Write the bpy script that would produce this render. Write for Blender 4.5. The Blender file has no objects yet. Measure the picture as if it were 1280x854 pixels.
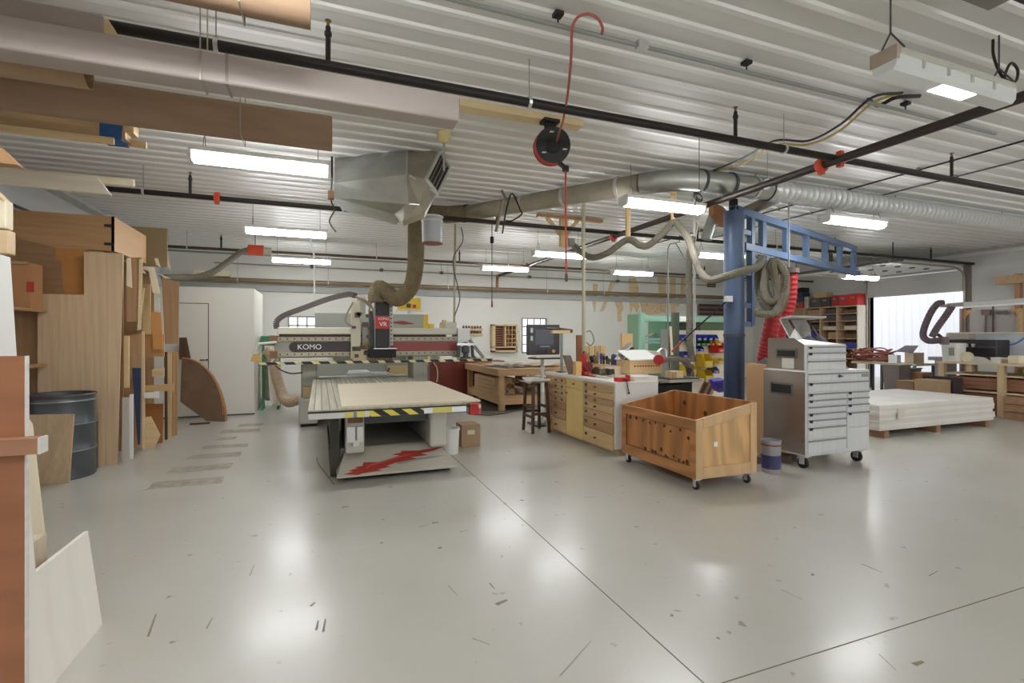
import bpy, bmesh, math, random
from mathutils import Vector, Matrix
random.seed(7)
SC = bpy.context.scene; COL = SC.collection
PI = math.pi
V = Vector
# ---------------------------------------------------------------- camera model: turns a pixel plus a known plane into a place in the room
FP, YH, CH = 625.0, 421.0, 1.5
AN = math.radians(21.0); SN, CS = math.sin(AN), math.cos(AN)
def ray(u, v):
    a = (u-640)/FP; b = (YH-v)/FP
    return SN+a*CS, CS-a*SN, b
def P(u, v, X=None, Y=None, Z=None, f=None):
    r = ray(u, v)
    if X is not None: t = X/r[0]
    elif Y is not None: t = Y/r[1]
    elif Z is not None: t = (Z-CH)/r[2]
    else: t = f
    return V((r[0]*t, r[1]*t, CH+r[2]*t))
cam = bpy.data.cameras.new('camera'); co = bpy.data.objects.new('camera', cam); COL.objects.link(co)
co.location = (0, 0, CH); co.rotation_euler = (PI/2, 0, -AN)
cam.sensor_width = 36; cam.lens = 36*FP/1280; cam.shift_y = -6/1280; cam.clip_start = .05
SC.camera = co

# ---------------------------------------------------------------- materials
def lin(c):
    return tuple(((x/255)/12.92 if x/255 <= .04045 else ((x/255+.055)/1.055)**2.4) for x in c)+(1,)
MT = {}
DULL = ('cardboard', 'cardboard_box', 'hardboard', 'carton_orange', 'birch_sheet', 'tan_cab2', 'blue_crane_paint', 'blue_column_paint')
def mat(name, col, rough=.5, metal=0, kind=None, scale=(1, 1, 1), var=.2, emit=0, bump=0, coat=0, ns=1.0, detail=4, rings=.22):
    if name in MT: return MT[name]
    m = bpy.data.materials.new(name); m.use_nodes = True; MT[name] = m
    nt = m.node_tree; N = nt.nodes; L = nt.links; b = N['Principled BSDF']
    if kind in ('wood', 'desat') or name in DULL:
        g = .3*col[0]+.55*col[1]+.15*col[2]; col = tuple(x+(g-x)*.22 for x in col)
    c = lin(col)
    b.inputs['Base Color'].default_value = c
    b.inputs['Roughness'].default_value = rough; b.inputs['Metallic'].default_value = metal
    if coat: b.inputs['Coat Weight'].default_value = coat
    if emit:
        b.inputs['Emission Color'].default_value = c; b.inputs['Emission Strength'].default_value = emit
    if kind:
        tc = N.new('ShaderNodeTexCoord'); mp = N.new('ShaderNodeMapping'); mp.inputs['Scale'].default_value = scale
        L.new(tc.outputs['Object'], mp.inputs['Vector'])
        nz = N.new('ShaderNodeTexNoise'); nz.inputs['Scale'].default_value = ns; nz.inputs['Detail'].default_value = detail
        L.new(mp.outputs['Vector'], nz.inputs['Vector'])
        rp = N.new('ShaderNodeValToRGB')
        d = tuple(x*(1-var) for x in c[:3])+(1,); l = tuple(min(1, x*(1+var*.8)) for x in c[:3])+(1,)
        e = rp.color_ramp.elements; e[0].position = .32; e[0].color = d; e[1].position = .68; e[1].color = l
        src = nz.outputs['Fac']
        if kind == 'wood':          # streaky grain with a fainter set of warped growth rings
            wv = N.new('ShaderNodeTexWave'); wv.inputs['Scale'].default_value = .55; wv.inputs['Distortion'].default_value = 9
            wv.inputs['Detail'].default_value = 3; wv.inputs['Detail Scale'].default_value = .8; wv.inputs['Detail Roughness'].default_value = .6
            wv.bands_direction = 'DIAGONAL'
            L.new(mp.outputs['Vector'], wv.inputs['Vector'])
            nz.inputs['Scale'].default_value = ns*2.2; nz.inputs['Detail'].default_value = 6; nz.inputs['Roughness'].default_value = .62
            mx = N.new('ShaderNodeMix'); mx.inputs['Factor'].default_value = rings
            L.new(nz.outputs['Fac'], mx.inputs['A']); L.new(wv.outputs['Fac'], mx.inputs['B']); src = mx.outputs['Result']
            e[0].position = .22; e[1].position = .78
        L.new(src, rp.inputs['Fac']); L.new(rp.outputs['Color'], b.inputs['Base Color'])
        if bump:
            bp = N.new('ShaderNodeBump'); bp.inputs['Strength'].default_value = bump; bp.inputs['Distance'].default_value = .01
            L.new(src, bp.inputs['Height']); L.new(bp.outputs['Normal'], b.inputs['Normal'])
    return m
def stripes(name, c1, c2, period, slant=1.0, duty=.5, rough=.5, axis=0, other=2):
    if name in MT: return MT[name]
    m = bpy.data.materials.new(name); m.use_nodes = True; MT[name] = m
    nt = m.node_tree; N = nt.nodes; L = nt.links; b = N['Principled BSDF']; b.inputs['Roughness'].default_value = rough
    tc = N.new('ShaderNodeTexCoord'); sx = N.new('ShaderNodeSeparateXYZ'); L.new(tc.outputs['Object'], sx.inputs[0])
    def mth(op, a, bb):
        n = N.new('ShaderNodeMath'); n.operation = op
        for i, q in enumerate((a, bb)):
            if isinstance(q, (int, float)): n.inputs[i].default_value = q
            elif q is not None: L.new(q, n.inputs[i])
        return n.outputs[0]
    s = mth('MULTIPLY', sx.outputs[other], slant); s = mth('ADD', sx.outputs[axis], s); s = mth('DIVIDE', s, period); s = mth('FRACT', s, None)
    s = mth('LESS_THAN', s, duty)
    mx = N.new('ShaderNodeMix'); mx.data_type = 'RGBA'; mx.inputs[6].default_value = lin(c1); mx.inputs[7].default_value = lin(c2)
    L.new(s, mx.inputs[0]); L.new(mx.outputs[2], b.inputs['Base Color'])
    return m
ply   = mat('plywood_oak', (208, 172, 130), .55, kind='wood', scale=(14, 14, .6), var=.13)
plyX  = mat('plywood_flat', (202, 162, 112), .55, kind='wood', scale=(.8, 14, 14), var=.14)
plyY  = mat('plywood_long', (202, 162, 112), .55, kind='wood', scale=(14, .8, 14), var=.14)
fir   = mat('fir_plywood', (218, 164, 98), .5, kind='wood', scale=(6, 6, 1.2), var=.2, rings=.5)
firD  = mat('fir_plywood_orange', (188, 116, 52), .5, kind='wood', scale=(5, 5, .8), var=.3, rings=.45)
edge  = mat('plywood_edge', (224, 205, 168), .6, kind='noise', scale=(3, 3, 90), var=.2)
pine  = mat('pine', (226, 192, 136), .55, kind='wood', scale=(1, 9, 9), var=.15)
pineZ = mat('pine_upright', (228, 190, 126), .55, kind='wood', scale=(10, 10, .8), var=.16)
pineY = mat('pine_long', (218, 184, 134), .55, kind='wood', scale=(9, .8, 9), var=.16)
cherry= mat('cherry_veneer', (178, 108, 66), .45, kind='wood', scale=(.8, 9, 6), var=.16)
dark  = mat('dark_walnut', (96, 62, 36), .5, kind='wood', scale=(9, 9, 1), var=.25)
brown = mat('brown_ply', (190, 144, 94), .55, kind='wood', scale=(12, 12, .8), var=.15)
brownX= mat('brown_crate', (184, 134, 80), .55, kind='wood', scale=(.8, 12, 12), var=.15)
hardb = mat('hardboard', (112, 78, 48), .5, kind='noise', scale=(6, 6, 6), var=.15)
mdf   = mat('mdf', (205, 186, 150), .7, kind='noise', scale=(4, 4, 4), var=.07)
mdfw  = mat('pale_board', (225, 222, 216), .65, kind='noise', scale=(2, 2, 30), var=.08)
white = mat('white_paint', (232, 232, 228), .5)
whiteL= mat('white_laminate', (236, 235, 232), .35, kind='noise', scale=(1, 1, 1), var=.03)
cream = mat('cream_board', (232, 220, 192), .6, kind='noise', scale=(10, 10, .8), var=.06)
card  = mat('cardboard', (160, 124, 92), .8, kind='noise', scale=(2, 14, 14), var=.1)
cardB = mat('cardboard_box', (178, 142, 102), .8, kind='noise', scale=(5, 5, 5), var=.06)
galv  = mat('galvanised_steel', (186, 188, 182), .32, .85, kind='noise', scale=(5, 5, 5), var=.12)
galvD = mat('dusty_galvanised', (176, 170, 154), .45, .6, kind='noise', scale=(5, 5, 5), var=.12)
steel = mat('brushed_steel', (200, 198, 194), .3, .75, kind='noise', scale=(1, 1, 40), var=.07)
alu   = mat('aluminium', (212, 212, 210), .3, .7)
black = mat('black_paint', (26, 25, 25), .45)
blackM= mat('black_matte', (34, 32, 32), .75)
pipeB = mat('black_iron_pipe', (42, 36, 34), .5, .3)
greyP = mat('grey_machine_paint', (190, 188, 176), .45, kind='noise', scale=(3, 3, 3), var=.05)
greyM = mat('mid_grey_paint', (140, 142, 136), .5)
dgrey = mat('dark_grey', (78, 78, 80), .55)
lav   = mat('grey_vinyl', (176, 164, 158), .4, kind='noise', scale=(.6, 4, 4), var=.05)
beigeP= mat('beige_conduit', (176, 168, 140), .5)
hoseG = mat('grey_hose', (112, 107, 92), .6)
hoseD = mat('dusty_hose', (120, 106, 80), .85, kind='noise', scale=(9, 9, 9), var=.15)
blue  = mat('blue_crane_paint', (90, 118, 160), .4, kind='noise', scale=(2, 2, 2), var=.12)
blueD = mat('blue_column_paint', (74, 98, 138), .42, kind='noise', scale=(3, 3, .6), var=.15)
red   = mat('red_paint', (190, 36, 34), .45)
redH  = mat('red_hose', (196, 54, 50), .5)
redF  = mat('red_fabric', (206, 44, 46), .7, kind='noise', scale=(6, 6, 6), var=.12)
orange= mat('orange_red', (212, 74, 44), .5)
maroon= mat('maroon_panel', (112, 40, 32), .4, kind='noise', scale=(8, 8, .6), var=.15)
teal  = mat('green_machine', (150, 192, 170), .45)
green = mat('green_dark', (58, 120, 82), .5)
tape  = mat('blue_tape', (40, 90, 150), .6)
navy  = mat('navy_board', (44, 62, 88), .5)
yel   = mat('yellow_plastic', (222, 190, 50), .45)
blub  = mat('blue_plastic', (52, 66, 150), .4)
grnb  = mat('green_plastic', (40, 120, 70), .4)
redb  = mat('red_plastic', (200, 40, 36), .4)
violet= mat('violet_plastic', (70, 56, 170), .4)
paper = mat('paper', (216, 208, 192), .8)
rub   = mat('rubber', (30, 30, 31), .7)
drumG = mat('drum_paint', (84, 88, 92), .32, .3, kind='noise', scale=(4, 4, 1), var=.15)
lampE = mat('lamp_lens', (252, 254, 255), .4, emit=20)
lensC = mat('prismatic_lens', (196, 198, 194), .15, emit=.06)
glassM = mat('window_glass', (255, 255, 255), .02)
glassM.node_tree.nodes['Principled BSDF'].inputs['Transmission Weight'].default_value = 1
glassM.node_tree.nodes['Principled BSDF'].inputs['IOR'].default_value = 1.05

# ---------------------------------------------------------------- object helpers
WM = {}
def thing(name, label, cat, loc=(0, 0, 0), rz=0, group=None, kind=None):
    o = bpy.data.objects.new(name, None); COL.objects.link(o); o.empty_display_size = .1
    o.location = loc; o.rotation_euler = (0, 0, rz)
    WM[o.name] = Matrix.Translation(V(loc)) @ Matrix.Rotation(rz, 4, 'Z')
    tag(o, label, cat, group, kind); return o
def tag(o, label=None, cat=None, group=None, kind=None):
    if label: o['label'] = label
    if cat: o['category'] = cat
    if group: o['group'] = group
    if kind: o['kind'] = kind
    return o
def spline(pts, k=8):
    pts = [V(p) for p in pts]; out = []
    q = [pts[0]*2-pts[1]]+pts+[pts[-1]*2-pts[-2]]
    for i in range(1, len(q)-2):
        for j in range(k):
            t = j/k; a, b, c, d = q[i-1], q[i], q[i+1], q[i+2]
            out.append(.5*((2*b)+(c-a)*t+(2*a-5*b+4*c-d)*t*t+(3*b-a-3*c+d)*t**3))
    out.append(pts[-1]); return out
class MB:
    def __init__(s): s.bm = bmesh.new()
    def bx(s, x0, x1, y0, y1, z0, z1):
        v = [s.bm.verts.new(p) for p in ((x0,y0,z0),(x1,y0,z0),(x1,y1,z0),(x0,y1,z0),(x0,y0,z1),(x1,y0,z1),(x1,y1,z1),(x0,y1,z1))]
        for f in ((0,3,2,1),(4,5,6,7),(0,1,5,4),(1,2,6,5),(2,3,7,6),(3,0,4,7)): s.bm.faces.new([v[i] for i in f])
        return s
    def box(s, c, d, R=None):
        R = R or Matrix.Identity(3); c = V(c); d = V(d)/2
        pts = [c+R @ V((sx*d.x, sy*d.y, sz*d.z)) for sz in (-1, 1) for sx, sy in ((-1,-1),(1,-1),(1,1),(-1,1))]
        v = [s.bm.verts.new(p) for p in pts]
        for f in ((0,3,2,1),(4,5,6,7),(0,1,5,4),(1,2,6,5),(2,3,7,6),(3,0,4,7)): s.bm.faces.new([v[i] for i in f])
        return s
    def bar(s, p0, p1, w, h, up=(0, 0, 1)):        # rectangular bar from p0 to p1, w across, h along up
        p0, p1 = V(p0), V(p1); d = (p1-p0); L = d.length; d.normalize(); up = V(up)
        x = d.cross(up)
        if x.length < 1e-4: x = d.cross(V((1, 0, 0)))
        x.normalize(); u = x.cross(d)
        R = Matrix((x, d, u)).transposed()
        return s.box((p0+p1)/2, (w, L, h), R)
    def tube(s, pts, r, n=10, cap=True, r2=None):
        pts = [V(p) for p in pts]; rings = []; m = len(pts)
        t0 = (pts[1]-pts[0]).normalized(); nrm = t0.orthogonal().normalized()
        for i, p in enumerate(pts):
            t = (pts[min(i+1, m-1)]-pts[max(i-1, 0)]).normalized()
            nrm = (nrm-t*nrm.dot(t))
            if nrm.length < 1e-5: nrm = t.orthogonal()
            nrm.normalize(); b = t.cross(nrm)
            rr = (r[i] if isinstance(r, (list, tuple)) else (r if r2 is None else r+(r2-r)*i/(m-1)))
            rings.append([s.bm.verts.new(p+(nrm*math.cos(2*PI*k/n)+b*math.sin(2*PI*k/n))*rr) for k in range(n)])
        for a, b in zip(rings, rings[1:]):
            for k in range(n): s.bm.faces.new((a[k], a[(k+1) % n], b[(k+1) % n], b[k]))
        if cap: s.bm.faces.new(rings[0][::-1]); s.bm.faces.new(rings[-1])
        return s
    def cyl(s, p0, p1, r, r2=None, n=16): return s.tube([p0, p1], r, n, True, r if r2 is None else r2)
    def corr(s, pts, r, amp, pitch, n=14):         # ribbed flexible hose along a path
        pts = [V(p) for p in pts]; L = 0; out = []; rr = []
        for a, b in zip(pts, pts[1:]):
            d = (b-a).length; k = max(1, int(d/(pitch/2)))
            for j in range(k): out.append(a.lerp(b, j/k)); rr.append(r+(amp if len(out) % 2 else 0))
        out.append(pts[-1]); rr.append(r); return s.tube(out, rr, n)
    def prism(s, pts, vec):
        pts = [V(p) for p in pts]; vec = V(vec); a = [s.bm.verts.new(p) for p in pts]; b = [s.bm.verts.new(p+vec) for p in pts]
        n = len(pts); s.bm.faces.new(a); s.bm.faces.new(b[::-1])
        for i in range(n): s.bm.faces.new((a[i], b[i], b[(i+1) % n], a[(i+1) % n]))
        return s
    def face(s, pts): s.bm.faces.new([s.bm.verts.new(V(p)) for p in pts]); return s
    def lathe(s, prof, c=(0, 0, 0), n=24, axis='Z'):
        c = V(c); rings = []
        for r, z in prof:
            ring = []
            for k in range(n):
                x, y = r*math.cos(2*PI*k/n), r*math.sin(2*PI*k/n)
                p = V((x, y, z)) if axis == 'Z' else (V((z, x, y)) if axis == 'X' else V((y, z, x)))
                ring.append(s.bm.verts.new(c+p))
            rings.append(ring)
        for a, b in zip(rings, rings[1:]):
            for k in range(n): s.bm.faces.new((a[k], a[(k+1) % n], b[(k+1) % n], b[k]))
        s.bm.faces.new(rings[0][::-1]); s.bm.faces.new(rings[-1]); return s
    def hull(s, pts):
        v = [s.bm.verts.new(V(p)) for p in pts]; r = bmesh.ops.convex_hull(s.bm, input=v)
        junk = [g for g in r['geom_interior'] if isinstance(g, bmesh.types.BMVert)]
        bmesh.ops.delete(s.bm, geom=junk, context='VERTS'); return s
    def build(s, name, m, par=None, smooth=False, bev=0, local=False, label=None, kind=None, seg=1):
        me = bpy.data.meshes.new(name); bmesh.ops.recalc_face_normals(s.bm, faces=s.bm.faces[:])
        s.bm.to_mesh(me); s.bm.free(); me.materials.append(m)
        o = bpy.data.objects.new(name, me); COL.objects.link(o)
        if par is not None:
            w = WM[par.name]; o.parent = par; WM[o.name] = w
            if not local: me.transform(w.inverted())
        else:
            # put the origin at the base of the shape
            xs = [v.co for v in me.vertices]; c = V((sum(p.x for p in xs)/len(xs), sum(p.y for p in xs)/len(xs), min(p.z for p in xs)))
            me.transform(Matrix.Translation(-c)); o.location = c; WM[o.name] = Matrix.Translation(c)
        if smooth:
            me.shade_smooth() if hasattr(me, 'shade_smooth') else None
            md = o.modifiers.new('edge_split', 'EDGE_SPLIT'); md.split_angle = math.radians(40)
        if bev:
            b = o.modifiers.new('bevel', 'BEVEL'); b.width = bev; b.segments = seg; b.limit_method = 'ANGLE'
        if label: o['label'] = label
        if kind: o['kind'] = kind
        return o
def dup(root, loc, rz=0, label=None, group=None):
    r = root.copy(); COL.objects.link(r); r.location = loc; r.rotation_euler = (0, 0, rz)
    if label: r['label'] = label
    if group: r['group'] = group
    for ch in list(root.children):
        c = ch.copy(); COL.objects.link(c); c.parent = r
        for g in list(ch.children):
            d = g.copy(); COL.objects.link(d); d.parent = c
    return r
def one(mb, name, m, label, cat, group=None, **k):      # a thing that is a single mesh
    return tag(mb.build(name, m, **k), label, cat, group)
def lettering(name, txt, m, par, origin, xdir, ydir, size, depth=.003):
    cu = bpy.data.curves.new(name, 'FONT'); cu.body = txt; cu.size = size; cu.extrude = depth
    t = bpy.data.objects.new(name+'_tmp', cu); COL.objects.link(t)
    dg = bpy.context.evaluated_depsgraph_get(); me = bpy.data.meshes.new_from_object(t.evaluated_get(dg))
    bpy.data.objects.remove(t); bpy.data.curves.remove(cu)
    x = V(xdir).normalized(); y = V(ydir).normalized(); z = x.cross(y)
    Mx = Matrix((x, y, z)).transposed().to_4x4(); Mx.translation = V(origin)
    w = WM[par.name]; me.transform(w.inverted() @ Mx); me.materials.clear(); me.materials.append(m)
    o = bpy.data.objects.new(name, me); COL.objects.link(o); o.parent = par; WM[o.name] = w; return o
# ================================================================= THE SETTING
XL, XR, YB, YF, ZC = -3.5, 15.1, 14.2, -7.0, 3.66
# floor: worn grey epoxy with control joints and scuffed strips
fm = bpy.data.materials.new('epoxy_floor'); fm.use_nodes = True
nt = fm.node_tree; N = nt.nodes; L = nt.links; pb = N['Principled BSDF']
tc = N.new('ShaderNodeTexCoord'); n1 = N.new('ShaderNodeTexNoise'); n1.inputs['Scale'].default_value = .7; n1.inputs['Detail'].default_value = 6
n2 = N.new('ShaderNodeTexNoise'); n2.inputs['Scale'].default_value = 30; n2.inputs['Detail'].default_value = 4
L.new(tc.outputs['Object'], n1.inputs['Vector']); L.new(tc.outputs['Object'], n2.inputs['Vector'])
r1 = N.new('ShaderNodeValToRGB'); e = r1.color_ramp.elements; e[0].position = .3; e[0].color = lin((174, 171, 161)); e[1].position = .7; e[1].color = lin((188, 186, 178))
L.new(n1.outputs['Fac'], r1.inputs['Fac'])
n3 = N.new('ShaderNodeTexNoise'); n3.inputs['Scale'].default_value = 9; n3.inputs['Detail'].default_value = 2; L.new(tc.outputs['Object'], n3.inputs['Vector'])
lt = N.new('ShaderNodeMapRange'); lt.inputs['From Min'].default_value = .70; lt.inputs['From Max'].default_value = .76; L.new(n3.outputs['Fac'], lt.inputs['Value'])
mx = N.new('ShaderNodeMix'); mx.data_type = 'RGBA'; L.new(lt.outputs[0], mx.inputs[0]); L.new(r1.outputs['Color'], mx.inputs[6]); mx.inputs[7].default_value = lin((140, 130, 112))
L.new(mx.outputs[2], pb.inputs['Base Color'])
rr = N.new('ShaderNodeMapRange'); rr.inputs['To Min'].default_value = .28; rr.inputs['To Max'].default_value = .38
L.new(n1.outputs['Fac'], rr.inputs['Value']); L.new(rr.outputs[0], pb.inputs['Roughness'])
bp = N.new('ShaderNodeBump'); bp.inputs['Strength'].default_value = .06; bp.inputs['Distance'].default_value = .01
L.new(n2.outputs['Fac'], bp.inputs['Height']); L.new(bp.outputs['Normal'], pb.inputs['Normal'])
pb.inputs['Specular IOR Level'].default_value = .5; pb.inputs['Coat Weight'].default_value = .3; pb.inputs['Coat Roughness'].default_value = .17
jm = mat('joint_dark', (112, 102, 84), .8)
wornm = mat('worn_concrete', (158, 150, 134), .7, kind='noise', scale=(12, 12, 12), var=.25)
f = MB().bx(XL, XR, YF, YB, -.1, 0).build('floor', fm); f['kind'] = 'structure'
j = MB()
j.bx(1.548, 1.554, YF, YB, 0, .0012); j.bx(XL, XR, 1.692, 1.697, 0, .0012)
j = j.build('floor_joints', jm, f); j['kind'] = 'structure'
pt = MB()
for q in (((184,612),(278,604),(280.3,595.6),(192,602.8)), ((206,592.8),(287,585.9),(292,578.8),(216.6,584.8)), ((230,574.5),(300,570.3),(302.8,564.7),(242,569)),
          ((249,561.5),(309,558.5),(311,554.4),(257,557)), ((268,550.6),(294,549),(297,545.5),(275.6,547)), ((273.8,542),(324,539),(326,535.5),(279,537.8)), ((296,533.8),(328,531.8),(330,529),(300,530.5))):
    pt.prism([P(u, v, Z=.0) for u, v in q], (0, 0, .0011))
pt = pt.build('floor_worn_strips', wornm, f); pt['kind'] = 'structure'
scm = mat('scuff_dark', (132, 122, 104), .7); n = MB()
for u0, v0, u1, v1, w_ in ((185, 796, 195, 768, .012), (258, 786, 266, 772, .008), (395, 788, 398, 776, .012), (404, 790, 407, 774, .012), (388, 758, 394, 753, .02), (312, 720, 318, 706, .006), (620, 756, 634, 750, .03), (612, 729, 618, 736, .012), (548, 686, 552, 684, .03), (575, 665, 584, 663, .01), (524, 659, 536, 656, .01),
        (1077, 705, 1103, 716, .012), (976, 737, 1002, 749, .006), (1142, 831, 1154, 827, .025), (1099, 818, 1120, 838, .006), (1014, 718, 1018, 719, .04), (838, 769, 842, 770, .03), (896, 797, 900, 799, .02), (590, 798, 612, 806, .006), (560, 732, 572, 745, .005), (700, 845, 740, 800, .004), (1161, 720, 1172, 714, .008), (540, 654, 548, 653, .03), (730, 622, 745, 621, .008), (650, 625, 655, 626, .03)):
    a, b = P(u0, v0, Z=0.0012), P(u1, v1, Z=0.0012); d = (b-a).normalized(); q = V((-d.y, d.x, 0))*w_*.5; n.face((a-q, b-q*.6, b+q*.6, a+q))
o = n.build('floor_scuffs', scm, f); o['kind'] = 'structure'
# corrugated white metal ceiling, ribs across the room
cm = mat('ceiling_pan', (219, 218, 214), .45); cm2 = mat('ceiling_rib', (238, 237, 233), .3)
cb = MB(); prof = []; y = YF
while y < YB-.2: prof += [(y, 0, 0), (y+.154, 0, 1), (y+.168, .016, 1), (y+.212, .016, 1)]; y += .2286
prof.append((YB, 0, 0))
vs = [[cb.bm.verts.new((x, q[0], ZC-q[1])) for q in prof] for x in (XL, XR)]
for i in range(len(prof)-1): cb.bm.faces.new((vs[0][i], vs[0][i+1], vs[1][i+1], vs[1][i])).material_index = prof[i][2]
top = [cb.bm.verts.new(p) for p in ((XL, YF, ZC+.1), (XR, YF, ZC+.1), (XR, YB, ZC+.1), (XL, YB, ZC+.1))]; cb.bm.faces.new(top)
c_ = cb.build('ceiling', cm); c_['kind'] = 'structure'; c_.data.materials.append(cm2)
wm = mat('wall_white', (228, 226, 219), .6, kind='noise', scale=(.6, .6, .6), var=.03)
wg = mat('wall_grey', (206, 206, 202), .6, kind='noise', scale=(.6, .6, .6), var=.03)
def holed(a0, a1, z0, z1, holes, put):
    hs = sorted(holes); a = a0
    for h0, h1, g0, g1 in hs:
        put(a, h0, z0, z1)
        if g0 > z0: put(h0, h1, z0, g0)
        if g1 < z1: put(h0, h1, g1, z1)
        a = h1
    put(a, a1, z0, z1)
W1, W2 = (-.78, .14, 1.05, 2.04), (5.77, 6.62, 1.0, 2.08)
b = MB(); holed(XL, XR, 0, ZC, [W1, W2], lambda a, c, z0, z1: b.bx(a, c, YB, YB+.15, z0, z1)); o = b.build('wall_back', wm); o['kind'] = 'structure'
DY0, DY1, DZ = 7.66, 9.95, 3.2
b = MB(); holed(YF, YB, 0, ZC, [(DY0, DY1, 0, DZ)], lambda a, c, z0, z1: b.bx(XR, XR+.15, a, c, z0, z1)); o = b.build('wall_right', wg); o['kind'] = 'structure'
o = MB().bx(XL-.15, XL, YF, YB, 0, ZC).build('wall_left', mat('wall_left_white', (216, 218, 220), .6)); o['kind'] = 'structure'
b = MB(); holed(XL, XR, 0, ZC, [(3, 8, 0, 3.1)], lambda a, c, z0, z1: b.bx(a, c, YF-.15, YF, z0, z1)); o = b.build('wall_front', wm); o['kind'] = 'structure'
o = MB().bx(XL, XR, YB-.09, YB, 2.66, 2.8).build('trim_1', mat('girt_shade', (170, 170, 166), .5)); o['kind'] = 'structure'  # girt strip; its grey stands for the shaded band below the wall pipe
o = MB().bx(XR-.04, XR, YF, YB, 3.5, 3.58).build('trim_2', mat('trim_white', (235, 235, 232), .4)); o['kind'] = 'structure'
o = MB().bx(XL, XL+.04, YF, YB, 3.5, 3.58).build('trim_3', galv); o['kind'] = 'structure'
o = MB().bx(XL, XR, YB-.04, YB, 3.56, 3.6).build('trim_4', greyM); o['kind'] = 'structure'
def window(n, w, nx, nz):
    x0, x1, z0, z1 = w; t = thing('window_%d' % n, None, None, ((x0+x1)/2, YB, z0), kind='structure')
    fr = MB(); d = .035
    fr.bx(x0, x1, YB-.02, YB+.08, z0, z0+d).bx(x0, x1, YB-.02, YB+.08, z1-d, z1).bx(x0, x0+d, YB-.02, YB+.08, z0, z1).bx(x1-d, x1, YB-.02, YB+.08, z0, z1)
    fr.build('window_frame', greyM, t)
    mu = MB()
    for i in range(1, nx): a = x0+(x1-x0)*i/nx; mu.bx(a-.018, a+.018, YB+.03, YB+.05, z0, z1)
    for i in range(1, nz): a = z0+(z1-z0)*i/nz; mu.bx(x0, x1, YB+.03, YB+.05, a-.018, a+.018)
    mu.build('window_bars', greyM, t)
    MB().bx(x0+d, x1-d, YB+.038, YB+.042, z0+d, z1-d).build('window_pane', glassM, t)
window(1, W1, 4, 4); window(2, W2, 4, 4)
# sectional overhead door, half raised: bottom section hangs in the opening, the rest lies under the ceiling
d = thing('door_1', None, None, (XR, (DY0+DY1)/2, 0), kind='structure')
dg = mat('door_grey', (200, 198, 196), .5); dw = mat('door_lit', (232, 232, 228), .45)  # overhead sections get a whiter copy, bright light put into the colour
MB().bx(XR-.09, XR-.05, DY0-.02, DY1+.02, 2.64, 3.17).build('door_section', dg, d)
b = MB()
for k in range(4): b.bx(12.75+k*.56, 12.75+k*.56+.55, DY0-.02, DY1+.02, 3.25, 3.29)
b.build('door_section', dw, d)
b = MB()
for k in range(4):
    for yy in (DY0+.5, DY0+1.15, DY0+1.8): b.bx(12.8+k*.56, 12.86+k*.56, yy-.05, yy+.05, 3.225, 3.25)
b.build('hinge', dgrey, d)
for yy in (DY0-.05, DY1+.05):
    MB().tube(spline([(XR-.07, yy, .05), (XR-.07, yy, 2.7), (XR-.12, yy, 3.05), (XR-.4, yy, 3.2), (XR-.9, yy, 3.22), (12.2, yy, 3.22)], 6), .025, 6).build('track', galvD, d)
MB().bx(12.2, 12.28, DY0-.3, DY1+.2, 3.2, 3.26).cyl((12.24, DY0-.1, 3.25), (12.24, DY0-.1, ZC), .015, n=6).cyl((12.24, DY1+.1, 3.25), (12.24, DY1+.1, ZC), .015, n=6).build('track_hanger', dgrey, d)
jb = mat('jamb_brown', (128, 112, 106), .6)
MB().bx(XR-.03, XR+.15, DY0-.16, DY0, 0, 3.3).build('jamb', jb, d); MB().bx(XR-.03, XR+.15, DY1, DY1+.1, 0, 3.3).build('jamb', jb, d)
# yard outside the door: a white ribbed metal building across a strip of paving
o = MB().bx(XR+.15, 40, -30, 40, -.12, -.02).build('ground', mat('paving', (170, 168, 162), .8, kind='noise', scale=(3, 3, 3), var=.1)); o['kind'] = 'structure'
b = MB(); pts = []; y = 2.0
while y < 26: pts += [(y, 0), (y+.17, 0), (y+.19, .05), (y+.23, .05)]; y += .25
vs = [[b.bm.verts.new((19.5-h, a, z)) for a, h in pts] for z in (-.05, 5.5)]
for i in range(len(pts)-1): b.bm.faces.new((vs[0][i], vs[0][i+1], vs[1][i+1], vs[1][i]))
b.face(((20, 2, -.05), (20, 26, -.05), (20, 26, 5.5), (20, 2, 5.5)))
o = b.build('wall_outside', mat('white_siding', (226, 226, 230), .5)); o['kind'] = 'structure'

# ---------------------------------------------------------------- daylight and lamps
w = bpy.data.worlds.new('sky'); SC.world = w; w.use_nodes = True; nt = w.node_tree
bg = nt.nodes['Background']; bg.inputs['Color'].default_value = (.92, .96, 1, 1); bg.inputs['Strength'].default_value = 1.0
sun = bpy.data.lights.new('sun', 'SUN'); sun.energy = .35; sun.angle = .02; so = bpy.data.objects.new('sun', sun); COL.objects.link(so)
so.rotation_euler = V((.62, .55, -.75)).to_track_quat('-Z', 'Y').to_euler()

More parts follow.
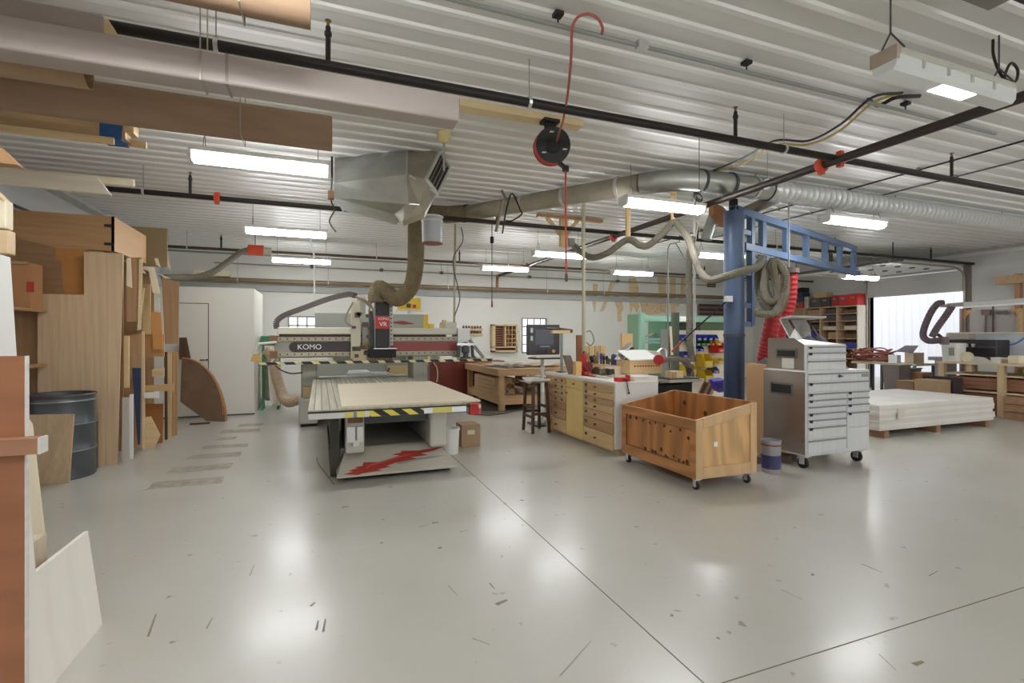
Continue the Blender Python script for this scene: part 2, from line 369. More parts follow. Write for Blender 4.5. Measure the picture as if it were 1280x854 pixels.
def fixture(x0, Y, z, label, L=1.22):
    t = thing('ceiling_light', label, 'light', (x0+L/2, Y, z), group='strip lights hung from the ceiling')
    MB().bx(x0, x0+L, Y-.1, Y+.1, z+.03, z+.075).build('housing', white, t, bev=.006)
    n = MB(); pr = [(-.085, .03), (-.08, -.02), (-.05, -.045), (.05, -.045), (.08, -.02), (.085, .03)]
    n.prism([(x0+.03, Y+a, z+b) for a, b in pr], (L-.06, 0, 0)); n.build('lens', lampE, t)
    for q in (x0, x0+L-.03): MB().prism([(q, Y+a*1.08, z+b-(.006 if b < 0 else 0)) for a, b in pr], (.03, 0, 0)).build('end_cap', white, t)
    for q in (x0+.12, x0+L-.12):
        MB().tube([(q, Y-.07, z+.075), (q, Y, z+.24), (q, Y, ZC-.024)], .004, 5).tube([(q, Y+.07, z+.075), (q, Y, z+.24)], .004, 5).build('chain', greyM, t)
    return t
for x0, Y, z, lab in ((-1.12, 5.35, 3.16, 'bright strip light just below the long cardboard tube'), (-1.1, 8.75, 3.16, 'strip light above the router, second of the three on the left'),
    (-.98, 11.9, 3.16, 'farthest strip light on the left, near the back wall'), (3.62, 11.5, 3.16, 'strip light by the back wall right of the hanging grey pail'),
    (3.95, 9.15, 3.16, 'strip light left of the sagging hose behind the tan post'), (3.47, 5.25, 3.16, 'strip light hung under the big round duct'),
    (7.03, 11.1, 3.16, 'strip light before the back wall over the wooden templates'), (7.1, 8.1, 3.16, 'strip light half hidden behind the blue crane post'),
    (6.62, 5.0, 3.16, 'strip light above the blue crane arm below the spiral duct'), (11.75, 8.4, 2.95, 'strip light under the raised garage door')):
    fixture(x0, Y, z, lab)
# same lamps added in unseen rows behind the camera to brighten the shop
for Y in (-1.1, -4.3):
    for x0 in (-1.1, 3.5, 6.8, 10.5): fixture(x0, Y, 3.16, 'unseen strip light added over the shop end behind the viewer')
for x0, Y in ((-1.1, 2.07), (10.6, 2.07)): fixture(x0, Y, 3.16, 'strip light in the row level with the clear cased lamp, outside the picture')
# the near lamp with the clear prismatic cover
t = thing('ceiling_light', 'clear cased strip light hung on a chain at the upper right', 'light', (3.88, 2.07, 3.16))
x0, Y, z, Ln = 3.27, 2.07, 3.2, 1.27
MB().bx(x0+.02, x0+Ln-.02, Y-.08, Y+.08, z+.02, z+.075).build('housing', greyP, t, bev=.01)
MB().prism([(x0, Y+a, z+b) for a, b in ((-.075, .03), (-.07, -.04), (-.05, -.065), (.05, -.065), (.07, -.04), (.075, .03))], (Ln, 0, 0)).build('lens', lensC, t)
MB().bx(x0+.5, x0+.86, Y-.045, Y+.045, z-.069, z-.065).build('glow_patch', mat('lamp_glow', (255, 255, 255), .4, emit=3), t)  # glowing plate added for the bright patch on the clear cover
MB().bx(x0-.01, x0+.02, Y-.08, Y+.08, z-.005, z+.08).build('end_cap', mat('aged_housing', (176, 160, 144), .5), t)
for k in range(1, 5): MB().bx(x0+k*.25-.01, x0+k*.25+.01, Y-.082, Y-.07, z-.02, z+.04).build('latch', alu, t)
for q in (x0+.06, x0+Ln-.05):
    MB().tube([(q, Y-.08, z+.07), (q, Y, z+.2), (q, Y, ZC-.024)], .006, 5).tube([(q, Y+.08, z+.07), (q, Y, z+.2)], .006, 5).build('chain', dgrey, t)
cpts = [(4.48, 2.1, 3.62), (4.49, 2.1, 3.5), (4.55, 2.08, 3.36), (4.66, 2.06, 3.33), (4.7, 2.06, 3.42), (4.62, 2.06, 3.46), (4.55, 2.06, 3.38), (4.52, 2.06, 3.29)]
MB().tube(spline(cpts), .009, 6).build('cord', black, t)
# ================================================================= PIPES UNDER THE CEILING
def hanger(t, x, y, z, r, rod=.004):
    MB().tube([(x, y, z+r), (x, y, ZC-.024)], rod, 5).build('hanger_rod', greyM, t)
    MB().lathe([(r+.004, -.012), (r+.012, -.012), (r+.012, .012), (r+.004, .012)], (x, y, z), 12, 'X').build('hanger_ring', alu, t)
def sprig(t, x, y, z):
    MB().cyl((x, y, z+.03), (x, y, z+.26), .017, n=8).cyl((x, y, z+.2), (x, y, z+.225), .024, n=8).build('riser', pipeB, t)
    MB().cyl((x, y, z+.26), (x, y, z+.3), .011, n=8).cyl((x, y, z+.298), (x, y, z+.302), .022, n=10).build('sprinkler_head', mat('brass', (150, 120, 70), .4, .8), t)
def coupling(t, c, r, ax):
    MB().lathe([(r+.002, -.035), (r+.02, -.03), (r+.024, 0), (r+.02, .03), (r+.002, .035)], c, 14, ax).box(V(c)+V((0, 0, r+.02)), (.05, .05, .04)).box(V(c)-V((0, 0, r+.02)), (.05, .05, .04)).build('coupling', orange, t)
t = thing('sprinkler_pipe', 'near black sprinkler pipe crossing the ceiling from left to right', 'pipe', (5, 3.54, 3.3))
MB().cyl((-3.45, 3.54, 3.3), (15.05, 3.54, 3.3), .034).build('pipe_run', pipeB, t, smooth=True)
for x in (.05, 3.55, 6.75, 10.2): sprig(t, x, 3.54, 3.3)
for x in (-.6, 1.5, 4.15, 8.9): hanger(t, x, 3.54, 3.3, .034)
coupling(t, (4.92, 3.54, 3.3), .04, 'X')
t = thing('sprinkler_pipe', 'middle black sprinkler pipe running behind the metal air plenum', 'pipe', (5, 7.44, 3.3))
MB().cyl((-3.45, 7.44, 3.3), (15.05, 7.44, 3.3), .033).build('pipe_run', pipeB, t, smooth=True)
for x in (-1.55, 2.6, 6.55, 10.2, 13.4): sprig(t, x, 7.44, 3.3)
for x in (-2.05, .3, 4.1, 8.5): hanger(t, x, 7.44, 3.3, .033)
coupling(t, (-1.5+.25, 7.44, 3.3), .036, 'X')
t = thing('sprinkler_pipe', 'far brown sprinkler pipe close in front of the back wall', 'pipe', (5, 11.75, 3.3))
MB().cyl((-3.45, 11.75, 3.3), (15.05, 11.75, 3.3), .03).build('pipe_run', mat('pipe_brown', (84, 66, 52), .55, .2), t, smooth=True)
for x in (-1.9, 3.15, 6.5, 10.6): sprig(t, x, 11.75, 3.3)
for x in (-2.5, 1.2, 4.4, 8.4): hanger(t, x, 11.75, 3.3, .03)
coupling(t, (4.92, 11.75, 3.3), .034, 'X')
t = thing('main_pipe', 'thick dark main pipe running toward the back wall', 'pipe', (4.84, 5, 3.27))
MB().cyl((4.84, YF+.1, 3.27), (4.84, 13.6, 3.27), .042).build('pipe_run', mat('pipe_dark_brown', (64, 54, 50), .45, .3), t, smooth=True)
coupling(t, (4.84, 3.68, 3.27), .05, 'Y'); coupling(t, (4.84, 7.6, 3.27), .05, 'Y'); coupling(t, (4.84, 11.9, 3.27), .05, 'Y')
for y in (4.35, 8.9): hanger(t, 4.84, y, 3.27, .05)
MB().tube(spline([(4.84, 13.6, 3.27), (4.84, 13.78, 3.26), (4.84, 13.82, 3.1), (4.84, 13.82, 2.9)], 5), .045).build('drop_elbow', mat('pipe_copper', (150, 110, 84), .5, .3), t, smooth=True)
t = thing('heating_pipe', 'fat tan pipe running the length of the back wall', 'pipe', (5, 13.95, 2.9))
MB().cyl((-3.45, 13.95, 2.9), (13.5, 13.95, 2.9), .06).build('pipe_run', mat('tan_pipe', (140, 122, 98), .4, .3), t, smooth=True)
for x in (-1.9, .2, 3.4, 6.5, 8.5, 11): hanger(t, x, 13.95, 2.9, .06)
t = thing('conduit', 'thin grey conduit along the top of the back wall', 'conduit', (5, 13.9, 3.42))
MB().cyl((-2.4, 13.9, 3.3), (13, 13.9, 3.3), .016, n=8).build('tube', greyM, t); n = MB()
for x in (-.2, 1.55, 3.2, 5.9, 9): n.bx(x-.04, x+.04, 13.84, 13.96, 3.27, 3.34)
n.build('clip', dgrey, t)
for x in (-.2, 3.2, 9): MB().cyl((x, 13.9, 3.3), (x, 13.9, ZC), .008, n=6).build('hanger_rod', greyM, t)
t = thing('air_line', 'thin grey air line fixed to the ceiling above the hose reel', 'pipe', (3, 2.98, 3.56))
MB().cyl((.6, 2.98, 3.56), (6.4, 2.98, 3.56), .016, n=8).build('tube', greyM, t)
for x in (1.47, 3.1, 5): MB().cyl((x, 2.98, 3.56), (x, 2.98, ZC), .006, n=6).bx(x-.03, x+.03, 2.95, 3.01, ZC-.04, ZC-.015).build('clamp', blackM, t)
MB().bx(2.08, 2.16, 2.94, 3.0, 3.53, 3.585).build('fitting', alu, t)
t = thing('air_hose', 'red air hose looping over the air line down to the reel', 'hose', (1.9, 2.98, 3.56))
MB().tube(spline([P(752, 44, f=3.42), P(753, 34, f=3.35), P(746, 22, f=3.3), P(733, 17.5, f=3.26), P(721, 23, f=3.26), P(715, 38, f=3.3), P(714, 70, f=3.42), P(710, 115, f=3.75), P(704, 150, f=4.15), P(700, 163, f=4.45), P(696, 176, f=4.6)], 7), .0095, 7).build('hose', mat('hose_muted_red', (168, 84, 74), .5), t, smooth=True)
for lab, X, y0, y1, z in (('slim dark gas pipe parallel to the main pipe', 7.14, 2.2, 9.5, 3.63), ('slim conduit right of the gas pipe above the spiral duct', 7.9, 2.2, 8.8, 3.63)):
    t = thing('conduit', lab, 'conduit', (X, 5, z))
    MB().cyl((X, y0, z), (X, y1, z), .011, n=8).build('tube', pipeB if X < 7.5 else dgrey, t); n = MB()
    for y in (2.9, 4.1, 6.2, 8): MB().cyl((X, y, z), (X, y, ZC), .006, n=6).bx(X-.03, X+.03, y-.012, y+.012, z-.025, z+.025).build('hanger_rod', greyM, t)
# ballast box and wires on the ceiling at upper right
t = thing('junction_box', 'grey junction box on the ceiling behind the clear cased lamp', 'box', (3.6, 1.75, 3.5))
MB().bx(3.48, 3.83, 1.66, 1.82, 3.5, 3.62).build('box_body', mat('box_grey', (128, 122, 116), .5), t, bev=.005)
MB().cyl((3.83, 1.74, 3.56), (5.2, 1.74, 3.56), .014, n=8).cyl((3.48, 1.74, 3.53), (3.3, 1.8, 3.52), .01, n=8).build('conduit', pipeB, t)
MB().bx(3.47, 3.84, 1.65, 1.83, 3.62, ZC-.024).build('mounting_board', dgrey, t)
t = thing('cable', 'black and yellow cables sagging from the ceiling line', 'cable', (3.6, 3.3, 3.5))
a, b = P(1120, 118, Z=3.6), P(880, 213, Z=3.6)
for k, m_ in ((0, black), (.12, mat('yellow_cable', (186, 160, 84), .5))):
    MB().tube(spline([P(1128, 116, Z=3.6), P(1090, 122+k*60, Z=3.56), P(1050, 156+k*60, Z=3.47), P(1010, 176+k*40, Z=3.48), P(968, 176+k*50, Z=3.52), P(930, 197+k*60, Z=3.57), P(885, 216, Z=3.62)], 6), .011, 6).build('wire', m_, t)
MB().tube(spline([P(1085, 124, Z=3.6), P(1098, 132, Z=3.58), P(1120, 122, Z=3.6), P(1150, 120, Z=3.61)], 5), .016, 6).build('wire', pipeB, t)

# ================================================================= HOSE REEL
t = thing('hose_reel', 'black hose reel hanging from a yellow ceiling board', 'hose reel', (1.98, 4.4, 3.2))
c = P(690, 183, f=4.75)
ax = V((-.25, -.95, -.15)).normalized()
def disc(r, off0, off1, n=28): return MB().cyl(c+ax*off0, c+ax*off1, r, n=n)
disc(.165, .05, .066).build('side_plate', black, t); disc(.172, -.075, -.06).build('side_plate', black, t)
disc(.075, .066, .085).build('hub', blackM, t)
pl = MB(); q = V((.0, 0, .045))
for k in range(3):
    a_ = k*2*PI/3+.7; e1 = ax.cross(V((0, 0, 1))).normalized(); e2 = ax.cross(e1)
    pl.box(c+ax*.068+(e1*math.cos(a_)+e2*math.sin(a_))*.115, (.035, .035, .008))
pl.build('sticker', white, t)
n = MB(); e1 = ax.cross(V((0, 0, 1))).normalized(); e2 = ax.cross(e1)
for k in range(4):
    off = -.05+k*.03; n.tube([c+ax*off+(e1*math.cos(w_*PI/14)+e2*math.sin(w_*PI/14))*.155 for w_ in range(29)], .014, 6)
n.build('wound_hose', redH, t, smooth=True)
MB().bar(c+V((0, .03, .12)), c+V((0, .05, .24)), .1, .05).box(c+V((0, .05, .25)), (.16, .12, .03)).build('bracket', blackM, t)
g = P(707, 211, f=4.75)
MB().bar(c+V((.03, -.02, -.13)), g, .05, .03).lathe([(.02, -.03), (.034, -.02), (.034, .02), (.02, .03)], g, 10).build('outlet_guide', black, t)
MB().tube([g, g+V((0, 0, -.5)), P(708, 350, f=4.75)], .009, 7).build('drop_hose', redH, t)
e_ = P(708, 352, f=4.75); MB().cyl(e_, e_+V((0, 0, .07)), .014, n=8).build('nozzle', dgrey, t)
b = MB(); y = 4.42; b.bx(P(573, 136, Y=y).x, P(725, 158, Y=y).x, y-.07, y+.07, ZC-.085, ZC-.02)
one(b, 'ceiling_board', mat('yellow_pine', (226, 196, 140), .5, kind='wood', scale=(.8, 9, 9), var=.1), 'yellow pine board on the ceiling above the hose reel', 'board')

# ================================================================= STOCK STORED OVERHEAD AT THE LEFT
def strap(t, x, y, z, w, h):
    MB().bar((x, y-w/2, z), (x, y-w/2, ZC-.024), .007, .004, (0, 1, 0)).build('strap', galvD, t)
    MB().bar((x, y+w/2, z), (x, y+w/2, ZC-.024), .007, .004, (0, 1, 0)).build('strap', galvD, t)
    MB().bar((x, y-w/2, z), (x, y+w/2, z), .007, .004).build('strap', galvD, t)
t = thing('square_tube', 'long grey vinyl square tube hung below the ceiling', 'tube', (-1.3, 3.3, 2.93))
n = MB(); s0 = [(-.085, .005), (-.075, -.005), (.075, -.005), (.085, .005), (.085, .16), (-.085, .16)]
n.prism([(-3.4, 3.3+a, 2.935+b_) for a, b_ in s0], (4.26, 0, 0)); n.build('tube_body', lav, t, bev=.012, seg=2)
MB().bx(-.5, -.485, 3.212, 3.39, 2.928, 3.1).build('joint_seam', mat('seam', (150, 138, 132), .5), t)
strap(t, -.62, 3.3, 2.925, .19, 0); strap(t, -2.2, 3.3, 2.925, .19, 0)
t = thing('square_tube', 'short grey vinyl tube with a split end above the long one', 'tube', (-2.3, 3.36, 3.12))
MB().bx(-3.4, -1.08, 3.27, 3.385, 3.105, 3.22).build('tube_body', mat('vinyl_dark', (160, 148, 142), .5), t, bev=.01)
MB().prism([(-1.08, 3.28, 3.115), (-1.02, 3.28, 3.12), (-1.06, 3.28, 3.2), (-1.08, 3.28, 3.21)], (0, .09, 0)).build('wood_core', pine, t)
def ctube(lab, x0, x1, y, z, r, wall, m_):
    t = thing('cardboard_tube', lab, 'tube', ((x0+x1)/2, y, z-r))
    n = MB(); n.lathe([(r-wall, x0), (r, x0), (r, x1), (r-wall, x1), (r-wall, x0)], (0, y, z), 32, 'X'); bmesh.ops.delete(n.bm, geom=[f for f in n.bm.faces if len(f.verts) > 4], context='FACES')
    n.build('tube_wall', m_, t, smooth=True); return t
t = ctube('thick brown cardboard tube, longest of the tubes overhead', -3.4, .09, 4.3, 3.14, .135, .012, card); strap(t, -.55, 4.3, 3.0, .275, 0); strap(t, -2.4, 4.3, 3.0, .275, 0)
t = ctube('short open ended cardboard tube above the long brown one', -3.4, P(111, 94, Y=3.85).x, 3.85, P(111, 94, Y=3.85).z, .085, .009, cardB); strap(t, -2.2, 3.85, P(111, 94, Y=3.85).z-.088, .172, 0)
t = ctube('cardboard tube with a spiral seam at the top edge', -3.4, -.045, 2.7, 3.15, .1, .01, card); strap(t, -.35, 2.7, 3.047, .204, 0); strap(t, -2.5, 2.7, 3.047, .204, 0)
b = MB().bx(-3.4, -.02, 2.62, 2.78, 3.255, 3.3); one(b, 'lumber_board', pine, 'pine board lying on the topmost cardboard tube', 'board')
# moulding bundle with blue tape
t = thing('moulding_bundle', 'bundle of wood mouldings wrapped in blue tape', 'mouldings', (-2.3, 4.85, 3.05))
ym = 4.85
for k, (dx, z0, z1, y0, y1, m_) in enumerate(((.0, 3.12, 3.2, -.06, .06, pine), (-.12, 3.06, 3.12, -.08, .05, plyX), (.13, 3.05, 3.1, .055, .085, pine), (.03, 3.2, 3.24, -.05, .05, plyX))):
    MB().bx(-3.4, P(170, 165, Y=ym).x+dx*.4, ym+y0, ym+y1, z0, z1).build('moulding', m_, t)
MB().bx(P(130, 160, Y=ym).x, P(157, 165, Y=ym).x, ym-.087, ym+.09, 3.043, 3.247).build('tape_wrap', tape, t)
MB().bx(-3.4, -1.5, ym-.11, ym-.083, 3.0, 3.05).build('moulding', pine, t)
strap(t, -2.3, ym, 2.985, .24, 0); strap(t, -3.1, ym, 2.985, .24, 0)
# pale trim boards lower down
t = thing('trim_board', 'long whitewashed trim board stored above the sheet rack', 'board', (-2.5, 5.6, 2.8))
y = 5.6; a, b2 = P(0, 205, Y=y), P(0, 237, Y=y); n = MB()
n.prism([(XL+.05, y, 2.98), (P(122, 220, Y=y).x, y, 2.95), (P(139, 246, Y=y).x, y, 2.80), (XL+.05, y, 2.84)], (0, .045, 0)); n.build('board_body', mat('whitewash', (226, 212, 188), .5, kind='wood', scale=(.8, 9, 9), var=.08), t, bev=.008)
MB().bx(XL+.05, XL+.5, 5.5, 5.74, 2.76, 2.8).build('wall_bracket', pine, t)
t = thing('trim_board', 'narrow pale trim strip just behind the whitewashed board', 'board', (-2.3, 5.75, 2.9))
MB().bx(XL+.05, P(168, 229, Y=5.75).x, 5.73, 5.77, 2.93, 3.0).build('board_body', cream, t, bev=.006); MB().bx(XL+.05, XL+.4, 5.72, 5.85, 2.88, 2.93).build('wall_bracket', pine, t)
t = thing('wall_conduit', 'thin dark conduit along the white left wall', 'conduit', (XL+.03, 8, 2.9))
MB().cyl((XL+.03, 5.5, 3.1), (XL+.03, 13, 3.1), .018, n=8).build('tube', dgrey, t)

# ================================================================= AIR PLENUM, PAIL, DUCTS
t = thing('air_plenum', 'angular galvanised air plenum with two outlets under the ceiling', 'plenum', (1.0, 5.9, 2.8))
back = V((.1, .55, 0))
A_, B_, B2, D_, E_, F_, K_, N0 = P(418, 195, f=6.1), P(418, 229, f=5.5), P(418, 247, f=5.6), P(482, 182, f=6), P(509, 180, f=5.9), P(508, 218, f=5.45), P(512, 256, f=5.6), P(493, 268, f=5.9)
n = MB(); n.hull([A_, B_, B2, D_, E_, F_, K_, N0]+[p+back for p in (A_, B2, E_, N0, D_)]); n.build('trunk', galv, t)
G_, Hh, I_, J_ = P(549, 190, f=5.75), P(561, 210, f=5.9), P(545.5, 242, f=5.6), P(532, 224, f=5.4)
n = MB(); n.hull([E_, F_, G_, Hh, I_, J_, E_+back, G_+back*.6, Hh+back*.6]); n.build('upper_outlet', galvD, t)
nn = (Hh-J_).cross(G_-J_).normalized()
if nn.dot(V((0, 0, 1.5))-J_) < 0 and nn.x < 0: nn = -nn
if nn.x < 0: nn = -nn
lf = MB()
cL = (G_+Hh+I_+J_)/4
qs = [J_, G_, Hh, I_]
for a, b_ in zip(qs, qs[1:]+qs[:1]): lf.bar(a+nn*.01, b_+nn*.01, .03, .03, nn)
fr = lf.build('louvre_frame', alu, t)
MB().prism([cL+(p-cL)*.92+nn*.004 for p in qs], nn*.006).build('louvre_dark', black, fr)
lv = MB()
for k in (1, 2, 3):
    s = k/4; lv.bar(J_.lerp(I_, s)+nn*.012, G_.lerp(Hh, s)+nn*.012, .007, .012, nn)
lv.build('louvre_slats', galvD, fr)
Lp, M_, N_ = P(524, 256, f=5.5), P(531, 266, f=5.6), P(503.6, 276, f=5.75)
n = MB(); n.hull([F_, K_, J_, I_, Lp, M_, N_, N0, P(540, 246, f=5.7), N_+back*.5, M_+back*.5, K_+back]); n.build('lower_outlet', galvD, t)
n = MB(); a_, c_ = P(512, 219, f=5.41), P(548, 244, f=5.55)
n.bar(a_, c_, .012, .012); n.bar(E_+V((0, -.01, 0)), F_+V((0, -.01, 0)), .02, .012); n.bar(P(512, 255, f=5.55), P(524, 256, f=5.48), .014, .014); n.build('seam', alu, t)
n = MB(); n.prism([P(420, 165, f=6.6), P(491, 176, f=6.6), P(491, 179, f=6.6), P(482, 184, f=6.6), P(418, 196, f=6.6)], (0, .5, 0)); n.build('ceiling_transition', galv, t)
t = thing('ceiling_cup', 'cream plastic ceiling cup with a rod above the plenum', 'ceiling fitting', tuple(P(555, 165, Z=ZC)))
c = P(555, 166, Z=3.64); MB().lathe([(.03, -.11), (.05, -.1), (.05, -.06), (.075, -.05), (.075, 0), (.03, .01)], c, 18).build('cup', mat('cream_plastic', (226, 208, 152), .45), t, smooth=True)
MB().cyl(c+V((0, 0, -.11)), c+V((0, 0, -.4)), .012, n=8).build('rod', galv, t)
# spiral duct
DZ_, DYY, DR = 3.47, 5.03, .141
t = thing('spiral_duct', 'big silver spiral duct running along the ceiling with elbow', 'duct', (7, DYY, DZ_))
n = MB(); x = 5.6; pts = []; rr = []
while x < XR-.02:
    k = (x-5.6)/.11; pts.append(V((x, DYY, DZ_))); rr.append(DR+(.011 if int(round(k*4)) % 4 == 0 else 0)); x += .0275
n.tube(pts, rr, 24); n.build('spiral_section', mat('bright_duct', (226, 228, 228), .36, .6), t, smooth=True)
el = spline([(5.6, DYY, DZ_), (4.9, DYY, DZ_), (4.45, DYY+.03, DZ_), (4.1, DYY+.17, DZ_), (3.85, DYY+.4, DZ_)], 4)
MB().tube(el, DR-.005, 20).build('elbow', galv, t, smooth=True)
e0 = V((3.85, DYY+.4, DZ_)); e1_ = P(582, 267, Z=DZ_+.02)
MB().tube([e0, e1_], DR-.012, 20, r2=.125).build('straight_section', galvD, t, smooth=True)
def band(p, d, r): return MB().tube([p-d*.02, p+d*.02], r, 20)
dd = (e1_-e0).normalized()
for s in (.1, .38, .62, .93): band(e0.lerp(e1_, s), dd, DR+.008-s*.03).build('band', alu, t, smooth=True)
for x in (4.5, 4.95, 5.35, 5.62, 6.05): band(V((x, DYY+(.03 if x < 4.6 else 0), DZ_)), V((1, 0, 0)), DR+.01).build('band', alu if x > 5 else dgrey, t, smooth=True)
for x in (5.4, 8.2, 11): MB().cyl((x, DYY, DZ_+DR), (x, DYY, ZC), .008, n=6).build('hanger_rod', greyM, t)
b0 = P(990, 236, Z=3.36); MB().tube([P(988, 238, f=7.0), P(960, 252, f=7.3), P(930, 266, f=7.6)], .085, 14).build('branch', galvD, t, smooth=True)
# flexible dark hose from duct to the router head
t = thing('dust_hose', 'thick dusty hose drooping from the duct to the router head', 'hose', (1.2, 8, 2))
he = e1_
hp = [he, P(560, 268, f=7.9), P(536, 268, f=7.9), P(522, 278, f=7.95), P(520, 305, f=8.1), P(519, 335, f=8.3), P(513, 360, f=8.5), P(497, 374, f=8.6), P(482, 364, f=8.6), P(474, 360, f=8.6), P(470, 368, f=8.6), P(470, 378, f=8.6)]
MB().corr(spline(hp, 7), .13, .006, .03, 14).build('hose', hoseD, t, smooth=False)
b = he+dd*.02; MB().tube([he-dd*.06, he+dd*.06], .142, 18).build('hose_clamp', pipeB, t)
t = thing('pail', 'light grey pail hanging below the dark duct hose', 'pail', tuple(P(540, 306, f=7.2)))
pb_ = P(540, 304, f=7.2); h_ = (P(540, 271, f=7.2)-pb_).z
MB().lathe([(.135, 0), (.14, .01), (.15, h_*.95), (.155, h_)], pb_, 24).build('body', mat('pail_grey', (190, 194, 200), .35), t, smooth=True)
MB().lathe([(.153, h_*.8), (.16, h_*.81), (.16, h_*.83), (.153, h_*.84)], pb_, 24).lathe([(.156, h_*.96), (.164, h_*.97), (.164, h_), (.156, h_+.004)], pb_, 24).build('rim', white, t, smooth=True)
MB().lathe([(.155, 0), (.15, -.012), (.1, -.014)], pb_, 24).build('bottom_ring', mat('brown_rust', (140, 100, 80), .6), t)
MB().tube(spline([pb_+V((-.16, 0, h_*.82)), pb_+V((-.1, 0, h_+.12)), pb_+V((0, 0, h_+.17)), pb_+V((.1, 0, h_+.12)), pb_+V((.16, 0, h_*.82))], 5), .004, 5).cyl(pb_+V((0, 0, h_+.17)), pb_+V((0, 0, ZC-pb_.z)), .004, n=5).build('handle', dgrey, t)
# loose boards wired onto the duct
t = thing('cable_loop', 'loop of black cable with sticks tied on the duct', 'cable', tuple(P(640, 260, f=7)))
MB().tube(spline([P(628, 292, f=6.9), P(633, 262, f=6.8), P(640, 242, f=6.8), P(650, 262, f=6.8), P(652, 268, f=6.8), P(640, 276, f=6.9), P(632, 276, f=6.9)], 6), .011, 6).build('wire', black, t)
MB().bar(P(627, 238, f=6.8), P(634, 252, f=6.75), .02, .03).bar(P(628, 250, f=6.75), P(620, 290, f=6.8), .03, .03).build('stick', mat('weathered', (150, 136, 120), .6), t)
# wooden brace at the ceiling with outlet box
t = thing('ceiling_brace', 'T shaped lumber brace at the ceiling with a grey box', 'brace', (4.0, 7.95, 3.2))
yb = 7.95; a, b_ = P(672, 272, Y=yb), P(752, 279, Y=yb)
MB().bx(a.x, b_.x, yb-.05, yb+.05, 3.58, ZC-.02).build('top_plate', brownX, t)
MB().bx(P(700, 300, Y=yb).x, P(709, 300, Y=yb).x, yb-.04, yb+.04, P(705, 309, Y=yb).z, 3.58).build('post', pineZ, t)
for u0, u1 in ((684, 701), (722, 707)): MB().bar(V((P(u0, 280, Y=yb).x, yb, 3.58)), V((P(u1, 294, Y=yb).x, yb, P(u1, 294, Y=yb).z)), .05, .06).build('brace_arm', pineZ, t)
MB().bx(P(709, 300, Y=yb).x, P(716, 300, Y=yb).x, yb-.08, yb+.04, P(705, 308, Y=yb).z, P(705, 298, Y=yb).z).build('outlet_box', greyM, t)
# lumber hangers near the main pipe
for u, v0, v1, f_, lab in ((785, 258, 300, 7.9, 'upright board hanging from the ceiling where two pipes cross'), (842, 238, 278, 7.3, 'upright board behind the hose right of the round lamp end')):
    a = P(u, v1, f=f_); one(MB().bx(a.x-.035, a.x+.035, a.y-.02, a.y+.02, a.z, ZC-.024), 'hanging_board', pineZ, lab, 'board')

# blower with orange cap high in the far left corner
t = thing('blower', 'orange capped blower with a grey hose on the far brown pipe', 'blower', tuple(P(318, 318, Y=11.6)))
c = P(319, 313, Y=11.5); MB().cyl(c+V((-.13, 0, 0)), c+V((.16, 0, 0)), .11, n=16).build('orange_cap', orange, t, smooth=True); MB().cyl(c+V((.16, 0, 0)), c+V((.3, 0, 0)), .07, n=14).build('motor', galvD, t)
MB().cyl(c, (c.x, c.y, ZC), .01, n=6).build('hanger_rod', greyM, t)
MB().corr(spline([c+V((-.13, 0, 0)), P(300, 316, Y=11.4), P(284, 328, Y=11.2), P(266, 340, Y=11.0), P(248, 346, Y=10.9), P(232, 347, Y=10.7), P(205, 347, Y=10.2)], 8), .055, .005, .04, 10).build('hose', hoseG, t)
for u0, u1, v, lab in ((243, 254, 341, 'small pale box on the pipe above the white booth'), (270, 288, 342, 'second pale box on the pipe above the white booth')):
    a, b_ = P(u0, v, Y=13.9), P(u1, v-6, Y=13.9); one(MB().bx(a.x, b_.x, 13.8, 14.05, 2.97, 2.97+.13), 'small_box', cream, lab, 'box')
t = thing('cable', 'knotted black cable hanging at the right end of the nearest left lamp', 'cable', tuple(P(416, 260, f=5.7)))
MB().tube(spline([P(415, 222, f=5.7), P(414, 250, f=5.75), P(418, 262, f=5.8), P(412, 275, f=5.8), P(414, 282, f=5.8), P(420, 290, f=5.8)], 6), .009, 6).cyl(P(415, 222, f=5.7), P(415, 196, f=5.7), .012, n=6).build('wire', black, t); MB().bx(P(412, 228, f=5.8).x-.03, P(412, 228, f=5.8).x+.03, 5.38, 5.44, 2.9, 2.98).build('plug', hardb, t)
# ================================================================= LEFT: SCRAP SHEETS, DRUM, ENCLOSURE
def panel(poly, Y, th, m_, name, lab, cat='panel', group=None, lean=0, par=None, back=1):
    pts = [P(u, v, Y=Y) for u, v in poly]; z0 = min(p.z for p in pts)
    if lean: pts = [p+V((0, lean*(p.z-z0), 0)) for p in pts]
    n = MB().prism(pts, (0, th*back, 0))
    if par is not None: return n.build(name, m_, par)
    return one(n, name, m_, lab, cat, group)
FLO = 0.002
def fl(u, Y): return P(u, 421+FP*1.5/((Y)/(CS-(u-640)/FP*SN)), Y=Y)   # point on the floor at depth Y under column u
def sheet(u0, u1, ztop, Y, th, m_, name, lab, zbot=0., x0=None, x1=None, cat='panel', group=None):
    a = P(u0, 421, Y=Y).x if x0 is None else x0; b = P(u1, 421, Y=Y).x if x1 is None else x1
    return one(MB().bx(a, b, Y, Y+th, zbot, ztop), name, m_, lab, cat, group)
Yf = 7.12
zt = P(130, 316, Y=Yf).z; z1_ = P(80, 368, Y=Yf).z
xa, xb, xc = P(47, 421, Y=Yf).x, P(105, 421, Y=Yf).x, P(150, 421, Y=Yf).x+.03
one(MB().prism([(xa, Yf, 0), (xc-.06, Yf, 0), (xc, Yf, zt), (xb, Yf, zt), (xb, Yf, z1_), (xa, Yf, z1_)], (0, .022, 0)), 'plywood_sheet', ply, 'tall L shaped oak plywood sheet at the front of the scrap rack', 'sheet', 'scrap sheets in the rack')
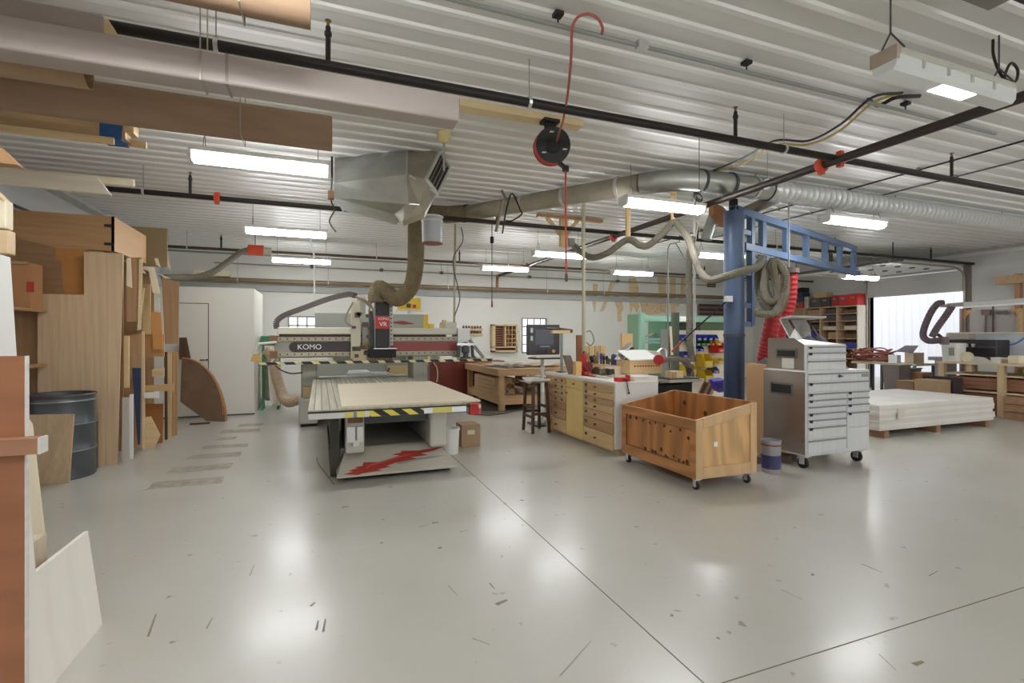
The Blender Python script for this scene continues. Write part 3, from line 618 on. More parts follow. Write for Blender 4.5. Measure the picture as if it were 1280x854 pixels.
t_ = sheet(47, 71, P(60, 394, Y=Yf-.03).z, Yf-.03, .02, ply, 'plywood_strip', 'narrow oak plywood strip in front of the tall L shaped sheet')
sheet(123, 130, P(126, 515, Y=7.06).z, 7.06, .018, ply, 'plywood_strip', 'short plywood strip at the foot of the tall L shaped sheet')
# rack the scraps stand in
t = thing('sheet_rack', 'wooden rack of upright slots along the left wall', 'rack', (-2.9, 8.2, 0))
zr = P(143, 314, Y=7.25).z-.035
for y in (7.3, 8.0, 8.75, 9.3):
    MB().bx(XL+.03, -2.42, y-.02, y, 0, zr).build('divider', brown, t)
MB().bx(XL+.03, -2.4, 7.28, 9.32, zr, zr+.03).build('top_shelf', plyX, t)
MB().bx(XL+.01, XL+.03, 6.2, 9.32, 0, zr).build('back_panel', hardb, t)
MB().bx(XL+.03, P(47, 385, Y=6.9).x, 6.3, 7.1, P(30, 386, Y=6.9).z-.03, P(30, 386, Y=6.9).z).build('shelf', brownX, t)
MB().bx(XL+.03, P(47, 455, Y=6.9).x, 6.3, 7.1, P(30, 456, Y=6.9).z-.03, P(30, 456, Y=6.9).z).build('shelf', brownX, t)
# big brown crate on top
yc = 7.25; a, b_ = P(5, 300, Y=yc), P(143, 300, Y=yc)
zc0, zc1 = zr+.032, P(143, 271, Y=yc).z
zc0 = P(143, 314, Y=yc).z
t = thing('drawer_box', 'big shallow brown drawer box lying on top of the sheet rack', 'box', (-3, 7.6, zc0))
e_ = P(185, 295, Y=8.35)
MB().bx(XL+.06, b_.x, yc, yc+.03, zc0, zc1).build('front_side', brownX, t)
MB().prism([(b_.x, yc, zc0), (b_.x, yc, zc1), (b_.x+.03, 8.3, zc1-.03), (b_.x+.03, 8.3, zc0)], (-.03, 0, 0)).build('end_side', mat('maple_ply', (206, 156, 96), .5, kind='noise', scale=(8, .8, 8), var=.06), t)
MB().bx(XL+.06, b_.x-.03, yc+.03, 8.25, zc0, zc0+.012).build('bottom', plyX, t)
n = MB()
for v in (282, 305): p = P(138, v, Y=yc); n.bx(p.x-.06, p.x+.03, yc-.004, yc, p.z-.02, p.z+.015)
n.build('dovetail_stain', blackM, t)
one(MB().bx(P(186, 300, Y=8.6).x-.5, P(209, 300, Y=8.6).x, 8.6, 8.63, zr+.032, P(200, 285, Y=8.6).z), 'plywood_sheet', mat('olive_board', (158, 136, 98), .6), 'short olive board standing on the rack beside the drawer box', 'sheet')
# brown panels behind the front sheet
panel([(16, 372), (75, 372), (75, 303), (60, 300), (22, 298)], 7.16, .02, dark if 0 else brown, 'plywood_sheet', 'stained brown panel with a notched corner under the drawer box', 'sheet') if 0 else None
yy = 7.2
one(MB().prism([P(u, v, Y=yy) for u, v in ((18, 390), (82, 390), (75, 326), (68, 324), (68, 309), (22, 298))], (0, .02, 0)), 'plywood_sheet', mat('brown_stained', (158, 112, 68), .55, kind='wood', scale=(.9, 12, 12), var=.15), 'stained brown panel with notched corner under the drawer box', 'sheet', 'scrap sheets in the rack')
one(MB().prism([P(u, v, Y=yy+.03) for u, v in ((60, 395), (108, 395), (108, 312), (62, 310))], (0, .02, 0)), 'plywood_sheet', mat('amber_ply', (178, 122, 64), .55, kind='noise', scale=(1, 8, 8), var=.08), 'amber panel standing between the stained panel and tall sheet', 'sheet', 'scrap sheets in the rack')
# carton on the shelf
zs = P(30, 386, Y=6.9).z
t = thing('carton', 'small orange brown carton with a red mark on the shelf', 'box', tuple(P(26, 386, Y=6.8)))
x0, x1 = P(12, 386, Y=6.75).x, P(38, 386, Y=6.75).x
MB().bx(x0, x1, 6.75, 7.0, zs, zs+.48).build('box_body', mat('carton_orange', (190, 126, 70), .7), t)
MB().bx(x0+.14, x0+.2, 6.745, 6.75, zs+.17, zs+.28).build('red_mark', mat('red_mark', (176, 60, 48), .6), t)
MB().bx(x0, x1-.02, 6.73, 6.75, zs+.46, zs+.49).build('flap', cardB, t)
# oil drum with offcut
c = V((-2.6, 6.76, 0))
t = thing('oil_drum', 'dark grey steel drum standing by the scrap sheets', 'drum', tuple(c))
R = .29
n = MB(); n.lathe([(R-.01, .01), (R, 0), (R+.006, .012), (R, .025), (R, .27), (R+.012, .285), (R+.012, .305), (R, .32), (R, .55), (R+.012, .565), (R+.012, .585), (R, .6), (R, .80), (R+.006, .82), (R-.004, .84), (R, .86), (R+.01, .875), (R+.004, .888), (R-.012, .886), (R-.016, .86), (R-.016, .03), (.01, .03)], c, 40)
n.build('drum_body', drumG, t, smooth=True)
n = MB()
for z in (.295, .575, .82): n.lathe([(R+.011, z-.008), (R+.0145, z), (R+.011, z+.008)], c, 40)
bmesh.ops.delete(n.bm, geom=[f for f in n.bm.faces if len(f.verts) > 4], context='FACES')
n.build('hoop', mat('hoop_light', (140, 142, 144), .35, .4), t, smooth=True)
n = MB(); n.lathe([(R+.004, .876), (R+.012, .88), (R+.004, .892), (R-.014, .89)], c, 40); bmesh.ops.delete(n.bm, geom=[f for f in n.bm.faces if len(f.verts) > 4], context='FACES'); n.build('rim', mat('rim_rust', (92, 60, 56), .5), t, smooth=True)
one(MB().prism([P(50, 607, Z=0), P(86, 604, Z=0), P(92, 518, f=4.87), P(36, 519, f=4.87)], (.004, .016, 0)), 'plywood_offcut', ply, 'small plywood offcut leaning against the steel drum', 'panel')
# scraps in the slots to the right of the front sheet, each leaning in its slot
S = [  # u0,u1 at top, v top, v bottom, u shift, Y, thick, mat, name, label
 ([(158,345),(170,345),(165,358+62),(158,356)], 7.3, cream, 'trim_piece', 'cream offcut with curved edge beside the tall sheet'),
]
def poly(pts, Y, th, m_, name, lab, cat='offcut', lean=0):
    return panel(pts, Y, th, m_, name, lab, cat, 'scrap offcuts between the rack dividers', lean)
poly([(158,324),(163,322),(165,360),(158,357)], 7.32, .01, cream, 'offcut', 'cream offcut with curved edge beside the tall sheet')
poly([(158,322),(177,322),(172,402),(158,402)], 7.55, .02, brown, 'offcut', 'brown plywood offcut just right of the tall sheet top')
poly([(174,324),(178,324),(176,412),(172,412)], 7.5, .015, edge, 'offcut', 'pale plywood edge strip right of the brown offcut')
poly([(185,334),(193,334),(200,368),(191,366)], 7.7, .012, cream, 'offcut', 'tilted cream strip below the olive board')
poly([(178,355),(188,355),(188,418),(178,418)], 8.05, .02, mat('yellow_ply', (214, 176, 116), .55, kind='wood', scale=(10, 10, .8), var=.1), 'offcut', 'yellow plywood offcut in the middle slot')
poly([(179,360),(181,360),(174,413),(171,413)], 7.62, .012, pineZ, 'offcut', 'thin slanted stick crossing the yellow offcut')
poly([(188,389),(201,391),(204,437),(192,437)], 8.1, .02, mat('orange_ply', (206, 150, 88), .55), 'offcut', 'orange plywood offcut right of the yellow one')
poly([(193,372),(199,372),(199,392),(193,392)], 8.3, .01, mdfw, 'offcut', 'small pale card above the orange offcut')
poly([(202,347),(224,352),(223,430),(206,430)], 9.05, .02, brown, 'plywood_sheet', 'wide brown sheet at the far end of the rack', 'sheet')
poly([(155,420),(161,420),(161,485),(155,485)], 7.35, .03, pineZ, 'offcut', 'bundle of pale sticks at the edge of the tall sheet')
poly([(161,418),(177,418),(177,560),(161,560)], 7.75, .02, brown, 'offcut', 'grey brown panel behind the dark blue board')
poly([(165,460),(176,460),(175,556),(172,556)], 7.6, .015, navy, 'offcut', 'dark blue board standing in the scrap rack')
for k, (pt_, Y, m_, lab) in enumerate((
  ([(153,497),(161,497),(161,575),(152,576)], 7.25, mat('grey_card', (186, 180, 172), .7), 'grey panel edge at floor level right of the tall sheet'),
  ([(162,493),(166,493),(166,570),(161,571)], 7.4, white, 'white panel edge beside the dark blue board'),
  ([(177,415),(180,415),(181,553),(178,554)], 7.95, edge, 'pale plywood edge right of the dark blue board'),
  ([(180,418),(205,418),(205,446),(180,446)], 8.2, mat('caramel', (196, 146, 92), .55), 'caramel panel under the orange offcut'),
  ([(180,505),(204,505),(203,547),(180,548)], 8.35, mat('deep_amber', (160, 104, 52), .55), 'deep amber panel at the back of the middle slot'),
  ([(190,462),(205,460),(205,471),(190,471)], 8.15, pine, 'short pine block across the middle slot'),
  ([(180,482),(217,480),(217,489),(180,489)], 8.0, mat('light_batten', (196, 160, 112), .6), 'light batten lying across the slots'),
  ([(180,491),(198,490),(198,498),(180,498)], 7.9, white, 'white offcut below the light batten'),
  ([(205,440),(209,440),(209,543),(206,544)], 8.6, dark, 'dark plywood edge near the far end of the rack'),
  ([(210,440),(214,440),(214,541),(210,542)], 8.75, pineZ, 'pine upright near the far end of the rack'),
  ([(214,440),(218,440),(217,540),(213,540)], 8.85, brown, 'brown upright near the far end of the rack'),
  ([(218,440),(222,440),(221,538),(218,538)], 8.95, mat('tan_edge', (190, 140, 92), .6), 'tan upright at the far end of the rack'),
  ([(180,522),(188,521),(200,544),(193,547),(180,547)], 8.0, pine, 'two pale pieces leaning at the foot of the rack'))):
    if pt_[2][1] > 530:      # stands on the floor
        pp = [P(u, v, Y=Y) for u, v in pt_]
        pp = [p if i < len(pp)-2 else V((p.x, p.y, 0)) for i, p in enumerate(pp)]
        one(MB().prism(pp, (-.0, .025, 0)), 'offcut', m_, lab, 'offcut', 'scrap offcuts between the rack dividers')
    else: poly(pt_, Y, .03, m_, 'offcut', lab)
# cream flags of paper / trim at the top of the slots
for k, (pt_, Y) in enumerate((([(193,323),(197,323),(201,335),(195,331)], 8.4), ([(206,310),(208,310),(214,338),(207,334)], 8.7), ([(178,335),(183,343),(178,341)], 7.9), ([(196,341),(214,348),(206,348)], 8.5))):
    poly(pt_, Y, .008, cream, 'veneer_scrap', ('cream veneer scrap at the top of the middle slot', 'tall cream veneer scrap at the far end of the rack top', 'triangular veneer scrap above the yellow offcut', 'thin curled veneer scrap above the wide brown sheet')[k])

# paint booth / enclosure
t = thing('storage_booth', 'plain white storage booth with a door in the far left corner', 'booth', (-2.3, 11.5, 0))
ye, xe, ze = 10.8, -1.19, 2.43
MB().bx(XL+.02, xe, ye, 12.35, .0, ze).build('body', mat('booth_white', (226, 222, 212), .55, kind='noise', scale=(1, 1, 1), var=.03), t)
xd0, xd1 = P(222, 400, Y=ye).x, P(260, 400, Y=ye).x; zd = P(260, 380, Y=ye).z
db = MB().bx(xd0, xd1, ye-.012, ye, .03, zd).build('door_leaf', mat('booth_door', (222, 217, 205), .5), t)
n = MB().bx(xd1, xd1+.012, ye-.006, ye, .02, zd+.012).bx(xd0, xd1, ye-.006, ye, zd, zd+.012); n.build('door_gap', blackM, t)
h = P(254, 450, Y=ye); MB().bx(h.x-.05, h.x+.03, ye-.05, ye-.012, h.z-.012, h.z+.012).cyl((h.x+.06, ye, h.z), (h.x+.06, ye-.03, h.z), .02, n=10).build('latch', mat('rust_latch', (110, 80, 56), .5, .3), t)
MB().bx(XL+.02, xe+.01, ye-.008, ye, 0, .025).build('base_strip', dgrey, t)
# quarter round panel leaning in front
yq = 9.9
n = MB(); arc = [(224, 447)]+[(224+57*math.sin(a_), 528-81*math.cos(a_)) for a_ in [k*PI/2/12 for k in range(1, 12)]]+[(281, 526), (258, 525), (224, 501)]
pp = [P(u, v, Y=yq) for u, v in arc]; zmin = min(p.z for p in pp); pp = [V((p.x, p.y+.25*(p.z-zmin)*.6, p.z-zmin+.02)) for p in pp]
t = thing('curved_panel', 'dark quarter round panel leaning against the white booth', 'panel', (pp[-3].x, yq, 0))
n.prism(pp, (0, .05, .0)); n.build('face_panel', hardb, t)
MB().bx(P(237, 525, Y=yq).x, P(262, 525, Y=yq).x, yq-.02, yq+.05, 0, .025).build('bottom_lip', dark, t)
n = MB()
for a, b_ in zip(pp[:12], pp[1:13]): n.bar(a+V((0, .02, .006)), b_+V((0, .02, .006)), .065, .014)
n.build('curved_edge', mat('edge_tan', (170, 120, 72), .6), t)
panel([(224, 422), (233, 422), (239, 452), (224, 449)], 10.6, .03, dark, 'dark_board', 'dark narrow board standing behind the quarter round panel', 'board')
bpy.data.objects['dark_board'].location.z += 0
# ------------------------------------------------ things leaning right by the camera at the left edge
xw = -1.06
n = MB(); n.prism([(xw, 3.2, 0.0), (-1.12, 3.2, .495), (-1.12, 2.69, .505), (-1.155, 2.69, 1.02), (-1.155, 2.36, 1.05), (-1.08, 2.36, 0)], (-.018, 0, 0))
one(n, 'birch_sheet', mat('white_birch', (238, 233, 224), .5, kind='noise', scale=(9, 9, .7), var=.04), 'white birch L shaped panel standing at the lower left', 'sheet')
one(MB().bx(-1.3, -1.2, 2.7, 2.98, 0, .575), 'wood_block', mat('block_pale', (214, 194, 164), .55, kind='wood', scale=(9, 9, .8), var=.08), 'pale wood block behind the white panel notch', 'block')
pp = [P(u, v, X=-1.32) for u, v in ((34, 520), (41, 530), (57, 668), (44, 690))]; pp[3].z = 0; pp[2] = V((-1.32, pp[2].y, 0)) if 0 else pp[2]
one(MB().prism([pp[0], pp[1], pp[2], V((-1.32, pp[2].y, 0)), V((-1.32, pp[0].y, 0))], (-.02, 0, 0)), 'cream_board', cream, 'tapering cream board leaning behind the cherry panel', 'board')
yp = 2.33; xe_ = P(31, 600, Y=yp).x
t = one(MB().bx(xe_-1.2, xe_, yp, yp+.02, 0, 1.43), 'cherry_panel', cherry, 'large cherry veneered panel at the left edge', 'panel')
MB().bx(xe_, xe_+.004, yp-.001, yp+.021, 0, 1.43).build('light_edge', mdfw, t)
xr_ = P(47, 560, Y=yp-.06).x; za_, zb_ = P(30, 569, Y=yp-.06).z, P(30, 549, Y=yp-.06).z
t = one(MB().bx(xr_-1.2, xr_, yp-.06, yp-.002, za_, zb_), 'rail_board', mat('cherry_rail', (178, 120, 82), .45, kind='wood', scale=(1, 9, 9), var=.12), 'narrow cherry rail lying across the cherry panel', 'board')
MB().bx(xr_, xr_+.006, yp-.061, yp-.001, za_-.001, zb_+.001).build('light_edge', mdfw, t)
one(MB().prism([P(0, 446, X=-1.3), P(21, 446, X=-1.3), P(13, 322, X=-1.3), P(0, 318, X=-1.3)], (-.02, 0, 0)), 'white_board', white, 'white board leaning above the cherry panel', 'board')
t = thing('lumber_rack', 'post holding stacked lumber ends at the left edge', 'rack', (-1.5, 2.2, 0))
MB().bx(-1.58, -1.5, 2.2, 2.28, 0, 2.6).build('post', pineZ, t)
# lumber ends on the rack: the ends face the viewer
for k, (u0, u1, v0, v1, m_, lab) in enumerate(((-30, 20, 291, 320, pineY, 'square lumber end with dark stain below the marked one'), (-30, 17, 254, 289, cream, 'lumber end marked with handwriting at the left edge'),
        (-30, 16, 232, 256, pineY, 'small lumber end on top of the marked one'), (-30, 8, 160, 196, pineY, 'topmost lumber end near the left edge'), (-30, 31, 190, 211, brownX, 'split brown lumber stub under the topmost end'))):
    a, b_ = P(u1, v0, Y=2.96), P(u1, v1, Y=2.96); dd_ = .06
    t = thing('lumber', lab, 'lumber', (a.x-.14, 2.9, b_.z))
    if k in (2, 3, 4): MB().prism([(a.x, 2.9, b_.z), (a.x-.9, 2.9, b_.z), (a.x-.9, 2.9, a.z+.02), (a.x-.07, 2.9, a.z)], (0, .06, 0)).build('timber', m_, t)
    else: MB().bx(a.x-.9, a.x, 2.9, 2.96, b_.z, a.z).build('timber', m_, t, bev=.004)
    if k == 1:
        n = MB(); random.seed(3)
        for r_ in range(4):
            for q in range(5): n.box((a.x-.03-q*.018, 2.8985, b_.z+.03+r_*.028), (.012+random.random()*.004, .002, .008))
        n.build('handwriting', dgrey, t)
    if k == 0: MB().bx(a.x-.14, a.x-.07, 2.8975, 2.9, b_.z, a.z).build('stain', mat('stain_brown', (110, 76, 60), .7), t)
# ================================================================= THE ROUTER IN THE MIDDLE
t = thing('cnc_router', 'large grey router with red and black bridge over a grooved moving table', 'router', (.7, 7.2, 0))
# base
MB().bx(.2, 1.36, 5.85, 9.1, .04, .26).build('base', greyP, t, bev=.01)
sk = [(.16, 5.4, .07), (1.44, 5.4, .07), (1.28, 5.78, .28), (.27, 5.78, .28)]
MB().hull([V(p) for p in sk]+[V((.16, 5.9, .07)), V((1.44, 5.9, .07)), V((1.28, 5.9, .28)), V((.27, 5.9, .28)), V((.16, 5.4, .05)), V((1.44, 5.4, .05))]).build('front_skirt', mat('skirt_grey', (186, 180, 166), .35), t)
for x in (.26, .72, 1.3): MB().cyl((x, 5.56, 0), (x, 5.56, .06), .04, n=10).build('levelling_foot', blackM, t)
MB().bx(.24, 1.36, 5.5, 8.9, .008, .05).build('dark_plinth', blackM, t)
nrm = (V(sk[1])-V(sk[0])).cross(V(sk[3])-V(sk[0])).normalized()
if nrm.y > 0: nrm = -nrm
def on_skirt(u, v, off=.002):
    r = V(ray(u, v)); c = V((0, 0, CH)); k = (V(sk[0])-c).dot(nrm)/r.dot(nrm); return c+r*k+nrm*off
z2p = lambda x, y: (360+x/4.571, 440+y/4.571)
fl_pts = [(320,700),(372,684),(345,680),(400,664),(378,660),(425,652),(432,632),(520,630),(600,606),(640,592),(592,588),(652,574),(640,566),(740,565),(885,542),(830,566),(760,580),(800,590),(700,602),(740,610),(620,632),(560,652),(590,656),(510,672),(540,678),(430,694),(400,704)]
n = MB()
def earfan(n, pts, off): n.bm.faces.new([n.bm.verts.new(on_skirt(*z2p(x, y), off)) for x, y in pts])
n.prism([on_skirt(*z2p(x, y), .0005) for x, y in fl_pts], nrm*.0015); n.build('flame_graphic', mat('flame_red', (168, 62, 54), .45), t)
n = MB(); n.prism([on_skirt(*z2p(x, y), .0004) for x, y in ((600,632),(700,612),(800,598),(900,590),(830,606),(720,622),(640,640))], nrm*.001); n.build('flame_graphic', mat('flame_grey', (150, 144, 138), .45), t)
n = MB(); n.prism([on_skirt(*z2p(x, y), .002) for x, y in ((445,672),(475,650),(520,640),(610,612),(690,588),(720,578),(640,596),(560,622),(480,640),(450,658))], nrm*.0008); n.build('flame_graphic', mat('flame_pink', (196, 96, 84), .45), t)
# side rails that carry the table
for x0, x1 in ((.25, .44), (1.14, 1.33)):
    o = MB().bx(x0, x1, 5.5, 9.0, .27, .68).build('side_beam', greyP, t, bev=.03, seg=2)
MB().bx(.26, .34, 5.44, 5.5, .4, .56).bx(.36, .42, 5.44, 5.5, .4, .56).bx(.32, .38, 5.43, 5.5, .36, .42).build('stop_bracket', alu, t)
MB().bx(.27, .42, 5.45, 5.6, .60, .68).build('wiring', mat('rusty', (130, 92, 66), .7), t)
MB().bx(.10, .19, 5.65, 7.0, .02, .62).build('cable_carrier', mat('carrier_dark', (62, 58, 48), .6), t)
for k in range(9): MB().bx(.085, .1, 5.65+k*.14, 5.73+k*.14, .3, .36).build('carrier_link', black, t)
# table
MB().bx(-.108, 1.47, 5.2, 9.25, .695, .757).build('table_rail', alu, t, bev=.004)
MB().bx(-.11, 1.5, 5.195, 9.27, .757, .772).build('table_edge', black, t)
n = MB().bx(-.108, 1.48, 5.2, 9.26, .772, .787); n.build('spoilboard', mat('spoilboard', (170, 166, 146), .6, kind='noise', scale=(14, .5, 1), var=.28), t)
n = MB(); x = -.06
while x < 1.47: n.bx(x, x+.012, 5.2, 9.26, .7868, .7878); x += .072
y = 8.0
n.build('spoilboard_groove', mat('groove', (112, 106, 90), .6), t)
n = MB(); y = 8.2
while y < 9.2: n.bx(-.1, 1.47, y, y+.02, .7869, .7882); y += .11
n.build('spoilboard_groove', mat('groove2', (120, 120, 116), .6), t)
hz = stripes('hazard_tape', (36, 34, 30), (222, 204, 84), .19, 1.4, .5)
def px_x(u): return P(u, 510, Y=5.2).x
MB().bx(px_x(462), px_x(530), 5.196, 5.2, .697, .757).build('hazard_tape', hz, t)
ylt = mat('tape_yellow', (216, 204, 110), .5)
MB().bx(px_x(431), px_x(443), 5.197, 5.2, .697, .757).build('tape_patch', ylt, t); MB().bx(px_x(445), px_x(456), 5.197, 5.2, .697, .757).build('tape_patch', ylt, t)
MB().bx(px_x(541), px_x(565), 5.197, 5.2, .697, .757).build('tape_patch', ylt, t)
MB().bx(px_x(442), px_x(446), 5.192, 5.2, .697, .75).build('sensor', mat('sensor_blue', (120, 130, 160), .5), t)
MB().bx(.45, 1.13, 5.6, 8.9, .56, .69).build('table_carriage', dgrey, t)
# bridge
Yg = 9.2
for x0, x1 in ((-.30, -.05), (1.59, 1.86)):
    MB().bx(x0, x1, Yg+.02, Yg+.6, .45, 1.2).build('column', mat('column_grey', (160, 160, 146), .45), t, bev=.015)
    MB().bx(x0-.03, x1+.02, 8.95, Yg+.75, .05, .47).build('column_foot', greyP, t, bev=.02)
    MB().bx(x0, x1, 9.0, Yg+.7, 0, .05).build('foot_pad', blackM, t)
MB().bx(-.05, 1.6, 9.35, 9.75, .06, .3).build('cross_base', greyP, t)
MB().bx(-.26, -.1, 8.97, Yg+.02, .48, .66).build('shop_rag', mat('rag', (196, 172, 128), .8), t)
MB().bx(-.71, 2.42, Yg, Yg+.5, 1.14, 1.5).build('beam', mat('beam_grey', (158, 156, 146), .45), t, bev=.01)
MB().bx(-.66, 2.40, Yg-.05, Yg+.4, 1.54, 1.66).build('beam_cover', mat('cover_cream', (206, 202, 184), .45), t, bev=.012)
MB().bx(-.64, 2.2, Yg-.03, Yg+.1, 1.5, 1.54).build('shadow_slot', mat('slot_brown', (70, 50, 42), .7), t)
for z0 in (1.43, 1.17):
    MB().bx(-.70, 2.41, Yg-.03, Yg, z0, z0+.065).build('linear_rail', mat('rail_tan', (170, 160, 140), .4, .2), t)
    n = MB(); x = -.62
    while x < 2.4: n.cyl((x, Yg-.033, z0+.032), (x, Yg-.025, z0+.032), .014, n=8); x += .11
    n.build('rail_bolts', mat('bolt_dark', (72, 62, 52), .5), t)
pl = [(-.40+.09*math.sin(a_)*-1, 1.325+.088*math.cos(a_)) for a_ in [k*PI/8 for k in range(9)]]
n = MB(); n.prism([(a_, Yg-.006, b_) for a_, b_ in pl]+[(.62, Yg-.006, 1.237), (.62, Yg-.006, 1.413)], (0, .006, 0)); n.build('name_plate', mat('plate_black', (58, 48, 48), .35), t)
MB().bx(.62, 2.41, Yg-.006, Yg, 1.237, 1.413).build('red_band', mat('band_maroon', (140, 52, 46), .35), t)
lettering('lettering', 'KOMO', white, t, (-.36, Yg-.007, 1.285), (1, 0, 0), (0, 0, 1), .125)
for z in (1.43, 1.17): MB().bx(-.78, -.66, Yg-.07, Yg+.1, z-.03, z+.09).build('end_stop', mat('stop_rust', (136, 98, 72), .6), t)
MB().bx(2.42, 2.66, Yg-.05, Yg+.4, 1.1, 1.66).build('end_panel', white, t, bev=.01)
MB().bx(2.2, 2.44, Yg+.1, Yg+.5, 1.66, 1.78).build('end_box', greyP, t, bev=.01)
# spindle carriage
Yc = 9.02
cs_ = MB().bx(.50, .66, Yc, Yg-.04, 1.12, 2.12).build('carriage_plate', mat('carriage_cream', (206, 198, 178), .45), t, bev=.008)
MB().bx(.60, .74, Yc+.02, Yg-.02, 1.9, 2.2).build('carriage_bracket', greyP, t, bev=.01)
MB().bx(.68, .80, Yc-.02, Yg-.04, 1.2, 1.75).build('motor', greyM, t, bev=.02)
n = MB()
for k in range(4): n.cyl((.70+k*.03, Yc-.04, 1.2), (.70+k*.03, Yc-.04, 1.42), .01, n=8)
n.build('pneumatic_rod', mat('rod_brass', (170, 150, 100), .4, .5), t)
MB().bx(.52, .76, Yc-.06, Yc, 1.08, 1.28).build('lower_block', mat('block_cream', (196, 180, 150), .5), t, bev=.01)
random.seed(5)
for k in range(14):
    x, z = .54+random.random()*.3, 1.12+random.random()*.8; MB().box((x, Yc-.05, z), (.05+random.random()*.05, .05, .03+random.random()*.05)).build('valve_block', mat('valve_dark', (84, 66, 54), .5), t)
MB().bx(.80, .88, Yc, Yg-.03, 1.2, 1.95).build('z_axis_rail', dgrey, t)
MB().bx(.895, 1.125, Yc-.12, Yg-.04, 1.3, 2.12).build('dust_chute', black, t, bev=.01)
MB().bx(.893, 1.127, Yc-.126, Yc-.1, 1.64, 1.86).build('red_sign', mat('sign_red', (186, 44, 44), .4), t)
lettering('sign_lettering', 'KOMO', white, t, (.935, Yc-.128, 1.79), (1, 0, 0), (0, 0, 1), .06); lettering('sign_lettering', 'VR', white, t, (.955, Yc-.128, 1.68), (1, 0, 0), (0, 0, 1), .11)
MB().bx(.88, .893, Yc-.12, Yc, 1.3, 2.1).build('chute_edge', greyM, t); MB().bx(1.127, 1.14, Yc-.12, Yc, 1.3, 2.1).build('chute_edge', greyM, t)
MB().bx(1.14, 1.2, Yc-.05, Yg-.04, 1.35, 2.1).build('perforated_plate', mat('perf', (196, 190, 176), .45), t)
for k in range(10): MB().cyl((1.17, Yc-.053, 1.4+k*.07), (1.17, Yc-.048, 1.4+k*.07), .013, n=8).build('plate_bolt', black, t)
MB().bx(.78, 1.24, Yc-.16, Yg-.04, 1.14, 1.3).build('spindle_shroud', blackM, t, bev=.01)
MB().bx(.86, 1.25, Yc-.165, Yc-.155, 1.288, 1.302).build('shroud_rim', alu, t)
n = MB(); random.seed(8)
for k in range(12): n.cyl((.78+k*.035, Yc-.08, 1.06+random.random()*.03), (.78+k*.035, Yc-.08, 1.15), .014, n=6)
n.build('tool_bits', mat('tool_copper', (150, 104, 76), .5, .3), t)
n = MB()
for pts in ([(441, 378), (434, 392), (432, 402), (440, 408)], [(446, 372), (457, 376), (466, 386), (468, 400)], [(474, 372), (465, 377), (461, 390)], [(444, 370), (455, 377), (463, 384)]):
    n.tube(spline([P(u, v, Y=Yc-.03) for u, v in pts], 5), .016, 6)
n.build('carriage_hose', mat('hose_tan', (150, 136, 116), .6), t)
ch = spline([P(346, 411, Y=9.3), P(346, 402, Y=9.3), P(356, 394, Y=9.3), P(380, 385, Y=9.3), P(410, 374, Y=9.3), P(436, 368, Y=9.3), P(444, 370, Y=9.25)], 5)
n = MB()
for a_, b_ in zip(ch, ch[1:]): n.bar(a_, b_, .12, .085)
n.build('cable_chain', mat('chain_purple', (84, 76, 74), .6), t)
# bumper bar with stripes
bar = stripes('bumper_stripes', (40, 38, 34), (218, 210, 156), .26, 1.0, .42)
MB().bx(-.9, 2.95, 8.72, 8.78, 1.055, 1.095).build('bumper_bar', bar, t, bev=.004)
for x in (-.72, 2.7): MB().bar((x, 8.75, 1.08), (x+.02, 9.2, 1.14), .04, .03).build('bumper_arm', greyM, t)
MB().hull([P(313, 452, Y=8.75), P(328, 452, Y=8.75), P(325, 443, Y=8.75), P(316, 443, Y=8.75)]+[P(u, v, Y=8.85) for u, v in ((313, 452), (328, 452), (325, 443), (316, 443))]).build('bumper_switch', mat('switch_yellow', (214, 178, 96), .5), t)
MB().tube([P(316, 444, Y=8.8), P(323, 430, Y=8.8), P(345, 428, Y=9.1)], .02, 6).build('switch_arm', mat('arm_white', (216, 214, 206), .5), t)
MB().bx(-.55, 0.2, 8.9, 9.15, 1.095, 1.14).build('ledge', mat('ledge_pale', (214, 212, 200), .5), t)
for u0, u1 in ((402, 440), (484, 509), (540, 552)): MB().bx(P(u0, 450, Y=9.6).x, P(u1, 450, Y=9.6).x, 9.75, 9.8, 1.05, 1.17).build('rear_guard', white, t)
MB().tube(spline([P(344, 457, Y=9.0), P(352, 463, Y=9.0), P(364, 467, Y=9.0), P(378, 466, Y=9.1)], 5), .012, 6).build('air_tube', dgrey, t)
# electrical cabinet behind
cb_ = MB().bx(-.1, 2.12, 10.6, 11.1, 0, 1.97).build('control_cabinet', mat('cabinet_grey', (168, 170, 160), .45), t, bev=.01)
MB().prism([P(487, 403, Y=10.595), P(503, 401, Y=10.595), P(519, 405, Y=10.595), P(503, 406, Y=10.595)], (0, .005, 0)).build('red_slash', mat('slash_red', (150, 72, 60), .5), t)
MB().bx(2.05, 2.15, 10.59, 10.6, .9, 1.97).build('cabinet_stripe', yel, t)
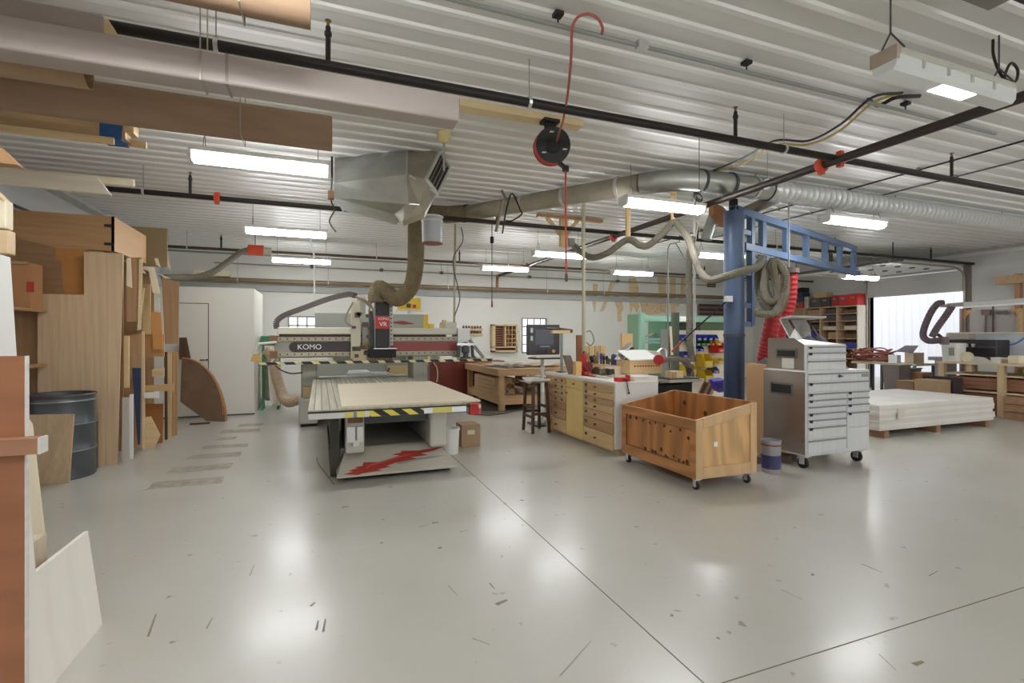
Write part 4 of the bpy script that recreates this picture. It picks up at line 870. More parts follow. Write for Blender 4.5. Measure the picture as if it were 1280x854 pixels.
# things lying on and around it
one(MB().prism([(.20, 5.24, .788), (1.64, 5.24, .788), (1.6, 7.74, .788), (.235, 7.7, .788)], (0, 0, .02)), 'plywood_sheet', mat('birch_sheet', (218, 202, 172), .5, kind='noise', scale=(.6, 9, 1), var=.05), 'large birch plywood sheet lying on the router table', 'sheet')
for k, (u0, u1, v0, h, lab) in enumerate(((421, 433, 463, .17, 'white plastic bottle shape lying behind the router table'),)): pass
yk = 10.15
for u0, u1, lab, rot in ((433, 466, 'wide white folded sheet on the far end of the router', 0), (465, 491, 'stack of white strips on the far end of the router', 1)):
    a, b_ = P(u0, 474, Y=yk).x, P(u1, 474, Y=yk).x
    n = MB()
    if rot:
        for q in range(5): n.hull([V((a+(b_-a)*q/5+d, y_, z_)) for d in (0, .06) for y_, z_ in ((10.08, .76), (10.1, .76))]+[V((a+(b_-a)*q/5+d-.1, 10.36, .80)) for d in (0, .06)])
    else: n.hull([V((a, 10.08, .79)), V((b_, 10.08, .79)), V((a+.06, 10.36, .84)), V((b_-.1, 10.36, .84)), V((a, 10.08, .742)), V((b_, 10.08, .742))])
    one(n, 'white_sheets', white, lab, 'sheets')
one(MB().bx(-.02, 1.6, 10.06, 10.37, 0, .74), 'white_crate', whiteL, 'white crate standing behind the router table', 'crate')
t2 = thing('plywood_board', 'tan board with a black hook behind the bridge', 'board', (1.6, 10.4, 0))
a, b_ = P(484, 470, Y=10.4).x, P(513, 470, Y=10.4).x
MB().bx(a, b_, 10.4, 10.43, 0, P(500, 457, Y=10.4).z).build('board_body', mat('tan_board', (212, 186, 138), .6), t2); MB().tube(spline([P(487, 460, Y=10.38), P(484, 466, Y=10.38), P(487, 472, Y=10.38)]), .012, 6).build('hook', black, t2)
one(MB().bx(b_+.01, b_+.07, 10.38, 10.44, 0, P(500, 455, Y=10.4).z), 'white_post', white, 'white post beside the tan board behind the bridge', 'post')
# green dust extractor stand left of the router
t = thing('dust_extractor', 'green framed dust extractor between the white booth and router', 'dust extractor', (-.8, 12, 0))
yd = 11.6; gx0, gx1 = P(329, 480, Y=yd).x, P(349, 480, Y=yd).x
for x in (gx0, gx1): MB().bx(x-.025, x+.025, yd-.02, yd+.03, 0, P(330, 428, Y=yd).z).build('upright', green, t)
MB().bx(gx0-.06, gx1+.15, yd-.03, yd+.03, P(340, 432, Y=yd).z, P(340, 428, Y=yd).z+.02).build('cross_bar', green, t)
MB().bx(gx0-.05, gx1+.05, yd+.03, yd+.4, P(340, 432, Y=yd).z, P(340, 420, Y=yd).z).build('motor_box', green, t, bev=.01)
for g_ in (gx0, gx1): MB().prism([(g_-.03, yd-.3, 0), (g_-.03, yd+.2, 0), (g_-.03, yd, .25)], (.05, 0, 0)).build('foot', green, t)
MB().lathe([(.13, .15), (.16, .2), (.16, 1.1), (.13, 1.15)], ((gx0+gx1)/2, yd+.22, 0), 16).build('filter_bag', mat('bag_grey', (170, 164, 150), .8, kind='noise', scale=(2, 2, 20), var=.2), t)
t = thing('waste_hose', 'fat tan hose bending down behind the router bumper bar', 'hose', (-.5, 11, 0))
MB().corr(spline([P(331, 437, Y=11.1), P(338, 442, Y=11.1), P(343, 455, Y=11.1), P(346, 472, Y=11.1), P(351, 488, Y=11.1), P(355, 499, Y=11.0), P(362, 503, Y=10.8), P(372, 500, Y=10.6), P(385, 497, Y=10.5)], 6), .095, .007, .05, 12).build('hose', mat('hose_tan_plastic', (190, 168, 142), .5), t)
t = thing('plastic_bag', 'thin white plastic bag hanging beside the fat tan hose', 'bag', (-.6, 11.3, 0))
MB().hull([P(335, 458, Y=11.3), P(345, 458, Y=11.3), P(349, 500, Y=11.3), P(338, 508, Y=11.25), P(336, 480, Y=11.4), P(350, 507, Y=11.4)]).build('bag_body', mat('bag_white', (226, 222, 212), .5), t)
for k, (u, v, lab, f_) in enumerate(((566, 284, 'tan power drop pole above the right end of the router', 9.5),)):
    b_ = P(569, 410, f=9.6); t = thing('power_drop', lab, 'pole', (b_.x, b_.y, 1.66))
    MB().cyl((b_.x-.02, b_.y, 1.66), (b_.x, b_.y, ZC), .022, n=10).build('pole', beigeP, t)
    MB().tube(spline([(b_.x+.12, b_.y, ZC-.05), (b_.x+.15, b_.y, 3.35), (b_.x-.03, b_.y-.03, 3.05), (b_.x-.04, b_.y-.03, 2.8), (b_.x+.03, b_.y-.04, 2.5), (b_.x+.08, b_.y-.03, 2.2), (b_.x-.02, b_.y-.03, 1.9)], 6), .01, 6).build('cord', dgrey, t)
c = P(393, 400, Y=10.8); t = thing('power_drop', 'thin pale conduit dropping to the cabinet behind the router', 'pole', (c.x, 10.8, 1.97))
MB().tube([(c.x, 10.8, 1.97), (c.x, 10.8, 3.1), (c.x-.12, 10.75, ZC-.01)], .016, 8).build('pole', white, t)
c = P(615, 384, f=9.3); t = thing('air_drop', 'black air hose drop with a red tip near the tool board', 'hose', tuple(c))
MB().cyl((c.x, c.y, c.z+.12), (c.x, c.y, ZC), .008, n=6).build('hose', black, t); MB().cyl(c, c+V((0, 0, .13)), .02, .012, n=8).build('coupler', mat('coupler_red', (150, 56, 44), .5), t)
MB().cyl((c.x, c.y, ZC-.42), (c.x, c.y, ZC-.3), .035, n=8).build('ball_stop', blackM, t)
# robot-like clamp and tool holder at the right end of the bumper
t = thing('tool_aggregate', 'dark tool aggregate standing on the right end of the bar', 'tool head', (2.6, 8.9, 1.1))
c = P(582, 445, Y=8.9)
MB().lathe([(.1, 0), (.1, .03), (.05, .04), (.05, .1), (.075, .12), (.075, .22), (.04, .24), (.04, .3)], (c.x, 8.9, 1.095), 14).cyl((c.x-.14, 8.9, 1.12), (c.x-.12, 8.9, 1.36), .03, n=8).cyl((c.x+.14, 8.9, 1.12), (c.x+.12, 8.9, 1.36), .03, n=8).build('body', dgrey, t)
MB().bx(c.x-.17, c.x+.17, 8.86, 8.94, 1.34, 1.38).build('cross_head', alu, t)
MB().bar(P(587, 425, Y=8.9), P(604, 447, Y=8.9), .05, .05).build('diagonal_strut', greyM, t)
MB().bx(2.4, 3.0, 8.8, 9.15, 1.06, 1.1).build('shelf_plate', mat('shelf_tan', (170, 160, 136), .5), t)
# collet rack on the end
t = thing('collet_rack', 'tan wooden collet rack with two rows above the router end', 'rack', tuple(P(589, 422, Y=9.5)))
a, b_ = P(576, 421, Y=9.5), P(602, 409, Y=9.5)
MB().bx(a.x, b_.x, 9.5, 9.53, a.z, b_.z).build('back_board', white, t)
for k in (0, 1):
    zz = a.z+.02+k*(b_.z-a.z)*.52; MB().bx(a.x, b_.x, 9.42, 9.5, zz, zz+.045).build('shelf', pine, t)
    n = MB()
    for q in range(7): n.lathe([(.018, 0), (.022, .02), (.014, .05)], (a.x+.04+q*(b_.x-a.x-.08)/6, 9.45, zz+.045), 8)
    n.build('collets', mat('collet', (120, 90, 66), .5, .3), t)
MB().bx((a.x+b_.x)/2-.03, (a.x+b_.x)/2+.03, 9.53, 9.57, 1.1, b_.z).build('support_post', white, t)
for u, lab in ((538, 'yellow roll of tape on the router bridge'), (555, 'tan wooden clamp block on the router bridge')):
    c = P(u, 412, Y=9.4); n = MB()
    if u == 538: n.lathe([(.03, 0), (.065, 0), (.065, .08), (.03, .08)], (c.x, 9.4, 1.662), 14)
    else: n.bx(c.x-.08, c.x+.08, 9.36, 9.44, 1.662, 1.74).bx(c.x-.03, c.x+.04, 9.36, 9.44, 1.74, 1.82)
    one(n, 'tape_roll' if u == 538 else 'clamp_block', yel if u == 538 else pine, lab, 'tape' if u == 538 else 'block')
# under and beside the table front
t = thing('bucket', 'white bucket under the right front of the router table', 'bucket', tuple(fl(562, 6.6)))
c = fl(561, 6.3); MB().lathe([(.12, 0), (.135, .3), (.142, .3), (.142, .33), (.128, .33), (.115, .02)], c, 22).build('body', white, t, smooth=True)
t = thing('carton', 'brown carton on the floor under the router table corner', 'box', tuple(fl(585, 6.8)))
c = fl(585, 6.7); MB().box(c+V((0, 0, .15)), (.26, .3, .3)).build('box_body', cardB, t); MB().box(c+V((.0, -.153, .2)), (.1, .004, .06)).build('label', paper, t)
t = thing('control_box', 'red emergency control box hanging off the table corner', 'box', (1.62, 5.5, .55))
a, b_ = P(587, 519, Y=5.6), P(602, 505, Y=5.6)
MB().bx(a.x, b_.x-.04, 5.6, 5.75, a.z, b_.z).build('box_body', red, t, bev=.008); MB().bx(b_.x-.04, b_.x, 5.62, 5.74, a.z, b_.z).build('side_plate', mat('pink_plate', (206, 70, 70), .4), t)
MB().bx(b_.x-.035, b_.x-.01, 5.60, 5.62, b_.z-.05, b_.z-.01).build('sticker', white, t); MB().bx(1.3, a.x+.02, 5.62, 5.68, .62, .68).build('arm', greyM, t)
t = thing('floor_cable', 'thin cable lying on the floor left of the router base', 'cable', tuple(fl(405, 5.8)))
MB().tube(spline([P(u, v, Z=.008) for u, v in ((396, 572), (398, 580), (406, 590), (412, 598), (417, 605))], 5), .007, 6).build('wire', mat('cable_tan', (150, 126, 84), .6), t)
# ================================================================= MIDDLE: TABLE, CONSOLE, STOOL, DRAWER CABINET
one(MB().bx(P(537, 452, Y=11.85).x, 4.35, 11.85, 12.3, 0, P(580, 452, Y=11.85).z), 'maroon_cabinet', maroon, 'wide maroon cabinet behind the wooden table', 'cabinet')
t = thing('extension_cable', 'tan cord looping down the maroon cabinet front', 'cord', (2.6, 11.8, .4))
MB().tube(spline([P(542, 453, Y=11.83), P(546, 460, Y=11.83), P(547, 470, Y=11.83), P(546, 478, Y=11.83)], 5), .014, 6).build('wire', mat('cord_cream', (206, 190, 160), .5), t)
t = thing('work_table', 'sturdy yellow wooden work table covered with sheets of paper', 'table', (4.2, 10.4, 0))
x0, x1, y0, y1, zt = 3.28, 5.1, 9.3, 11.75, .86
tw = mat('table_pine', (206, 158, 106), .5, kind='wood', scale=(.8, 8, 8), var=.15); twz = mat('table_leg_pine', (204, 156, 104), .5, kind='wood', scale=(9, 9, .8), var=.15)
MB().bx(x0, x1, y0, y1, zt-.03, zt).build('tabletop', tw, t)
MB().bx(x0+.01, x1-.01, y0+.005, y0+.045, zt-.14, zt-.03).bx(x0+.005, x0+.045, y0+.045, y1-.02, zt-.14, zt-.03).build('apron', tw, t)
for x, y in ((x0+.05, y0+.05), (x1-.15, y0+.05), (x0+.05, y1-.16), (x1-.15, y1-.16)): MB().bx(x, x+.11, y, y+.1, 0, zt-.03).build('leg', twz, t)
MB().bx(x0+.16, x1-.15, y0+.06, y0+.1, .14, .28).build('stretcher', tw, t); MB().bx(x0+.05, x0+.09, y0+.15, y1-.16, .14, .28).build('stretcher', tw, t)
MB().bx(x0+.06, x1-.06, y0+.1, y1-.1, .28, .31).build('lower_shelf', tw, t)
for k in range(2):
    tt = thing('wooden_crate', ('pine crate under the left side of the work table, lower one', 'pine crate under the left side of the work table, upper one')[k], 'crate', (3.5, 10.4, .31+k*.17))
    MB().bx(3.36, 3.8, 9.75, 11.2, .312+k*.17, .475+k*.17).build('crate_body', plyY, tt, bev=.004); MB().bx(3.355, 3.36, 9.9, 11.0, .39+k*.17, .395+k*.17).build('seam', dark, tt)
random.seed(11)
for k in range(9):
    c = P(634+k*6.5+random.random()*2, 497-(k % 3)*5, Y=9.55); n = MB(); r = .04+random.random()*.025; c.z = .315+r+(k % 3)*.11
    n.lathe([(r-.006, 0), (r, 0), (r, .8), (r-.006, .8), (r-.006, 0)], (c.x, 9.5+random.random()*.15, c.z), 14, 'Y')
    bmesh.ops.delete(n.bm, geom=[f for f in n.bm.faces if len(f.verts) > 4], context='FACES')
    one(n, 'paper_roll', (paper, cardB, mat('kraft', (180, 150, 110), .8))[k % 3], 'rolled paper tube stored under the work table', 'roll', 'paper rolls under the work table', smooth=True)
for k, (x, y, w_, d_, rz, z, m_) in enumerate(((3.7, 9.9, .7, .9, .3, .862, dark), (4.2, 9.9, 1.0, .7, -.2, .868, paper), (3.9, 10.6, .9, .9, .5, .872, paper), (4.6, 9.8, .8, .6, .15, .88, mat('paper_tan', (206, 190, 160), .8)), (4.3, 10.8, 1.2, .8, -.3, .888, paper), (3.7, 11.2, .7, .6, .1, .866, cardB))):
    n = MB(); R_ = Matrix.Rotation(rz, 3, 'Z'); G = 6; vs = [[None]*(G+1) for _ in range(G+1)]
    for i in range(G+1):
        for j_ in range(G+1):
            p = R_ @ V(((i/G-.5)*w_, (j_/G-.5)*d_, 0)); vs[i][j_] = n.bm.verts.new((x+p.x, y+p.y, z+.03*abs(math.sin(i*1.3+k))*(i/G)+.02*random.random()))
    for i in range(G):
        for j_ in range(G): n.bm.faces.new((vs[i][j_], vs[i+1][j_], vs[i+1][j_+1], vs[i][j_+1]))
    r = bmesh.ops.solidify(n.bm, geom=n.bm.faces[:], thickness=.004)
    one(n, 'drawing_sheet', m_, ('dark folded sheet at the near corner of the work table', 'wide curled white sheet in the middle of the work table', 'turned white sheet further back on the work table', 'tan curled sheet at the right of the work table', 'big white sheet at the back of the work table', 'brown card sheet at the far left of the work table')[k], 'sheet')
# black mat on the floor
n = MB(); arc = [P(u, v, Z=0) for u, v in ((592, 519), (612, 520), (634, 517), (655, 513), (664, 507), (650, 500), (600, 500))]
n.prism(arc, (0, 0, .02)); one(n, 'floor_mat', mat('mat_dark', (92, 88, 80), .7), 'dark rubber mat on the floor at the work table', 'mat')
# operator console
t = thing('control_console', 'dark control console on a white pole by the drawer cabinet', 'console', (3.55, 7.74, 0))
Yk = 7.74; a, b_ = P(660, 444, Y=Yk), P(700, 406, Y=Yk)
cc = MB().bx(a.x, b_.x, Yk, Yk+.09, a.z, b_.z).build('console_body', mat('console_dark', (72, 70, 74), .5), t, bev=.012)
s0, s1 = P(669, 431, Y=Yk), P(692, 412, Y=Yk)
MB().bx(s0.x, s1.x, Yk-.006, Yk, s0.z, s1.z).build('screen', mat('screen_grey', (104, 108, 118), .2), t)
for v in (413, 423): p = P(664.5, v, Y=Yk); MB().bx(p.x-.02, p.x+.02, Yk-.01, Yk, p.z-.04, p.z+.04).build('label_window', mat('label_pale', (206, 206, 200), .4), t)
for u, c_, r in ((673, dgrey, .014), (679, red, .012), (683, dgrey, .014), (691.5, mat('knob_orange', (206, 150, 80), .5), .03)):
    p = P(u, 439, Y=Yk); MB().cyl((p.x, Yk, p.z), (p.x, Yk-.025, p.z), r, n=14).build('knob', c_, t)
MB().bx(P(675, 436, Y=Yk).x, P(687, 436, Y=Yk).x, Yk-.012, Yk, P(680, 434, Y=Yk).z, P(680, 432.5, Y=Yk).z).build('drive_slot', mat('slot_blue', (140, 150, 180), .4), t)
k0, k1 = P(665, 446, Y=Yk-.2), P(699, 446, Y=Yk-.2)
MB().bx(k0.x, k1.x, Yk-.35, Yk-.02, a.z-.06, a.z-.035).build('keyboard_tray', black, t, bev=.005); MB().bx(k0.x+.02, k1.x-.02, Yk-.34, Yk-.1, a.z-.035, a.z-.015).build('keyboard', mat('key_cream', (206, 202, 190), .5), t)
px_ = P(679.5, 470, Y=Yk).x; MB().cyl((px_, Yk+.05, .03), (px_, Yk+.05, a.z-.03), .032, n=14).build('pole', white, t); MB().bx(px_-.2, px_+.2, Yk-.15, Yk+.25, 0, .03).build('base_plate', dgrey, t)
# stool
t = thing('bar_stool', 'dark wooden stool with a worn white saddle seat', 'stool', (3.2, 7.25, 0))
sx, sy = 3.2, 7.27; sd = mat('stool_dark', (72, 50, 36), .45)
n = MB(); G = 8; up = []
for i in range(G+1):
    for j_ in range(2): up.append((i, j_))
prf = [((i/G-.5)*.44, .80+.05*((2*i/G-1)**2)) for i in range(G+1)]
n.prism([(sx-.15, sy+a_, z) for a_, z in prf]+[(sx-.15, sy+a_, z-.035) for a_, z in prf[::-1]], (.3, 0, 0)); n.build('seat', mat('seat_pale', (206, 200, 192), .4), t, bev=.006)
for dx in (-1, 1):
    for dy in (-1, 1): MB().bar((sx+dx*.11, sy+dy*.15, .8), (sx+dx*.14, sy+dy*.19, 0), .04, .04, (0, 1, 0)).build('leg', sd, t)
for z, dx in ((.25, 0), (.4, 1)):
    MB().bar((sx-.13, sy-.18, z), (sx-.13, sy+.18, z), .025, .04).build('stretcher', sd, t); MB().bar((sx+.13, sy-.18, z), (sx+.13, sy+.18, z), .025, .04).build('stretcher', sd, t)
MB().bar((sx-.13, sy-.18, .3), (sx+.13, sy-.18, .3), .025, .04).build('stretcher', sd, t); MB().bar((sx-.13, sy+.18, .3), (sx+.13, sy+.18, .3), .025, .04).build('stretcher', sd, t)
# drawer cabinet
X0, X1, Y0, Y1, ZT = 3.44, 4.08, 5.36, 7.4, .90
t = thing('drawer_cabinet', 'white cabinet with wooden drawers beside the plywood cart', 'cabinet', (3.7, 6.4, 0))
MB().bx(X0, X1, Y0, Y1, .09, ZT).build('carcass', whiteL, t)
MB().bx(X0+.05, X1, Y0+.03, Y1-.03, 0, .09).build('toe_kick', mat('toe_tan', (190, 170, 140), .6), t)
MB().bx(X0-.02, X1, Y0-.01, Y1+.01, ZT, ZT+.03).build('worktop', mat('worktop_pale', (230, 226, 214), .4), t)
MB().bx(X0+.28, X1, Y0, Y0+.35, ZT+.03, ZT+.09).build('raised_end', whiteL, t)
xs = X0-.02
tones = [mat('drawer_%s' % nme, c_, .5, kind='wood', scale=(9, .9, 9), var=.14) for nme, c_ in (('honey', (200, 152, 98)), ('gold', (214, 172, 112)), ('tan', (188, 144, 98)), ('deep', (180, 134, 84)))]
mtl = mat('door_yellow', (222, 192, 128), .5, kind='noise', scale=(3, 3, 1), var=.05)
def front(y0, y1, z0, z1, m_, pulls):
    d = MB().bx(xs, X0-.002, y0+.004, y1-.004, z0+.004, z1-.004).build('drawer', m_, t)
    for py, pz, kind_ in pulls:
        n = MB()
        if kind_ == 'k': n.lathe([(.008, 0), (.008, -.015), (.016, -.02), (.012, -.032)], (xs, py, pz), 10, 'X')
        else: n.box((xs-.004, py, pz), (.006, .055, .035))
        n.build('knob' if kind_ == 'k' else 'label_plate', mat('knob_brown', (110, 72, 40), .5) if kind_ == 'k' else dgrey, d)
zl = [.885, .79, .695, .595, .50, .40, .25, .05]
for k in range(7):
    if k == 3: pass
    front(6.67, 7.38, zl[k+1], zl[k], tones[(0, 1, 1, 0, 3, 2, 1)[k]], [(6.98, (zl[k]+zl[k+1])/2, 'k')]+([(6.8, (zl[k]+zl[k+1])/2, 'p')] if k < 4 else []))
zr_ = [.885, .78, .70, .62, .525, .41, .265, .06]
for k in range(7): front(5.38, 6.14, zr_[k+1], zr_[k], tones[(0, 1, 2, 1, 0, 3, 1)[k]], [(5.8, (zr_[k]+zr_[k+1])/2, 'k'), (6.06, (zr_[k]+zr_[k+1])/2+.01, 'p')])
front(6.15, 6.66, .755, .885, mtl, [(6.4, .82, 'k')])
d = MB().bx(xs, X0-.002, 6.154, 6.656, .055, .75).build('door', mtl, t); MB().lathe([(.008, 0), (.008, -.015), (.015, -.02), (.01, -.03)], (xs, 6.62, .67), 10, 'X').build('knob', mat('knob_brown', (110, 72, 40)), d)
zt = ZT+.032
# things on the cabinet
def onb(mb, name, m_, lab, cat, **k): return one(mb, name, m_, lab, cat, **k)
yw = 5.7; a, b_ = P(787, 466, Y=yw), P(828, 450, Y=yw)
t = thing('dowel_box', 'wooden box with a row of red pegs and white lid', 'box', (4.2, 5.8, a.z))
xa_, xb_ = a.x, b_.x; za = ZT+.092
MB().bx(xa_, xb_, yw, yw+.32, za, b_.z).build('box_body', mat('box_gold', (216, 178, 120), .5, kind='wood', scale=(.8, 9, 9), var=.08), t, bev=.004)
MB().prism([(xa_, yw-.005, b_.z), (xb_-.02, yw-.005, b_.z), (xb_-.04, yw+.34, b_.z+.12), (xa_+.03, yw+.34, b_.z+.12)], (0, 0, .012)).build('lid', whiteL, t)
n = MB()
for k in range(10): x = xa_+.08+k*(xb_-xa_-.14)/9; n.cyl((x, yw-.016, za+.11), (x, yw+.01, za+.11), .011, n=8)
n.build('pegs', mat('peg_red', (160, 56, 50), .5), t)
t = thing('bench_clamp', 'red clamp with black handle at the cabinet corner', 'clamp', tuple(P(778, 474, Y=5.45)))
c = P(777, 472, Y=5.45); MB().bx(c.x-.1, c.x+.1, 5.40, 5.48, zt, zt+.05).bx(c.x+.07, c.x+.1, 5.40, 5.48, zt+.05, zt+.08).build('jaw', red, t, bev=.006)
MB().cyl((c.x, 5.34, zt+.02), (c.x+.03, 5.335, zt-.13), .006, n=8).cyl((c.x+.03, 5.335, zt-.13), (c.x+.034, 5.335, zt-.15), .012, n=8).cyl((c.x, 5.4, zt+.02), (c.x, 5.33, zt+.02), .01, n=8).build('handle', blackM, t)
t = thing('bar_clamp', 'red handled bar clamp lying on the cabinet top', 'clamp', tuple(P(740, 469, Z=zt)))
a, b_ = P(728, 468.5, Z=zt+.01), P(762, 473, Z=zt+.01); MB().bar(a, b_, .02, .008).build('bar', steel, t); MB().bar(a, a.lerp(b_, .3), .03, .02).build('grip', black, t); MB().bar(a.lerp(b_, .3), a.lerp(b_, .5), .03, .022).build('jaw', red, t)
t = thing('tool_rack', 'long rack crowded with dark router bits and tools', 'tool rack', (3.9, 6.2, zt))
MB().bx(3.86, 4.06, 5.86, 7.05, zt+.14, zt+.16).build('top_board', pineY, t); MB().bx(3.9, 4.0, 5.9, 5.95, zt, zt+.14).bx(3.9, 4.0, 6.95, 7.0, zt, zt+.14).build('leg', pineZ, t)
random.seed(21)
for k in range(30):
    y = 5.9+k*.038; h = .07+random.random()*.12; x = 3.88+random.random()*.12; MB().lathe([(.014, 0), (.014, h*.5), (.024, h*.55), (.02, h*.9), (.01, h)], (x, y, zt+.16), 8).build('tool', random.choice((black, blackM, dgrey, dgrey, mat('bit_tan', (150, 130, 96), .5), blub)), t)
for k in range(14):
    y = 5.98+k*.07; MB().box((3.94, y, zt+.04+random.random()*.03), (.1, .05, .07), Matrix.Rotation(random.random(), 3, 'Z')).build('bottle', random.choice((blackM, dgrey, greyM, hardb)), t)
t = thing('grinder', 'red bench tool with round wheel on the cabinet', 'tool', (3.55, 6.8, zt))
c = P(731, 455, Y=6.5); MB().bx(c.x-.04, c.x+.05, 6.45, 6.6, zt, zt+.06).prism([(c.x-.06, 6.5, zt+.05), (c.x+.06, 6.5, zt+.05), (c.x+.02, 6.5, zt+.32), (c.x-.02, 6.5, zt+.32)], (0, .06, 0)).build('body', red, t, bev=.006)
MB().lathe([(.07, -.02), (.075, 0), (.07, .02)], (c.x+.04, 6.47, zt+.13), 18, 'Y').build('wheel', mat('wheel_dark', (110, 40, 40), .5), t)
a = P(722, 466, Y=6.55); onb(MB().bx(a.x-.05, a.x+.04, 6.5, 6.6, zt, zt+.2), 'wood_block', mat('block_gold', (214, 176, 112), .5), 'yellow wood block standing beside the red bench tool', 'block')
a = P(715, 464, Y=6.8); onb(MB().prism([(a.x-.08, 6.75, zt), (a.x+.06, 6.75, zt), (a.x+.03, 6.9, zt+.28), (a.x-.1, 6.9, zt+.28)], (0, .02, 0)), 'plywood_offcut', dark, 'dark plywood offcut leaning on the cabinet top', 'panel')
t = thing('tilted_plate', 'pale metal plate tilted up among the bench tools', 'plate', tuple(P(780, 450, Y=5.9)))
a, b_, c_, d_ = P(768, 449.5, Y=5.95), P(779, 450, Y=5.9), P(791, 429, Y=6.1), P(783, 430, Y=6.15); MB().prism([a, b_, c_, d_], (.01, .012, .01)).build('plate', steel, t)
MB().bar(P(783, 466, Y=6.0), P(786, 442, Y=6.05), .03, .05).bar(P(786, 442, Y=6.05), P(791, 436, Y=6.1), .04, .05).build('bracket', blackM, t)
a = P(773, 466, Y=5.95); onb(MB().lathe([(.05, 0), (.06, .16), (.055, .16), (.045, .01)], (a.x, 5.95, zt), 16), 'plastic_jar', mat('jar_cream', (214, 202, 174), .5), 'cream plastic jar in front of the tilted plate', 'jar', smooth=True)
a = P(784, 440, Y=6.9); onb(MB().bx(P(777.5, 430, Y=6.9).x, P(791, 430, Y=6.9).x, 6.9, 6.94, zt, P(784, 417, Y=6.9).z), 'plywood_offcut', mat('offcut_gold', (216, 180, 124), .5), 'upright gold plywood board behind the tilted plate', 'board')
n = MB()
for k, (u0, u1) in enumerate(((732, 736), (737, 743), (744, 750), (751, 757))):
    yb = 7.2; onb(MB().bx(P(u0, 440, Y=yb).x, P(u1, 440, Y=yb).x, yb, yb+.1, zt, P(740, 432.5, Y=yb).z), 'wood_block', (tones[1], pineZ, tones[1], pineZ)[k], ('first', 'second', 'third', 'fourth')[k]+' from the left of four gold blocks behind the tool rack', 'block', group='gold blocks in a row behind the tool rack')
onb(MB().bx(P(721, 430, Y=7.3).x, P(728, 430, Y=7.3).x, 7.3, 7.33, zt, P(724, 419, Y=7.3).z), 'brown_board', mat('board_red_brown', (150, 100, 70), .5), 'upright red brown board left of the tan ceiling post', 'board')
t = thing('support_stand', 'roller stand with a wooden head beside the console', 'stand', tuple(P(702, 466, Y=7.15)))
c = P(702, 466, Y=7.2); MB().cyl((c.x, 7.2, zt), (c.x, 7.2, P(702, 416, Y=7.2).z), .022, n=10).build('post', greyM, t); MB().bx(c.x-.07, c.x+.07, 7.13, 7.27, zt, zt+.012).build('base_plate', dgrey, t)
MB().bx(P(689, 413, Y=7.2).x, P(711, 413, Y=7.2).x, 7.15, 7.25, P(702, 417, Y=7.2).z, P(702, 413, Y=7.2).z).build('wood_head', pine, t); MB().cyl(P(683, 411, Y=7.2), P(698, 411.5, Y=7.2), .018, n=8).cyl(P(700, 412, Y=7.2), P(715, 414, Y=7.2), .03, n=8).build('roller', dark, t)
c = P(731.5, 440, f=8.0); t = thing('power_post', 'tan post from the ceiling down to the drawer cabinet', 'post', (3.95, 7.1, zt))
MB().cyl((3.96, 7.1, zt), (3.96, 7.1, ZC), .027, n=12).build('post', beigeP, t); MB().cyl((3.96, 7.1, zt), (3.96, 7.1, zt+.012), .05, n=12).build('flange', dgrey, t)
MB().tube(spline([P(733, 415, f=8), P(738, 414, f=8), P(742, 422, f=8), P(742, 428, f=8), P(738, 432, f=8), P(733, 428, f=8)], 6), .01, 6).build('cord_loop', greyM, t)
# ------------------------------------------------ back wall
def wallthing(name, lab, cat, u0, v0, u1, v1, m_, th=.03, Y=YB, **k):
    a, b_ = P(u0, v1, Y=Y), P(u1, v0, Y=Y); return one(MB().bx(a.x, b_.x, Y-th, Y-.001, a.z, b_.z), name, m_, lab, cat, **k)
a, b_ = P(613, 440, Y=14.2), P(644, 406, Y=14.2)
t = thing('pigeonhole_rack', 'wooden pigeonhole rack hung on the white back wall', 'rack', ((a.x+b_.x)/2, 14.1, a.z))
MB().bx(a.x, b_.x, 14.17, 14.198, a.z, b_.z).build('back_panel', maroon, t)
n = MB(); d = .045
n.bx(a.x, b_.x, 14.0, 14.17, a.z, a.z+d).bx(a.x, b_.x, 14.0, 14.17, b_.z-d, b_.z).bx(a.x, a.x+d*2, 14.0, 14.17, a.z, b_.z).bx(b_.x-d, b_.x, 14.0, 14.17, a.z, b_.z)
mid = P(629, 420, Y=14.2).x; zs_ = P(620, 434, Y=14.2).z; n.bx(mid-.02, mid+.02, 14.0, 14.17, zs_, b_.z).bx(a.x, b_.x, 14.0, 14.17, zs_-.02, zs_+.02); n.build('frame', pine, t)
n = MB()
for k in range(1, 9): z = zs_+(b_.z-d-zs_)*k/9; n.bx(a.x+d*2, mid, 14.05, 14.17, z-.006, z+.006)
for k in range(1, 5): z = zs_+(b_.z-d-zs_)*k/5; n.bx(mid, b_.x-d, 14.03, 14.17, z-.012, z+.012)
for k in range(1, 3): x = mid+(b_.x-d-mid)*k/3; n.bx(x-.012, x+.012, 14.03, 14.17, zs_, b_.z)
n.build('shelves', tw, t)
t = thing('first_aid_board', 'yellow board with a pocket of tools above the grey cabinet', 'board', tuple(P(515, 385, Y=11.6)))
a, b_ = P(497, 387, Y=11.6), P(526, 373, Y=11.6); MB().bx(a.x, b_.x, 11.6, 11.63, a.z, b_.z).build('board_body', yel, t); MB().bx(a.x-.03, b_.x+.03, 11.5, 11.63, a.z-.03, a.z).build('ledge', cream, t)
MB().bx(a.x+.2, a.x+.3, 11.58, 11.6, a.z+.05, a.z+.14).build('tool_pouch', dgrey, t); MB().bx(a.x+.34, a.x+.42, 11.58, 11.6, a.z+.04, a.z+.12).build('red_tool', red, t)
MB().bx((a.x+b_.x)/2-.03, (a.x+b_.x)/2+.03, 11.63, 11.68, 0, a.z+.2).build('post', white, t)
